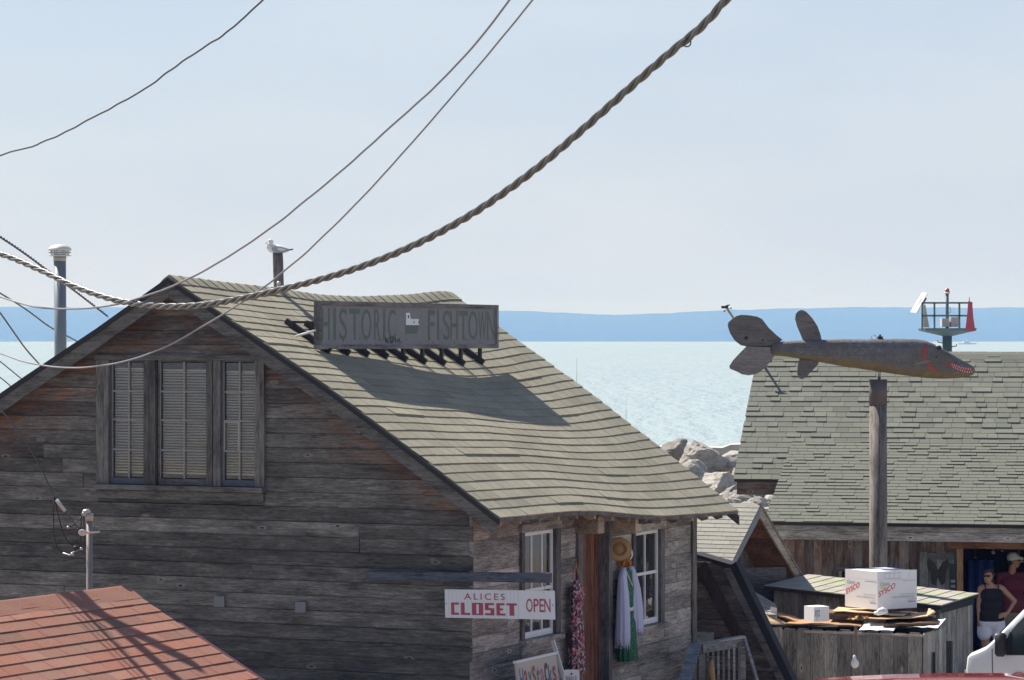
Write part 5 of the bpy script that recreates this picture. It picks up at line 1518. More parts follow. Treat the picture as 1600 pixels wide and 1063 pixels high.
mb.loft([[p_ + Vector((s_ * .022 * (1 - k * .25), -.004 * z_, 0)) for s_, z_ in ((-1, 0), (1, 0), (1, 1), (-1, 1))] for k, p_ in enumerate(q_)], smooth=False); mb.build('strip', paint('brown_tape', (.17, .13, .10), .6, .2, 9), tw)
mb = MB(); mb.ball(P(1336, 1037, 44.1), .06, .05, .07, 12, 9); mb.ball(P(1335, 1030, 44.1), .03, .03, .06, 10, 8); o = mb.build('white_wad', CWHITE, tw)

# ------------------------------------------------------------------ carved fish on its post
FD = 47.0; S_ = F / FD
post_x = (1372 - 800) / F * FD
pt = thing('tall_post', 'tall weathered wooden post carrying the carved fish', 'post', (post_x, FD, 0))
zt1 = P(1372, 593, FD).z; zt2_ = P(1372, 631, FD).z
MB().tube([(post_x, FD, -.3), (post_x + .005, FD, 1.5), (post_x, FD, zt2_ + .002)], [.142, .140, .132], 20).build('shaft', W_POST, pt)
MB().tube([(post_x, FD, zt2_ - .02), (post_x, FD, zt1)], .139, 24).build('sleeve', paint('brown_sleeve', (.105, .085, .085), .55, .12, 5), pt)
ck = MB(); ck.bar((post_x - .01, FD - .143, .5), (post_x + .005, FD - .136, zt2_ - .05), .007, .01, up=Vector((0, 1, 0))); ck.build('split_crack', BLACKM, pt)
fish = thing('carved_fish', 'long carved wooden pike with plank fins and toothy red mouth', 'fish sculpture', (post_x, FD, zt1))
def fx(px, py): return ((px - 1372) / S_, (574 - py) / S_)
FF_ = frame(Vector((post_x, FD, P(1372, 574, FD).z)), Vector((1, 0, 0)), UP)
st = [(1204, 541, 553, .04), (1210, 535.5, 556, .075), (1225, 533.5, 557, .10), (1250, 532, 561, .12), (1280, 531, 566, .14), (1320, 530, 573, .155), (1360, 530, 579, .16), (1400, 529.5, 585, .162), (1430, 530, 589, .16),
      (1442, 531.5, 590.5, .157), (1455, 535.5, 591.3, .15), (1466, 541, 592, .138), (1478, 548, 592, .122), (1490, 555, 591.5, .105), (1502, 562, 590.5, .085), (1512, 567.5, 588.5, .066), (1519, 571.5, 586.5, .045), (1523, 576, 583, .02)]
def fish_z(px, py, off=0.0):
    t = float(np.interp(px, [s_[0] for s_ in st], [s_[1] for s_ in st])); b_ = float(np.interp(px, [s_[0] for s_ in st], [s_[2] for s_ in st])); h = float(np.interp(px, [s_[0] for s_ in st], [s_[3] for s_ in st]))
    k = max(-.999, min(.999, (py - (t + b_) / 2) / ((b_ - t) / 2)))
    return h * (1 - abs(k) ** 2.6) ** (1 / 2.6) + off
rings = []; att = []; nR = 28
for (px, t, b_, h) in st:
    r = []
    for i in range(nR):
        a = 2 * math.pi * i / nR; ca, sa = math.cos(a), math.sin(a); e = 2 / 2.6
        yy_ = (t + b_) / 2 - (b_ - t) / 2 * math.copysign(abs(sa) ** e, sa)
        X, Y = fx(px, yy_); r.append((X, Y, h * math.copysign(abs(ca) ** e, ca))); att.append((math.copysign(abs(sa) ** e, sa) + 1) / 2 + .001)
    rings.append(r)
m, nt, b = new_mat('painted_pike'); PIKE = m
tc = nt.nodes.new('ShaderNodeTexCoord'); at = N(nt, 'ShaderNodeAttribute', attribute_name='brown')
vo = N(nt, 'ShaderNodeTexVoronoi', {'Vector': N(nt, 'ShaderNodeMapping', {'Vector': tc.outputs['Object'], 'Scale': (28.0, 40.0, 12.0)}).outputs[0], 'Scale': 1.0})
n1 = noise(nt, tc.outputs['Object'], 2.4, 5.0); n2 = noise(nt, tc.outputs['Object'], 9.0, 5.0, .7)
hgt = mth(nt, 'ADD', at.outputs['Fac'], mth(nt, 'MULTIPLY', mth(nt, 'SUBTRACT', n1, .5), .5))
back = mixc(nt, ramp(nt, n2, [(.35, 0.0), (.65, 1.0)]), (.105, .108, .112), (.19, .185, .18))
back = mixc(nt, ramp(nt, vo.outputs['Distance'], [(.25, 0.0), (.6, .45)]), back, (.06, .062, .063))
n3 = noise(nt, tc.outputs['Object'], 1.5, 4.0, .6)
back = mixc(nt, ramp(nt, n3, [(.48, 0.0), (.62, .75)]), back, (.105, .083, .065))
lam = N(nt, 'ShaderNodeSeparateXYZ', {0: tc.outputs['Object']}).outputs['Y']
lam = mth(nt, 'ABSOLUTE', mth(nt, 'SUBTRACT', mth(nt, 'FRACT', mth(nt, 'ADD', mth(nt, 'MULTIPLY', lam, 8.0), mth(nt, 'MULTIPLY', n1, .10))), .5))
back = mixc(nt, ramp(nt, lam, [(.0, .75), (.035, 0.0)]), back, (.035, .033, .032))
belly = mixc(nt, ramp(nt, n2, [(.4, 0.0), (.62, 1.0)]), (.19, .125, .045), (.12, .10, .055))
nt.links.new(mixc(nt, ramp(nt, hgt, [(.14, 0.0), (.34, 1.0)]), belly, back), b.inputs['Base Color']); b.inputs['Roughness'].default_value = .62
nt.links.new(N(nt, 'ShaderNodeBump', {'Height': vo.outputs['Distance'], 'Strength': .35, 'Distance': .01}).outputs[0], b.inputs['Normal'])
mb = MB(FF_); mb.loft(rings, at=att); body = mb.build('body', PIKE, fish)
zp = lambda pts, z0, ox=1120, oy=440, k=5.314: [fx(ox + x / k, oy + y / k) for x, y in pts]
for nm, pts in (('tail_fin', [(500, 520), (545, 484), (500, 450), (430, 385), (375, 312), (335, 292), (290, 284), (262, 280), (200, 277), (160, 288), (122, 316), (94, 342), (91, 372), (110, 430), (150, 492), (200, 530), (240, 538), (470, 545)]),
                ('tail_fin', [(250, 534), (215, 570), (180, 604), (130, 660), (104, 702), (110, 726), (160, 745), (210, 771), (260, 780), (320, 771), (350, 756), (400, 716), (440, 670), (490, 602), (500, 534)]),
                ('dorsal_fin', [(715, 490), (690, 425), (668, 378), (650, 312), (655, 270), (675, 246), (705, 236), (740, 250), (790, 302), (835, 370), (860, 440), (870, 490)]),
                ('belly_fin', [(692, 620), (672, 700), (665, 760), (680, 800), (705, 812), (730, 800), (762, 770), (840, 690), (846, 660), (760, 620)])):
    mb = MB(FF_); mb.prism(zp(pts, 0), -.022, .022); mb.build(nm, W_FISH, fish)
for (cx_, cy_, r_) in ((243, 470, .030), (382, 488, .016)):
    mb = MB(FF_); X, Y = zp([(cx_, cy_)], 0)[0]; mb.tube([(X, Y, .0222), (X, Y, .025)], r_, 12); mb.build('knot_hole', BLACKM, fish)
def surf_strip(name, cl, wid, mat, off=.004):
    mb = MB(FF_); rr = []
    for k, (px, py) in enumerate(cl):
        w = wid[k] if isinstance(wid, list) else wid
        a = fx(px - w, py); c_ = fx(px + w, py)
        rr.append([(a[0], a[1], fish_z(px - w, py, off)), (c_[0], c_[1], fish_z(px + w, py, off)), (c_[0], c_[1], fish_z(px + w, py, -.01)), (a[0], a[1], fish_z(px - w, py, -.01))])
    mb.loft(rr, smooth=False); return mb.build(name, mat, fish)
REDM = paint('fish_red', (.40, .035, .025), .5, .2, 9)
surf_strip('gill_stripe', [(1446, 536), (1443, 542), (1441.5, 549), (1442, 556), (1444, 563)], [.8, 2, 2.2, 2.2, 1.2], REDM)
surf_strip('gill_stripe', [(1447, 568), (1451, 573), (1456, 577), (1462, 580.5)], [1.5, 3, 3.5, 2.5], REDM)
mo = MB(FF_); up_ = [(1478, 566), (1484, 568), (1490, 570), (1497, 572.5), (1504, 574.5), (1512, 576), (1519, 577)]; dn = [(1479, 570), (1484, 573), (1490, 576), (1497, 579), (1504, 581.5), (1512, 582.5), (1519, 581)]
rr = []
for (a, c_) in zip(up_, dn):
    A2, C2 = fx(*a), fx(*c_); rr.append([(A2[0], A2[1], fish_z(*a, .004)), (C2[0], C2[1], fish_z(*c_, .004)), (C2[0], C2[1], fish_z(*c_, -.02)), (A2[0], A2[1], fish_z(*a, -.02))])
mo.loft(rr, smooth=False); mo.build('mouth', REDM, fish)
for i in range(9):
    px = 1486 + i * 3.7; ytop = float(np.interp(px, [p_[0] for p_ in up_], [p_[1] for p_ in up_])); ybt = float(np.interp(px, [p_[0] for p_ in dn], [p_[1] for p_ in dn])); L_ = (ybt - ytop) * .5
    for (y0_, y1_, dx_) in ((ytop - .3, ytop + L_, 0), (ybt + .3, ybt - L_, 1.8)):
        A2, B2, C2 = fx(px - .7 + dx_, y0_), fx(px + .7 + dx_, y0_), fx(px + dx_, y1_); zz = fish_z(px, (y0_ + y1_) / 2, .006)
        MB(FF_).add([(*A2, zz), (*B2, zz), (*C2, zz + .004), (*A2, zz - .012), (*B2, zz - .012), (*C2, zz - .008)], [(0, 2, 1), (3, 4, 5), (0, 1, 4, 3), (1, 2, 5, 4), (2, 0, 3, 5)]).build('tooth', WHITE, fish)
X, Y = fx(1466, 543.5); zz = fish_z(1466, 546, 0)
mb = MB(FF_); mb.ball((X, Y, zz - .01), .042, .036, .036, 14, 10); eye = mb.build('eye', BLACKRUB, fish)
mb = MB(FF_); mb.ball((X - .03, Y + .028, zz - .01), .018, .013, .018, 10, 8); mb.build('eye_highlight', WHITE, eye)  # highlight on the eye, modelled as a small white ball
for (px, py, r_) in ((1461, 558, .018), (1492, 569 - 3, .012)):
    X, Y = fx(px, py); zz = fish_z(px, py, 0); mb = MB(FF_); mb.ball((X, Y, zz), r_, r_ * .8, .006, 10, 6); mb.build('spot', BLACKRUB, fish)
pf = [(1424, 570), (1436, 564.5), (1446, 563), (1452, 564), (1446, 567), (1436, 569)]
mb = MB(FF_); n_ = len(pf); v1 = [(*fx(*p_), fish_z(*p_, .006)) for p_ in pf]; v2 = [(x, y, z - .02) for x, y, z in v1]
mb.add(v1 + v2, [tuple(range(n_ - 1, -1, -1)), tuple(range(n_, 2 * n_))] + [(i, (i + 1) % n_, (i + 1) % n_ + n_, i + n_) for i in range(n_)]); mb.build('side_fin', W_BEAM if False else W_FISH, fish)
X, Y = fx(1374, 592); MB(FF_).tube([(X, Y - .02, 0), (X, Y + .2, 0)], .022, 10).build('pivot_rod', STEEL, fish)
X, Y = fx(1373, 528); mb = MB(FF_); mb.box(X - .02, X + .06, Y - .03, Y + .02, -.04, .04); mb.tube([(X + .02, Y, 0), (X + .02, Y + .05, 0)], .018, 8); mb.build('top_bolt', BLACKM, fish)
mb = MB(FF_); X, Y = fx(1365, 527); mb.tube([(X + .035 * math.cos(a_ * math.pi / 8), Y + .035 * math.sin(a_ * math.pi / 8) + .0, 0) for a_ in range(17)], .006, 6); mb.build('lifting_ring', STEEL, fish)

# ------------------------------------------------------------------ harbour beacon
BD = 105.0; bs = F / BD
bc = thing('harbour_beacon', 'steel harbour beacon platform with red triangle panel and solar panel', 'beacon', ((1480 - 800) / F * BD, BD, 0))
BG = paint('beacon_green_grey', (.10, .135, .135), .6, .25, 4, chips=((.2, .13, .08), 3.0, .70))
def bp_(px, py, dz=0.0): return P(px, py, BD + dz)
MB().tube([bp_(1480, 850), bp_(1480, 516)], .165, 16).build('column', BG, bc)
mb = MB(); c0 = bp_(1480, 519)
mb.loft([[c0 + Vector((r * math.cos(math.pi / 4 + math.pi / 2 * k), r * math.sin(math.pi / 4 + math.pi / 2 * k), z)) for k in range(4)] for r, z in ((.2, -.14), (1.2, .04), (1.24, .10), (1.24, .13))], smooth=False); mb.build('platform', BG, bc)
for dz in (-.84, .84):
    for py in (473.5, 493.5): MB().bar(bp_(1440, py, dz), bp_(1519, py, dz), .06, .06).build('guard_rail', BG, bc)
    for px in (1441, 1460, 1499, 1518): MB().bar(bp_(px, 516, dz), bp_(px, 473, dz), .06, .06, up=Vector((0, 1, 0))).build('rail_post', BG, bc)
for px in (1441, 1518):
    for py in (473.5, 493.5): MB().bar(bp_(px, py, -.84), bp_(px, py, .84), .05, .05).build('guard_rail', BG, bc)
MB().tube([bp_(1480, 516), bp_(1480, 458)], .055, 10).build('mast', BG, bc)
lm = MB().tube([bp_(1480, 459), bp_(1480, 456.5)], .10, 14).build('lamp', WHITE, bc)
MB().tube([bp_(1480, 456.4), bp_(1480, 452.5)], [.085, .07], 14).build('red_lens', paint('red_lens', (.5, .03, .02), .2, .05, 3), lm)
MB().tube([bp_(1480, 452.4), bp_(1480, 450.5)], [.06, .05], 14).build('lamp_cap', STEEL, lm)
RTRI = paint('red_daymark', (.42, .07, .085), .7, .12, 2)
def tri(name, pts, dz, mat):
    q_ = [bp_(px, py, dz) for px, py in pts]; n_ = len(q_)
    mb = MB(); mb.add(q_ + [p_ + Vector((0, .03, 0)) for p_ in q_], [tuple(range(n_ - 1, -1, -1)), tuple(range(n_, 2 * n_))] + [(i, (i + 1) % n_, (i + 1) % n_ + n_, i + n_) for i in range(n_)]); mb.build(name, mat, bc)
tri('red_daymark', [(1508, 517.5), (1524, 517.5), (1521, 497), (1519, 472), (1513, 471), (1511, 494)], -.90, RTRI)
tri('tan_daymark', [(1443, 511.5), (1452, 511.5), (1448, 489), (1446, 476), (1443, 476)], .75, paint('tan_daymark', (.50, .42, .32), .7, .1, 3))
MB().tube([bp_(1514.5, 472, -.85), bp_(1514.5, 464, -.85)], [.02, .008], 6).build('spike', BG, bc)
q_ = [bp_(1422, 488, .0), bp_(1432, 488.5, -.5), bp_(1448.5, 458.5, -.3), bp_(1441, 457, .2)]
nv = (q_[1] - q_[0]).cross(q_[3] - q_[0]).normalized() * .03
mb = MB(); mb.add(q_ + [p_ - nv for p_ in q_], [(3, 2, 1, 0), (4, 5, 6, 7), (0, 1, 5, 4), (1, 2, 6, 5), (2, 3, 7, 6), (3, 0, 4, 7)]); sp_ = mb.build('solar_panel', paint('panel_back_white', (.66, .64, .60), .5, .1, 3), bc)
i0 = [q_[0].lerp(q_[2], .38), q_[1].lerp(q_[3], .38), q_[2].lerp(q_[0], .3), q_[3].lerp(q_[1], .3)]
mb = MB(); mb.add([p_ + nv * .15 for p_ in i0] + [p_ + nv * .3 for p_ in i0], [(3, 2, 1, 0), (4, 5, 6, 7)]); mb.build('junction_plate', STEEL, sp_)
MB().bar(bp_(1441, 476), bp_(1447, 466, -.1), .05, .05).build('panel_strut', BG, bc)
bxs = MB(); a_ = bp_(1470, 511); b2_ = bp_(1495, 497)
bxs.box(bp_(1470, 511).x, bp_(1481, 511).x, BD - .3, BD + .2, bp_(1470, 511).z, bp_(1470, 498).z); bxs.build('equipment_box', paint('grey_box', (.5, .48, .46), .6, .15, 5), bc)
bxs = MB(); bxs.box(bp_(1484, 511).x, bp_(1495.5, 511).x, BD - .3, BD + .2, bp_(1484, 511).z, bp_(1484, 496).z); bxs.build('equipment_box', paint('pink_box', (.55, .48, .46), .6, .15, 5), bc)
mb = MB(); mb.tube([bp_(1480, 482), bp_(1485, 481), bp_(1485, 489), bp_(1480, 489)], .012, 6); mb.build('conduit', BG, bc)
for px, py, s_ in ((1473, 536, -1), (1487, 542, 1)): MB().tube([bp_(px, py), bp_(px + s_ * 7, py - 1), bp_(px + s_ * 8, py - 4)], .02, 6).build('step_iron', BG, bc)

# thin stakes in the shallows behind the shanty, and a boat far out
for (px, py, lab) in ((901, 560, 'taller thin pole rising above the far edge of the tan roof'), (978, 625, 'shorter thin pole rising above the far edge of the tan roof')):
    t = thing('thin_pole', lab, 'pole', P(px, 720, 66)); MB().tube([P(px, 900, 66), P(px, py, 66)], [.012, .007], 6).build('rod', paint('pole_grey', (.35, .38, .38), .5, .1, 4) if px < 950 else bpy.data.materials['pole_grey'], t)
bt = thing('far_boat', 'tiny white motor boat far out on the lake right of the beacon', 'boat', P(1512, 534, 4000))
q0 = P(1512, 535, 4000); q0.z = WZ; L_ = 26.0
mb = MB(frame(q0, Vector((1, 0, 0)), UP)); mb.prism([(-L_ / 2, .6), (L_ / 2 - 4, .6), (L_ / 2, 2.4), (-L_ / 2, 2.0)], -2.5, 2.5); mb.build('hull', WHITE, bt)
mb = MB(frame(q0, Vector((1, 0, 0)), UP)); mb.prism([(-6, 2.1), (4, 2.1), (2, 4.6), (-5, 4.6)], -1.8, 1.8); mb.box(-2, 0, 4.6, 6.4, -.8, .8); mb.build('cabin', WHITE, bt)

# ------------------------------------------------------------------ flue pipe, gull and its post on the roof
pd = 39.6; fp_ = P(93.5, 470, pd)
fl = thing('flue_pipe', 'tall grey metal flue pipe with round cap on the left roof slope', 'chimney', (fp_.x, fp_.y, 3.6))
FLUE = paint('flue_grey', (.20, .225, .25), .45, .15, 3, metal=.3)
zc1 = P(93, 401, pd).z; r0 = 9.6 * pd / F
MB().tube([(fp_.x + .02, fp_.y, 3.3), (fp_.x, fp_.y, zc1)], r0, 20).build('pipe', FLUE, fl)
MB().tube([(fp_.x, fp_.y, zc1 - .06), (fp_.x, fp_.y, zc1 + .002)], r0 * 1.06, 20).build('collar', STEEL, fl)
R1 = 18.5 * pd / F
def disc(name, prof_, mat):
    mb = MB(); mb.loft([[(fp_.x + r * math.cos(2 * math.pi * i / 24), fp_.y + r * math.sin(2 * math.pi * i / 24), zc1 + z) for i in range(24)] for r, z in prof_]); mb.build(name, mat, fl)
CAPW = paint('cap_white', (.62, .61, .58), .4, .12, 6, metal=.2)
disc('cap_skirt', ((R1 * .6, .0), (R1 * .97, .006), (R1 * .97, .014), (R1 * .5, .03)), CAPW)
disc('cap_ring', ((R1 * .8, .040), (R1 * .97, .046), (R1 * .97, .056), (R1 * .8, .062)), STEEL)
disc('cap_top', ((R1 * .9, .075), (R1, .082), (R1 * .98, .10), (R1 * .75, .135), (R1 * .3, .155), (.01, .158)), CAPW)
for k in range(6):
    a = math.pi / 3 * k + .3; MB().bar((fp_.x + R1 * .7 * math.cos(a), fp_.y + R1 * .7 * math.sin(a), zc1 + .01), (fp_.x + R1 * .7 * math.cos(a), fp_.y + R1 * .7 * math.sin(a), zc1 + .09), .012, .012, up=Vector((0, 1, 0))).build('cap_post', STEEL, fl)

gd = 39.9; gp = P(437, 452, gd)
gpo = thing('gull_post', 'short cracked wooden post behind the roof ridge with the gull on top', 'post', (gp.x, gp.y, 4.2))
zg = P(436, 396, gd).z; tx = P(434, 396, gd).x
mb = MB(); n = 14; rr = []
for (f_, r) in ((0, .066), (.5, .066), (.95, .068), (1, .065)):
    z = 4.6 + (zg - 4.6) * f_; rr.append([(gp.x + (tx - gp.x) * max(0, (f_ - .6) / .4) + (r + .006 * math.sin(i * 5)) * math.cos(2 * math.pi * i / n), gp.y + (r + .006 * math.sin(i * 5)) * math.sin(2 * math.pi * i / n), z) for i in range(n)])
mb.loft(rr); mb.build('stump', W_POST, gpo)
mb = MB(); q_ = P(435.5, 443, gd - .1); mb.ball(q_, .028, .028, .03, 12, 8); mb.tube([q_, q_ + Vector((-.03, .02, -.08))], .01, 6); mb.build('insulator', CAPW, gpo)
gull = thing('gull', 'white gull with grey wings sitting on the short post', 'bird', (tx, gp.y, zg))
GW = paint('gull_white', (.78, .77, .75), .7, .05, 20); GG = paint('gull_grey', (.36, .37, .42), .7, .15, 20); GB = paint('gull_black', (.05, .05, .05), .7, .2, 9); GY = paint('gull_yellow', (.62, .38, .06), .5, .1, 9)
gf = lambda px, py: ((px - 434) / F * gd * 1.06, (398 - py) / F * gd * 1.04 - .032)
FGU = frame(Vector((tx, gp.y, zg)), Vector((1, .15, 0)), UP)
prof_g = [(452, 389, 1.2, .012), (448, 389.5, 3.0, .028), (443, 389, 5.2, .045), (437, 388.5, 6.8, .058), (430, 388, 7.3, .06), (424, 387, 6.5, .052), (421, 384.5, 5.0, .042), (421.5, 381.5, 4.0, .034), (424, 379, 3.9, .032), (424.5, 376.6, 3.6, .032), (422.5, 375, 2.4, .026), (420, 375.8, 1.4, .016)]
mb = MB(FGU); rr = []; path_ = [gf(a[0], a[1]) for a in prof_g]
for k, (px, py, hr, hz) in enumerate(prof_g):
    a, b_ = path_[max(0, k - 1)], path_[min(len(path_) - 1, k + 1)]; dx_, dy_ = b_[0] - a[0], b_[1] - a[1]; l_ = math.hypot(dx_, dy_); nx_, ny_ = -dy_ / l_, dx_ / l_
    rad = hr / F * gd; c_ = path_[k]
    rr.append([(c_[0] + nx_ * rad * math.cos(2 * math.pi * i / 16), c_[1] + ny_ * rad * math.cos(2 * math.pi * i / 16), hz * math.sin(2 * math.pi * i / 16)) for i in range(16)])
mb.loft(rr); gb = mb.build('body', GW, gull); merge_normals(gb)
for p_ in gb.data.polygons: p_.use_smooth = True
bk = MB(FGU); a, b_ = gf(421, 378.3), gf(414.8, 380); bk.tube([(a[0], a[1], 0), ((a[0] + b_[0]) / 2, (a[1] + b_[1]) / 2 + .004, 0), (b_[0], b_[1], 0)], [.011, .009, .002], 8); bk.build('beak', GY, gull)
for s_ in (-1, 1):
    wg = MB(FGU); pts = [(424, 387), (428, 384.5), (436, 384.5), (444, 386.5), (453, 388), (451, 390), (443, 392.5), (434, 394), (427, 392.5)]
    c3 = [gf(*p_) for p_ in pts]; n_ = len(c3); zo = [.048, .052, .056, .045, .012, .014, .042, .052, .052]
    wg.add([(x, y, s_ * (z + .012)) for (x, y), z in zip(c3, zo)] + [(x, y, s_ * z * .8) for (x, y), z in zip(c3, zo)], [tuple(range(n_)) if s_ > 0 else tuple(range(n_ - 1, -1, -1))] + [((i + 1) % n_, i, i + n_, (i + 1) % n_ + n_) for i in range(n_)])
    wg.build('wing', GG, gull)
    ey = MB(FGU); a = gf(421.8, 377.6); ey.ball((a[0], a[1], s_ * .027), .005, .005, .004, 8, 6); ey.build('eye', GB, gull)
    lg = MB(FGU); lg.tube([(.0, .02, s_ * .02), (-.003, .0, s_ * .02)], .006, 6); lg.tube([(-.003, .004, s_ * .02), (-.045, .003, s_ * .028)], [.006, .004], 6); lg.build('leg', GY, gull)
tl = MB(FGU); c3 = [gf(449, 388), gf(457, 387.3), gf(456.5, 389), gf(450, 390.5)]; tl.prism(c3, -.02, .02); tl.build('tail_feathers', GB, gull)

# ------------------------------------------------------------------ red shingled shed, service mast, utility pole, wires
AR = math.radians(28.0); UR = Vector((math.sin(AR), math.cos(AR), 0)); GRr = Vector((-math.cos(AR), math.sin(AR), 0))
Q0 = P(195, 918, 29.4)                              # far end of the ridge
rs = thing('red_shed', 'low shed with sunlit red shingle roof in front of the plank wall', 'shed', Q0 + GRr * 1.0 - UR * 2 - UP * (Q0.z - .5))
RL, RWd = 5.0, 2.6; spr = .53
dn_ = (-GRr - UP * spr).normalized(); FRD = frame(Q0, UR, -dn_)        # x along the ridge (away), y up the slope
rlen = RWd * math.hypot(1, spr)
rdk = MB(FRD).box(-RL, 0.0, -rlen, .0, -.05, -.004).build('roof_slope', TAR, rs)
ER = .155; c = 0
while c * ER < rlen + .01:
    y = -rlen + c * ER; x = .012 - ((c % 2) * .46 + (c % 3) * .05)
    x += .92
    while x > -RL:
        mb = MB(FRD)
        for k in range(3):
            a, b_ = max(x - .305 * (k + 1), -RL) + .002, min(x - .305 * k, .012) - .002
            if b_ - a < .03: continue
            th_ = .010 + r6.uniform(0, .003); ye_ = min(y + ER + .015, 0)
            mb.add([(a, ye_, .001), (b_, ye_, .001), (b_, y, th_), (a, y, th_), (b_, y, -.003), (a, y, -.003)], [(0, 3, 2, 1), (3, 5, 4, 2)])
        if mb.v: mb.build('shingle', SH_RED, rdk)
        x -= .915
    c += 1
FR2 = frame(Q0, -GRr, UP)
mb = MB(frame(Q0, UR, UP)); rr = []
for i in range(16):
    x = .02 - (RL + .02) * i / 15.0; j = .004 * math.sin(i * 2.2)
    rr.append([(x, -.115 + j, .19), (x, -.095 + j, .195), (x, .012, .02), (x, .02, .0), (x, .012, -.02), (x, -.10, -.19)])
mb.loft(rr, smooth=False); mb.build('ridge_cap', SH_RED, rs)
mb = MB(frame(Q0 + UR * .0, -GRr, UP)); DKRED = paint('dark_red', (.10, .028, .030), .5, .2, 5)
mb.strip([(0.55, -.55 * spr - .10), (RWd + .1, -(RWd + .1) * spr - .20)], [(.55, -.55 * spr - .03), (RWd + .1, -(RWd + .1) * spr - .02)], -.14, -.02); mb.build('rake_strip', DKRED, rs)  # dark red strip under the far roof edge
mb = MB(FRD); mb.prism([(.012, -.95), (.012, -rlen), (.30, -rlen), (.05, -.95)], -.05, -.025); mb.build('far_end_strip', DKRED, rs)  # dark red band widening towards the eave
mb = MB(); mb.add([Q0 - UP * .02, Q0 - UR * RL - UP * .02, Q0 - UR * RL + GRr * RWd - UP * (RWd * spr), Q0 + GRr * RWd - UP * (RWd * spr)], [(0, 1, 2, 3)]); mb.build('rear_slope', SH_RED, rs)
mb = MB(frame(Q0 + UR * -.1 - UP * Q0.z, -GRr, UP)); mb.prism([(-RWd + .15, .3), (RWd - .15, .3), (RWd - .15, Q0.z - (RWd - .15) * spr - .06), (0, Q0.z - .07), (-RWd + .15, Q0.z - (RWd - .15) * spr - .06)], 0, RL - .3); mb.build('walls', W_DARK, rs)

md = 29.75; mp_ = P(140, 880, md)
ms = thing('service_mast', 'grey electric service mast with weatherhead rising behind the red roof', 'mast', (mp_.x, mp_.y, .8))
MASTG = paint('mast_grey', (.20, .18, .165), .5, .15, 6, metal=.2)
zm = P(140, 806, md).z
MB().tube([(mp_.x, mp_.y, .6), (mp_.x - .002, mp_.y, zm)], .030, 14).build('conduit', MASTG, ms)
mb = MB(); c_ = P(137, 800, md); mb.ball(c_ + Vector((-.012, 0, 0)), .042, .042, .028, 14, 10); mb.ball(c_ + Vector((-.03, -.01, -.02)), .03, .03, .025, 12, 8); mb.tube([(mp_.x - .002, mp_.y, zm - .05), (mp_.x - .002, mp_.y, zm + .02)], .038, 14); mb.build('weatherhead', paint('weatherhead_alu', (.38, .36, .33), .4, .15, 9, metal=.4), ms)
mb = MB(); c_ = P(129, 832.5, md - .04); mb.ball(c_, .042, .035, .032, 14, 10); mb.tube([c_, P(141, 832, md - .04), P(156, 831, md - .03)], [.015, .012, .008], 8); mb.build('insulator', paint('rusty_white', (.52, .42, .38), .35, .25, 12, chips=((.2, .09, .06), 9.0, .58)), ms)
for pts, r in (([(128, 801), (127, 812), (126.5, 830), (126, 850), (124, 857)], .006), ([(131, 803), (131, 815), (132, 835), (132, 850), (129, 857), (125, 858)], .006), ([(128, 806), (124, 813), (117, 818), (112, 823), (107, 822)], .005),
               ([(84.5, 776), (83.5, 800), (84.5, 838), (89, 855), (98, 864)], .006), ([(85, 776), (90, 800), (97, 828), (105, 845), (116, 855)], .006), ([(98, 864), (109, 868), (112, 864), (124, 859)], .006)):
    MB().tube([P(x, y, md - .02) for x, y in pts], r, 6).build('service_lead', BLACKRUB if pts[0][0] != 98 else STEEL, ms)
for px, py, r in ((118, 857, .026), (127, 857.5, .014), (106.5, 824, .013), (113, 866, .016)): mb = MB(); mb.ball(P(px, py, md - .03), r * 1.2, r, r, 10, 8); mb.build('wire_connector', STEEL if r < .02 else BLACKRUB, ms)

ud = P(95, 931, 28.9); up0 = ud + Vector((-.743, .669, 0)) * 3.0
POLE = Vector((up0.x, up0.y, 0))
ut = thing('utility_pole', 'wooden utility pole left of the red roof that carries the wires', 'utility pole', POLE + UP * .6)
MB().tube([POLE + UP * .4, POLE + UP * 4.0, POLE + UP * 7.9], [.085, .078, .068], 16).build('shaft', W_POST, ut)
MB().bar(POLE + Vector((-.6, -.1, 7.2)), POLE + Vector((.6, .1, 7.2)), .09, .11).build('crossarm', W_GREY, ut)


def cat_pts(pix, d0, d1, n=80):
    """photo points -> smooth 3-D line with depth running from d0 (first) to d1 (last)"""
    A = np.array(pix, float); out = []
    ch = np.concatenate([[0], np.cumsum(np.hypot(*np.diff(A, axis=0).T))]); tt = np.linspace(0, ch[-1], n)
    m_ = np.zeros_like(A); d_ = np.diff(A, axis=0) / np.diff(ch)[:, None]; h_ = np.diff(ch)
    m_[0], m_[-1] = d_[0], d_[-1]
    for k in range(1, len(A) - 1): m_[k] = (d_[k - 1] * h_[k] + d_[k] * h_[k - 1]) / (h_[k - 1] + h_[k])
    X, Y = [], []
    for t in tt:
        k = min(len(A) - 2, max(0, int(np.searchsorted(ch, t, 'right') - 1))); f = (t - ch[k]) / h_[k]
        q = (2 * f ** 3 - 3 * f * f + 1) * A[k] + (f ** 3 - 2 * f * f + f) * h_[k] * m_[k] + (-2 * f ** 3 + 3 * f * f) * A[k + 1] + (f ** 3 - f * f) * h_[k] * m_[k + 1]
        X.append(q[0]); Y.append(q[1])
    a0, a1 = A[0][0], A[-1][0]
    for x, y in zip(X, Y):
        k = (x - a0) / (a1 - a0); inv = (1 - k) / d0 + k / d1
        out.append(P(x, y, 1 / inv))
    return out


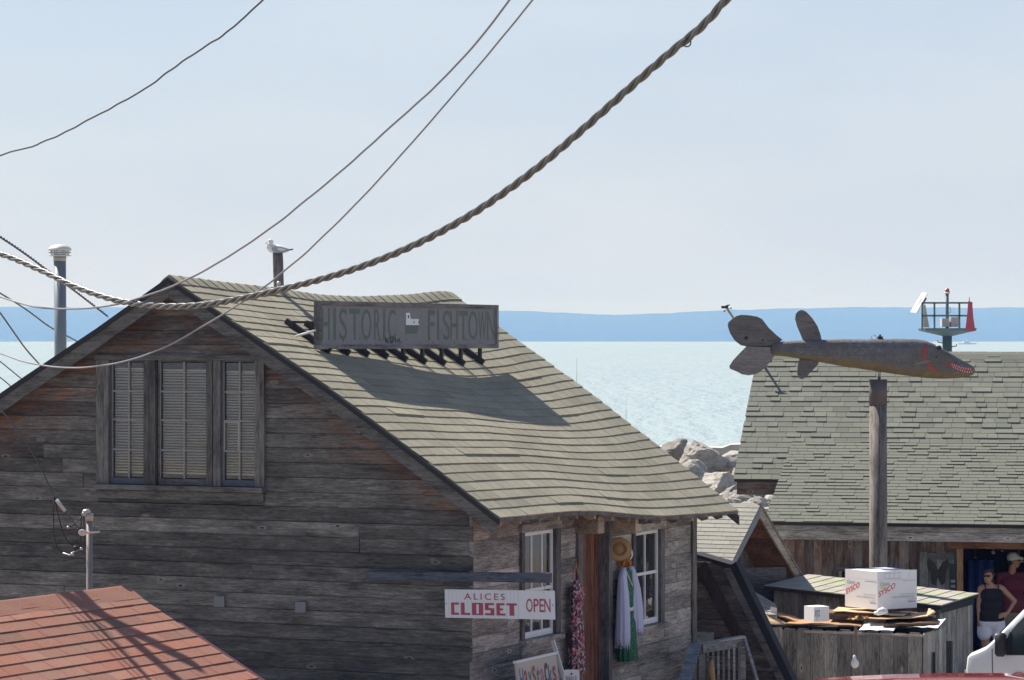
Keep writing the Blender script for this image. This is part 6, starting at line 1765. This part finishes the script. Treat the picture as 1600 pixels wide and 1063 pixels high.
pole_px = lambda z: (800 + F * POLE.x / POLE.y, 531.5 - F * (z - H) / POLE.y)
WIREC = paint('cable_grey', (.12, .118, .116), .38, .35, 7, metal=.4); WIREL = paint('aluminium_wire', (.42, .41, .40), .45, .2, 40, metal=.3); WIREG = paint('grey_wire', (.22, .22, .24), .5, .15, 30); WIRED = paint('dark_wire', (.06, .06, .065), .6, .15, 30)


def wire(label, pix, zpole, d1, r, mat, n=90, jit=.0, twist=0):
    pts = cat_pts([pole_px(zpole)] + pix, POLE.y, d1, n)
    if jit: pts = [p_ + UP * jit * mnoise.noise(Vector((i * .33, zpole, 0))) for i, p_ in enumerate(pts)]
    t = thing('overhead_wire', label, 'wire', pts[0])
    if not twist:
        MB().tube(pts, r, 7).build('strand', mat, t)
    else:
        cum = 0.0; ph = [0.0]
        for i in range(1, len(pts)): cum += (pts[i] - pts[i - 1]).length; ph.append(cum)
        for s_ in range(twist):
            q_ = []
            for i, p_ in enumerate(pts):
                d_ = (pts[min(i + 1, len(pts) - 1)] - pts[max(0, i - 1)]).normalized(); a1 = d_.cross(UP).normalized(); a2 = a1.cross(d_)
                a = ph[i] / (r * 2.9) + s_ * 2 * math.pi / twist
                q_.append(p_ + (a1 * math.cos(a) + a2 * math.sin(a)) * r * .56)
            MB().tube(q_, r * .52, 7).build('strand', mat, t)
    return pts


wire('thin dark wire crossing the top left corner of the sky', [(0, 243), (60, 225), (150, 181), (230, 136), (300, 86), (360, 46), (410, 0), (480, -70)], 6.65, 22, .0075, WIRED, 110, .012)
wire('pale thin wire passing just above the gable peak', [(0, 464), (50, 479), (105, 482.5), (170, 478), (230, 462), (300, 433), (400, 373), (500, 295), (600, 208), (700, 115), (760, 48), (796, 0), (860, -90)], 5.72, 21, .0085, WIREG, 110, .006)
wire('pale thin wire dipping across the gable window top', [(0, 552), (40, 566), (85, 573.5), (130, 574.5), (190, 566), (250, 546), (320, 508), (400, 458), (470, 402), (540, 335), (620, 250), (720, 135), (800, 40), (832, 0), (900, -85)], 5.30, 21, .0075, WIREG, 110, .005)
cbl = wire('thick twisted cable sweeping from lower left up to the top right', [(0, 397), (60, 421), (120, 449), (180, 469), (240, 478), (310, 477.5), (380, 466), (450, 450), (540, 425), (630, 391), (730, 339), (830, 270), (910, 203), (980, 141), (1050, 80), (1100, 38), (1134, 0), (1220, -95)], 6.1, 19, .027, WIREC, 1700, 0, 3)
wire('dark twisted wire dropping behind the flue pipe to the left roof slope', [(0, 370), (40, 397), (80, 427), (120, 457), (168, 494)], 6.9, 43, .016, WIRED, 700, 0, 2)
wire('thin dark twisted wire going behind the flue pipe lower down', [(0, 458), (40, 483), (80, 512), (118, 532), (150, 552)], 6.25, 46, .012, WIRED, 900, 0, 2)
wire('dark wire running steeply down to the left rake edge', [(0, 489), (20, 517), (40, 545), (64, 572), (90, 600)], 6.4, 44, .011, WIRED, 60)
wire('upper of two short dark wires at the left edge below the hills', [(0, 565), (15, 577), (32, 591), (60, 612)], 5.65, 46, .009, WIRED, 40)
wire('lower of two short dark wires at the left edge below the hills', [(0, 590), (8, 596), (18, 605), (40, 622)], 5.45, 46, .009, WIRED, 40)
wire('service wire dropping from the left rake down to the mast', [(5, 645), (20, 663), (40, 690), (60, 725), (76, 757), (85, 777), (100, 797), (126, 829)], 4.95, 29.72, .007, WIRED, 80)
mb = MB(); mb.tube([P(88, 781, 29.7), P(102, 799, 29.71)], .017, 8); mb.build('wire_sleeve', WIREL, ms)

kq = min(range(len(cbl)), key=lambda i: abs(800 + F * cbl[i].x / cbl[i].y - 1073))
tie = thing('cable_tie', 'small dark wire loop around the thick twisted cable near the top', 'wire tie', cbl[kq])
c_ = cbl[kq]; MB().tube([c_ + Vector((.026 * math.cos(a_ * math.pi / 8), -.03, .026 * math.sin(a_ * math.pi / 8) - .025)) for a_ in range(17)], .005, 6).build('loop', WIRED, tie)

# ------------------------------------------------------------------ vehicles
def vehicle_shell(M, pro, hw, mats, name, parent, fmi=None):
    """profile (x, y) lofted across the width with rounded shoulders"""
    n = len(pro); cx = sum(p_[0] for p_ in pro) / n; cy = sum(p_[1] for p_ in pro) / n
    rings = []
    for (z, ins) in ((-hw, .10), (-hw + .015, .045), (-hw + .06, .012), (-hw + .14, 0), (hw - .14, 0), (hw - .06, .012), (hw - .015, .045), (hw, .10)):
        r = []
        for i in range(n):
            a, b_, c_ = pro[i - 1], pro[i], pro[(i + 1) % n]
            t = Vector((c_[0] - a[0], c_[1] - a[1])).normalized(); nn_ = Vector((-t.y, t.x))
            if nn_.dot(Vector((cx - b_[0], cy - b_[1]))) < 0: nn_ = -nn_
            lean = max(0.0, b_[1] - 1.0) * .16
            zz = z * (1 - lean * .5) if abs(z) > hw - .2 else z
            r.append((b_[0] + nn_.x * ins, b_[1] + nn_.y * ins, zz))
        rings.append(r)
    mb = MB(M); mb.loft(rings, fmi=fmi); o = mb.build(name, mats, parent); merge_normals(o)
    for p_ in o.data.polygons: p_.use_smooth = True
    if hasattr(o.data, 'set_sharp_from_angle'): o.data.set_sharp_from_angle(angle=math.radians(38))
    return o


def wheel(M, x, y, z, r, parent):
    mb = MB(M); mb.tube([(x, y, z - .10), (x, y, z - .085), (x, y, z + .085), (x, y, z + .10)], [r * .9, r, r, r * .9], 26); w = mb.build('wheel', BLACKRUB, parent)
    mb = MB(M); mb.tube([(x, y, z - .104), (x, y, z + .104)], r * .6, 20); mb.build('rim', STEEL, w)


VANW = paint('van_white', (.74, .75, .78), .25, .02, 1, spec=.5, coat=.6); CGL = paint('car_glass', (.02, .03, .03), .05, .1, 2, spec=.7)
VD = 41.0; vs_ = F / VD
vo_ = P(1506, 1000, VD); VM = frame(Vector((vo_.x, VD, 0)), Vector((math.cos(.5), -math.sin(.5), 0)), UP)
van = thing('white_van', 'white van nosing in at the lower right corner with black side mirror', 'van', Vector((vo_.x + 2, VD + 1, 0)))
vz = lambda px, py: ((px - 1506) / vs_ / .94, H - (py - 531.5) / (vs_ * (1 + (px - 1506) / vs_ * .51 / VD)))
pro = [(0.02, .42), (0.0, .62), (.0, .86), vz(1508, 1027), vz(1513, 1021), vz(1524, 1016.5), vz(1536, 1011), vz(1545, 1003), vz(1560, 987.5), vz(1575, 971.5), vz(1590, 955.5), vz(1604, 941), (1.05, 1.90), (1.35, 2.0), (2.2, 2.06), (4.6, 2.05), (4.85, 1.95), (4.95, 1.2), (4.95, .45), (4.4, .34), (.4, .34)]
VB = VM @ T(0, 0, -.95)
vehicle_shell(VB, pro, .95, VANW, 'body', van)
def onside(name, pts, mat, parent, off=.004, th=.006):
    mb = MB(VM)
    q_ = [vz(*p_) for p_ in pts]; z0 = [-(max(0, y - 1.0) * .16 * .5) * .95 + off - .004 for x, y in q_]
    n_ = len(q_); mb.add([(x, y, z + th) for (x, y), z in zip(q_, z0)] + [(x, y, z - .05) for (x, y), z in zip(q_, z0)], [tuple(range(n_)), tuple(range(2 * n_ - 1, n_ - 1, -1))] + [((i + 1) % n_, i, i + n_, (i + 1) % n_ + n_) for i in range(n_)])
    o = mb.build(name, mat, parent); merge_normals(o); return o
sw = onside('side_window', [(1575, 1022), (1577, 988), (1586, 976), (1604, 957), (1650, 950), (1690, 950), (1690, 1022)], CGL, van)
onside('window_trim', [(1571, 1024), (1571, 1000), (1576, 988), (1577.5, 988), (1575, 1022), (1690, 1022), (1690, 1024)], BLACKRUB, van, .008)
onside('door_seam', [(1548.5, 1014), (1549.5, 1014), (1550.5, 1040), (1551, 1068), (1549.8, 1068), (1549.3, 1040)], paint('seam_grey', (.08, .085, .09), .7, .1, 3), van, .004, .002)
mb = MB(VM); a = vz(1567, 1006); mb.loft([[(a[0] + w * x, a[1] + h * y, z) for x, y in ((-1, -.8), (-.6, -1), (.6, -1), (1, -.8), (1, .8), (.6, 1), (-.6, 1), (-1, .85))] for (w, h, z) in ((.04, .10, .02), (.065, .15, .06), (.07, .16, .14), (.05, .13, .20))]); mr = mb.build('side_mirror', BLACKRUB, van)
mb = MB(VM); b2 = vz(1563, 991); mb.ball((b2[0], b2[1], .18), .018, .015, .012, 10, 8); mb.build('mirror_glint', WHITE, mr)
mb = MB(VM); mb.bar((*vz(1524, 1015), -.35), (*vz(1541, 1004), -.15), .012, .012); mb.bar((*vz(1527, 1013), -.9), (*vz(1543, 1003), -.6), .012, .012); mb.build('wiper', BLACKRUB, van)
lg = vz(1591, 1066); ORG = paint('orange_logo', (.55, .09, .03), .5, .05, 3)
mb = MB(VM); mb.tube([(lg[0], lg[1], .0), (lg[0], lg[1], .0075)], .105, 28, smooth=False); lo_ = mb.build('round_emblem', ORG, van)
mb = MB(VM); mb.add([(lg[0] + r * math.cos(2 * math.pi * i / 32), lg[1] + r * math.sin(2 * math.pi * i / 32), .008) for r in (.122, .135) for i in range(32)], [(i, (i + 1) % 32, (i + 1) % 32 + 32, i + 32) for i in range(32)]); mb.build('emblem_ring', ORG, lo_)
mb = MB(VM); mb.prism([(lg[0] - .08, lg[1] - .02), (lg[0] + .08, lg[1] - .02), (lg[0] + .05, lg[1] + .02), (lg[0] - .05, lg[1] + .02)], .008, .009); mb.build('emblem_mark', WHITE, lo_)
for x in (.85, 4.0):
    for z in (-.12, -1.78): wheel(VM, x, .33, z, .34, van)
LAMPC = paint('lamp_clear', (.6, .6, .62), .1, .05, 3)
for z_ in (-.35, -1.85): MB(VM).box(-.01, .14, .66, .84, z_, z_ + .3).build('headlight', LAMPC, van)
mb = MB(VM); q_ = [(vz(1547, 1001)[0] - .012, vz(1547, 1001)[1] + .012), (vz(1602, 943)[0] - .012, vz(1602, 943)[1] + .012)]
mb.add([(q_[0][0], q_[0][1], -.14), (q_[0][0], q_[0][1], -1.76), (q_[1][0], q_[1][1], -1.66), (q_[1][0], q_[1][1], -.24)], [(0, 1, 2, 3)]); mb.build('windscreen', CGL, van)

RD2 = 34.0; rs_ = F / RD2
ro_ = P(1290, 1060, RD2); CM = frame(Vector((ro_.x - 1.0, RD2, 0)), Vector((1, -.03, 0)), UP)
car = thing('red_car', 'red car of which only the glossy roof shows at the bottom right', 'car', Vector((ro_.x + 1, RD2 + .9, 0)))
zr = lambda py: H - (py - 531.5) / rs_ - .15
cp_ = [(-.62, .40), (-.70, .60), (-.62, .84), (-.1, .96), (.35, 1.03), (.98, zr(1064)), (1.35, zr(1059.5)), (1.9, zr(1055.5)), (2.5, zr(1053.5)), (3.1, zr(1053)), (3.6, zr(1056)), (4.1, 1.36), (4.55, 1.05), (4.95, .98), (5.0, .6), (4.9, .38), (4.2, .28), (.2, .28)]
CARR = paint('car_red', (.42, .035, .04), .22, .02, 1, spec=.5, coat=1.0)
vehicle_shell(CM @ T(0, 0, -.86), cp_, .86, CARR, 'body', car)
for z_, s_ in ((.0, 1), (-1.72, -1)):
    mb = MB(CM); q_ = [(.75, 1.08), (1.3, zr(1066)), (2.5, zr(1060)), (3.5, zr(1062)), (4.1, 1.08)]; mb.prism(q_, z_ - .03 - (.02 if s_ > 0 else 0), z_ + .012 - (.03 if s_ > 0 else -.03)); mb.build('side_window', CGL, car)
for x in (.25, 4.1):
    for z in (-.10, -1.62): wheel(CM, x, .31, z, .31, car)

# ------------------------------------------------------------------ people
SKIN = paint('skin_tan', (.42, .22, .145), .5, .08, 14); SKIN2 = paint('skin_red_tan', (.38, .19, .13), .5, .08, 14)
HAIRD = paint('dark_brown_hair', (.035, .022, .016), .6, .3, 40)
BLKC = paint('black_top_cloth', (.012, .012, .014), .85, .2, 12); WHC = paint('white_shorts_cloth', (.66, .66, .76), .85, .06, 9); MARC = paint('maroon_shirt_cloth', (.14, .022, .035), .85, .12, 9); CAPC = paint('cap_cloth', (.55, .53, .49), .8, .12, 14); KHAKI = paint('khaki_cloth', (.25, .21, .15), .85, .1, 9)


def blob(M, prims, name, mat, parent, voxel, smooth=2):
    mb = MB(M)
    for p_ in prims:
        if p_[0] == 'c': mb.cap(p_[1], p_[2], p_[3], p_[4], 14)
        else: mb.ball(p_[1], *p_[2], 18, 12)
    o = mb.build(name, mat, parent, recenter=False)
    return remesh(o, voxel, smooth)


def hand(px_, wrist, dirn, side, curl, palm_n):
    """palm and five fingers as capsules; dirn = finger direction, side = towards the thumb"""
    d = Vector(dirn).normalized(); s_ = Vector(side).normalized(); n_ = Vector(palm_n).normalized(); w = Vector(wrist); out = []
    pal = w + d * .045
    for k in (-1, 0, 1): out.append(('c', w + s_ * .012 * k, w + d * .075 + s_ * .024 * k, .017, .014))
    for i, (off, ln) in enumerate(((.030, .070), (.010, .080), (-.010, .074), (-.029, .058))):
        b0 = w + d * .078 + s_ * off; k1 = b0 + (d * math.cos(curl * .5) + n_ * math.sin(curl * .5) + s_ * off * 2.5) * ln * .5; k2 = k1 + (d * math.cos(curl) + n_ * math.sin(curl) + s_ * off * 2.5) * ln * .5
        out += [('c', b0, k1, .0095, .009), ('c', k1, k2, .009, .0075)]
    t0 = w + d * .025 + s_ * .028; t1 = t0 + (d * .6 + s_ * .8).normalized() * .035; t2 = t1 + (d * .85 + s_ * .4 + n_ * .2).normalized() * .03
    out += [('c', t0, t1, .013, .011), ('c', t1, t2, .0105, .008)]
    return out


WD = 48.35
wo = Vector(((1549 - 800) / F * WD, WD, 0)); PM = frame(wo, Vector((1, 0, 0)), Vector((0, 1, 0)))        # x right, y away, z up
wm = thing('person', 'person in black tank top, white shorts and sunglasses, one hand on hip', 'person', wo)
V = Vector
hd = V((-.052, -.02, 1.535))
prims = [('b', hd, (.072, .088, .098)), ('b', hd + V((-.018, -.03, -.062)), (.050, .055, .052)), ('c', hd + V((-.052, -.066, -.005)), hd + V((-.066, -.082, -.028)), .011, .014),
         ('b', hd + V((.060, .0, -.01)), (.012, .02, .03)), ('c', hd + V((-.035, -.072, -.060)), hd + V((-.055, -.06, -.060)), .011, .010),
         ('c', (-.02, .01, 1.46), (-.005, .015, 1.36), .050, .058), ('c', (-.13, .02, 1.345), (.14, .02, 1.350), .055, .055), ('c', (-.07, .0, 1.25), (.08, .0, 1.25), .10, .10),
         ('c', (-.07, .0, 1.05), (.075, .0, 1.05), .095, .095), ('c', (-.08, .01, .90), (.085, .01, .90), .115, .115), ('c', (-.085, .01, .80), (.095, .01, .80), .10, .10),
         ('c', (-.10, .01, .80), (-.095, .0, .46), .092, .062), ('c', (-.095, .0, .46), (-.10, .015, .10), .060, .038), ('c', (.105, .01, .80), (.11, .0, .46), .092, .062), ('c', (.11, .0, .46), (.115, .015, .10), .060, .038),
         ('c', (-.10, .02, .05), (-.115, -.13, .03), .042, .034), ('c', (.115, .02, .05), (.14, -.13, .03), .042, .034),
         ('c', (-.165, .02, 1.335), (-.195, .02, 1.08), .050, .040), ('c', (-.195, .02, 1.08), (-.20, -.02, .83), .038, .026),
         ('c', (.175, .02, 1.335), (.375, .06, 1.135), .050, .041), ('c', (.375, .06, 1.135), (.245, -.085, .965), .038, .026)]
prims += hand(None, (-.20, -.022, .815), (.03, -.05, -1), (.35, -1, 0), .35, (1, 0, 0)) + hand(None, (.235, -.092, .955), (-1, -.25, -.32), (.2, -.2, -1), .35, (0, 1, -.1))
blob(PM, prims, 'body', SKIN, wm, .0075, 3)
blob(PM, [('c', (-.075, .0, 1.245), (.085, .0, 1.245), .108, .108), ('c', (-.08, -.03, 1.22), (.085, -.03, 1.22), .098, .098), ('c', (-.072, .0, 1.06), (.078, .0, 1.06), .112, .112), ('c', (-.082, .005, .92), (.088, .005, .92), .122, .122), ('c', (-.085, .005, .855), (.09, .005, .855), .124, .124)], 'tank_top', BLKC, wm, .011, 14)
mb = MB(PM)
for s_ in (-1, 1):
    mb.tube([(s_ * .095 - .0, -.085, 1.31), (s_ * .105, -.045, 1.385), (s_ * .105, .03, 1.402), (s_ * .09, .09, 1.33)], .010, 8)
mb.build('shoulder_strap', BLKC, wm)
blob(PM, [('c', (-.085, .01, .80), (.095, .01, .80), .128, .128), ('c', (-.10, .01, .76), (-.112, .0, .63), .118, .116), ('c', (.108, .01, .76), (.118, .0, .63), .118, .116)], 'shorts', WHC, wm, .012, 6)
blob(PM, [('b', hd + V((.012, .025, .030)), (.080, .088, .092)), ('b', hd + V((.045, .035, -.03)), (.050, .07, .085)), ('b', hd + V((-.02, -.03, .085)), (.055, .05, .03)), ('b', hd + V((.062, .0, -.055)), (.030, .04, .05)), ('b', hd + V((.03, .07, -.02)), (.055, .05, .09)), ('b', hd + V((.075, .02, .03)), (.035, .05, .05)), ('b', hd + V((.07, .03, -.095)), (.032, .045, .04)), ('b', hd + V((-.05, .0, .065)), (.035, .05, .03)), ('b', hd + V((.03, -.02, .10)), (.045, .05, .028))], 'hair', HAIRD, wm, .009, 1)
mb = MB(PM)
for (cx_, cy_, r) in ((-.062, -.078, .027), (-.012, -.094, .030)): mb.ball(hd + V((cx_, cy_, .010)), r, .012, .019, 12, 8)
mb.bar(hd + V((-.045, -.088, .014)), hd + V((-.025, -.094, .014)), .008, .008); mb.bar(hd + V((.012, -.088, .016)), hd + V((.068, -.01, .012)), .008, .012)
mb.build('sunglasses', BLACKRUB, wm)
mb = MB(PM); mb.ball(hd + V((-.040, -.083, -.060)), .020, .006, .006, 10, 6); mb.build('lips', paint('lips', (.35, .10, .09), .5, .1, 9), wm)
mb = MB(PM)
for s_, x_ in ((-1, -.115), (1, .14)): mb.box(x_ - .05, x_ + .05, -.17, .07, .0, .014)
mb.build('sandals', BLACKRUB, wm)

MD = 49.35
mo_ = Vector(((1584 - 800) / F * MD, MD, 0)); MM = frame(mo_, Vector((1, 0, 0)), Vector((0, 1, 0)))
mn = thing('person', 'person in maroon T-shirt and pale cap standing back in the doorway', 'person', mo_)
hd = V((.0, .0, 1.70))
prims = [('b', hd, (.092, .078, .105)), ('b', hd + V((.035, -.01, -.065)), (.055, .052, .050)), ('c', hd + V((.085, -.01, .0)), hd + V((.112, -.012, -.025)), .011, .015), ('c', hd + V((.085, -.01, -.062)), hd + V((.075, -.03, -.062)), .011, .010), ('b', hd + V((-.005, -.078, -.01)), (.022, .012, .032)),
         ('c', (-.02, .0, 1.62), (-.03, .01, 1.50), .058, .064), ('c', (-.19, .02, 1.46), (.15, .01, 1.46), .06, .06), ('c', (-.10, .0, 1.32), (.07, .0, 1.32), .13, .13), ('c', (-.09, .0, 1.05), (.07, .0, 1.05), .13, .13), ('c', (-.08, .0, .92), (.07, .0, .92), .13, .13),
         ('c', (-.10, .0, .88), (-.10, .0, .48), .095, .065), ('c', (-.10, .0, .48), (-.10, .02, .10), .062, .042), ('c', (.09, .0, .88), (.10, .0, .48), .095, .065), ('c', (.10, .0, .48), (.10, .02, .10), .062, .042), ('c', (-.10, .02, .05), (-.02, -.10, .035), .045, .038), ('c', (.10, .02, .05), (.19, -.09, .035), .045, .038),
         ('c', (-.22, .02, 1.45), (-.265, .03, 1.16), .055, .045), ('c', (-.265, .03, 1.16), (-.22, -.06, .92), .042, .030), ('c', (.19, .01, 1.45), (.235, .0, 1.16), .055, .045), ('c', (.235, .0, 1.16), (.25, -.10, .93), .042, .030)]
prims += hand(None, (-.22, -.062, .905), (.1, -.1, -1), (.5, -1, 0), .35, (1, 0, 0)) + hand(None, (.25, -.105, .915), (.0, -.15, -1), (-.3, -1, 0), .35, (-1, 0, 0))
blob(MM, prims, 'body', SKIN2, mn, .0085, 3)
blob(MM, [('c', (-.19, .02, 1.45), (.15, .01, 1.45), .078, .078), ('c', (-.10, .0, 1.32), (.07, .0, 1.32), .148, .148), ('c', (-.09, .0, 1.05), (.07, .0, 1.05), .15, .15), ('c', (-.085, .0, .92), (.07, .0, .92), .15, .15), ('c', (-.22, .02, 1.45), (-.25, .025, 1.25), .075, .07), ('c', (.19, .01, 1.45), (.22, .0, 1.25), .075, .07)], 'shirt', MARC, mn, .013, 10)
blob(MM, [('c', (-.08, .0, .88), (.07, .0, .88), .142, .142), ('c', (-.10, .0, .82), (-.105, .0, .52), .115, .10), ('c', (.09, .0, .82), (.10, .0, .52), .115, .10)], 'shorts', KHAKI, mn, .013, 2)
blob(MM, [('b', hd + V((-.012, .0, .05)), (.105, .090, .075)), ('b', hd + V((-.02, .0, .09)), (.085, .075, .055)), ('c', hd + V((.06, -.02, .052)), hd + V((.135, -.015, .040)), .035, .024), ('c', hd + V((.06, .03, .052)), hd + V((.13, .02, .040)), .035, .022)], 'cap', CAPC, mn, .010, 1)
mb = MB(MM); mb.box(hd.x + .055, hd.x + .108, -.07, .05, hd.z + .002, hd.z + .026); mb.bar(hd + V((.07, -.072, .018)), hd + V((-.02, -.083, .014)), .008, .01); mb.build('sunglasses', BLACKRUB, mn)
mb = MB(MM); mb.ball(hd + V((-.055, -.012, -.02)), .045, .072, .05, 12, 8); mb.build('hair', HAIRD, mn)
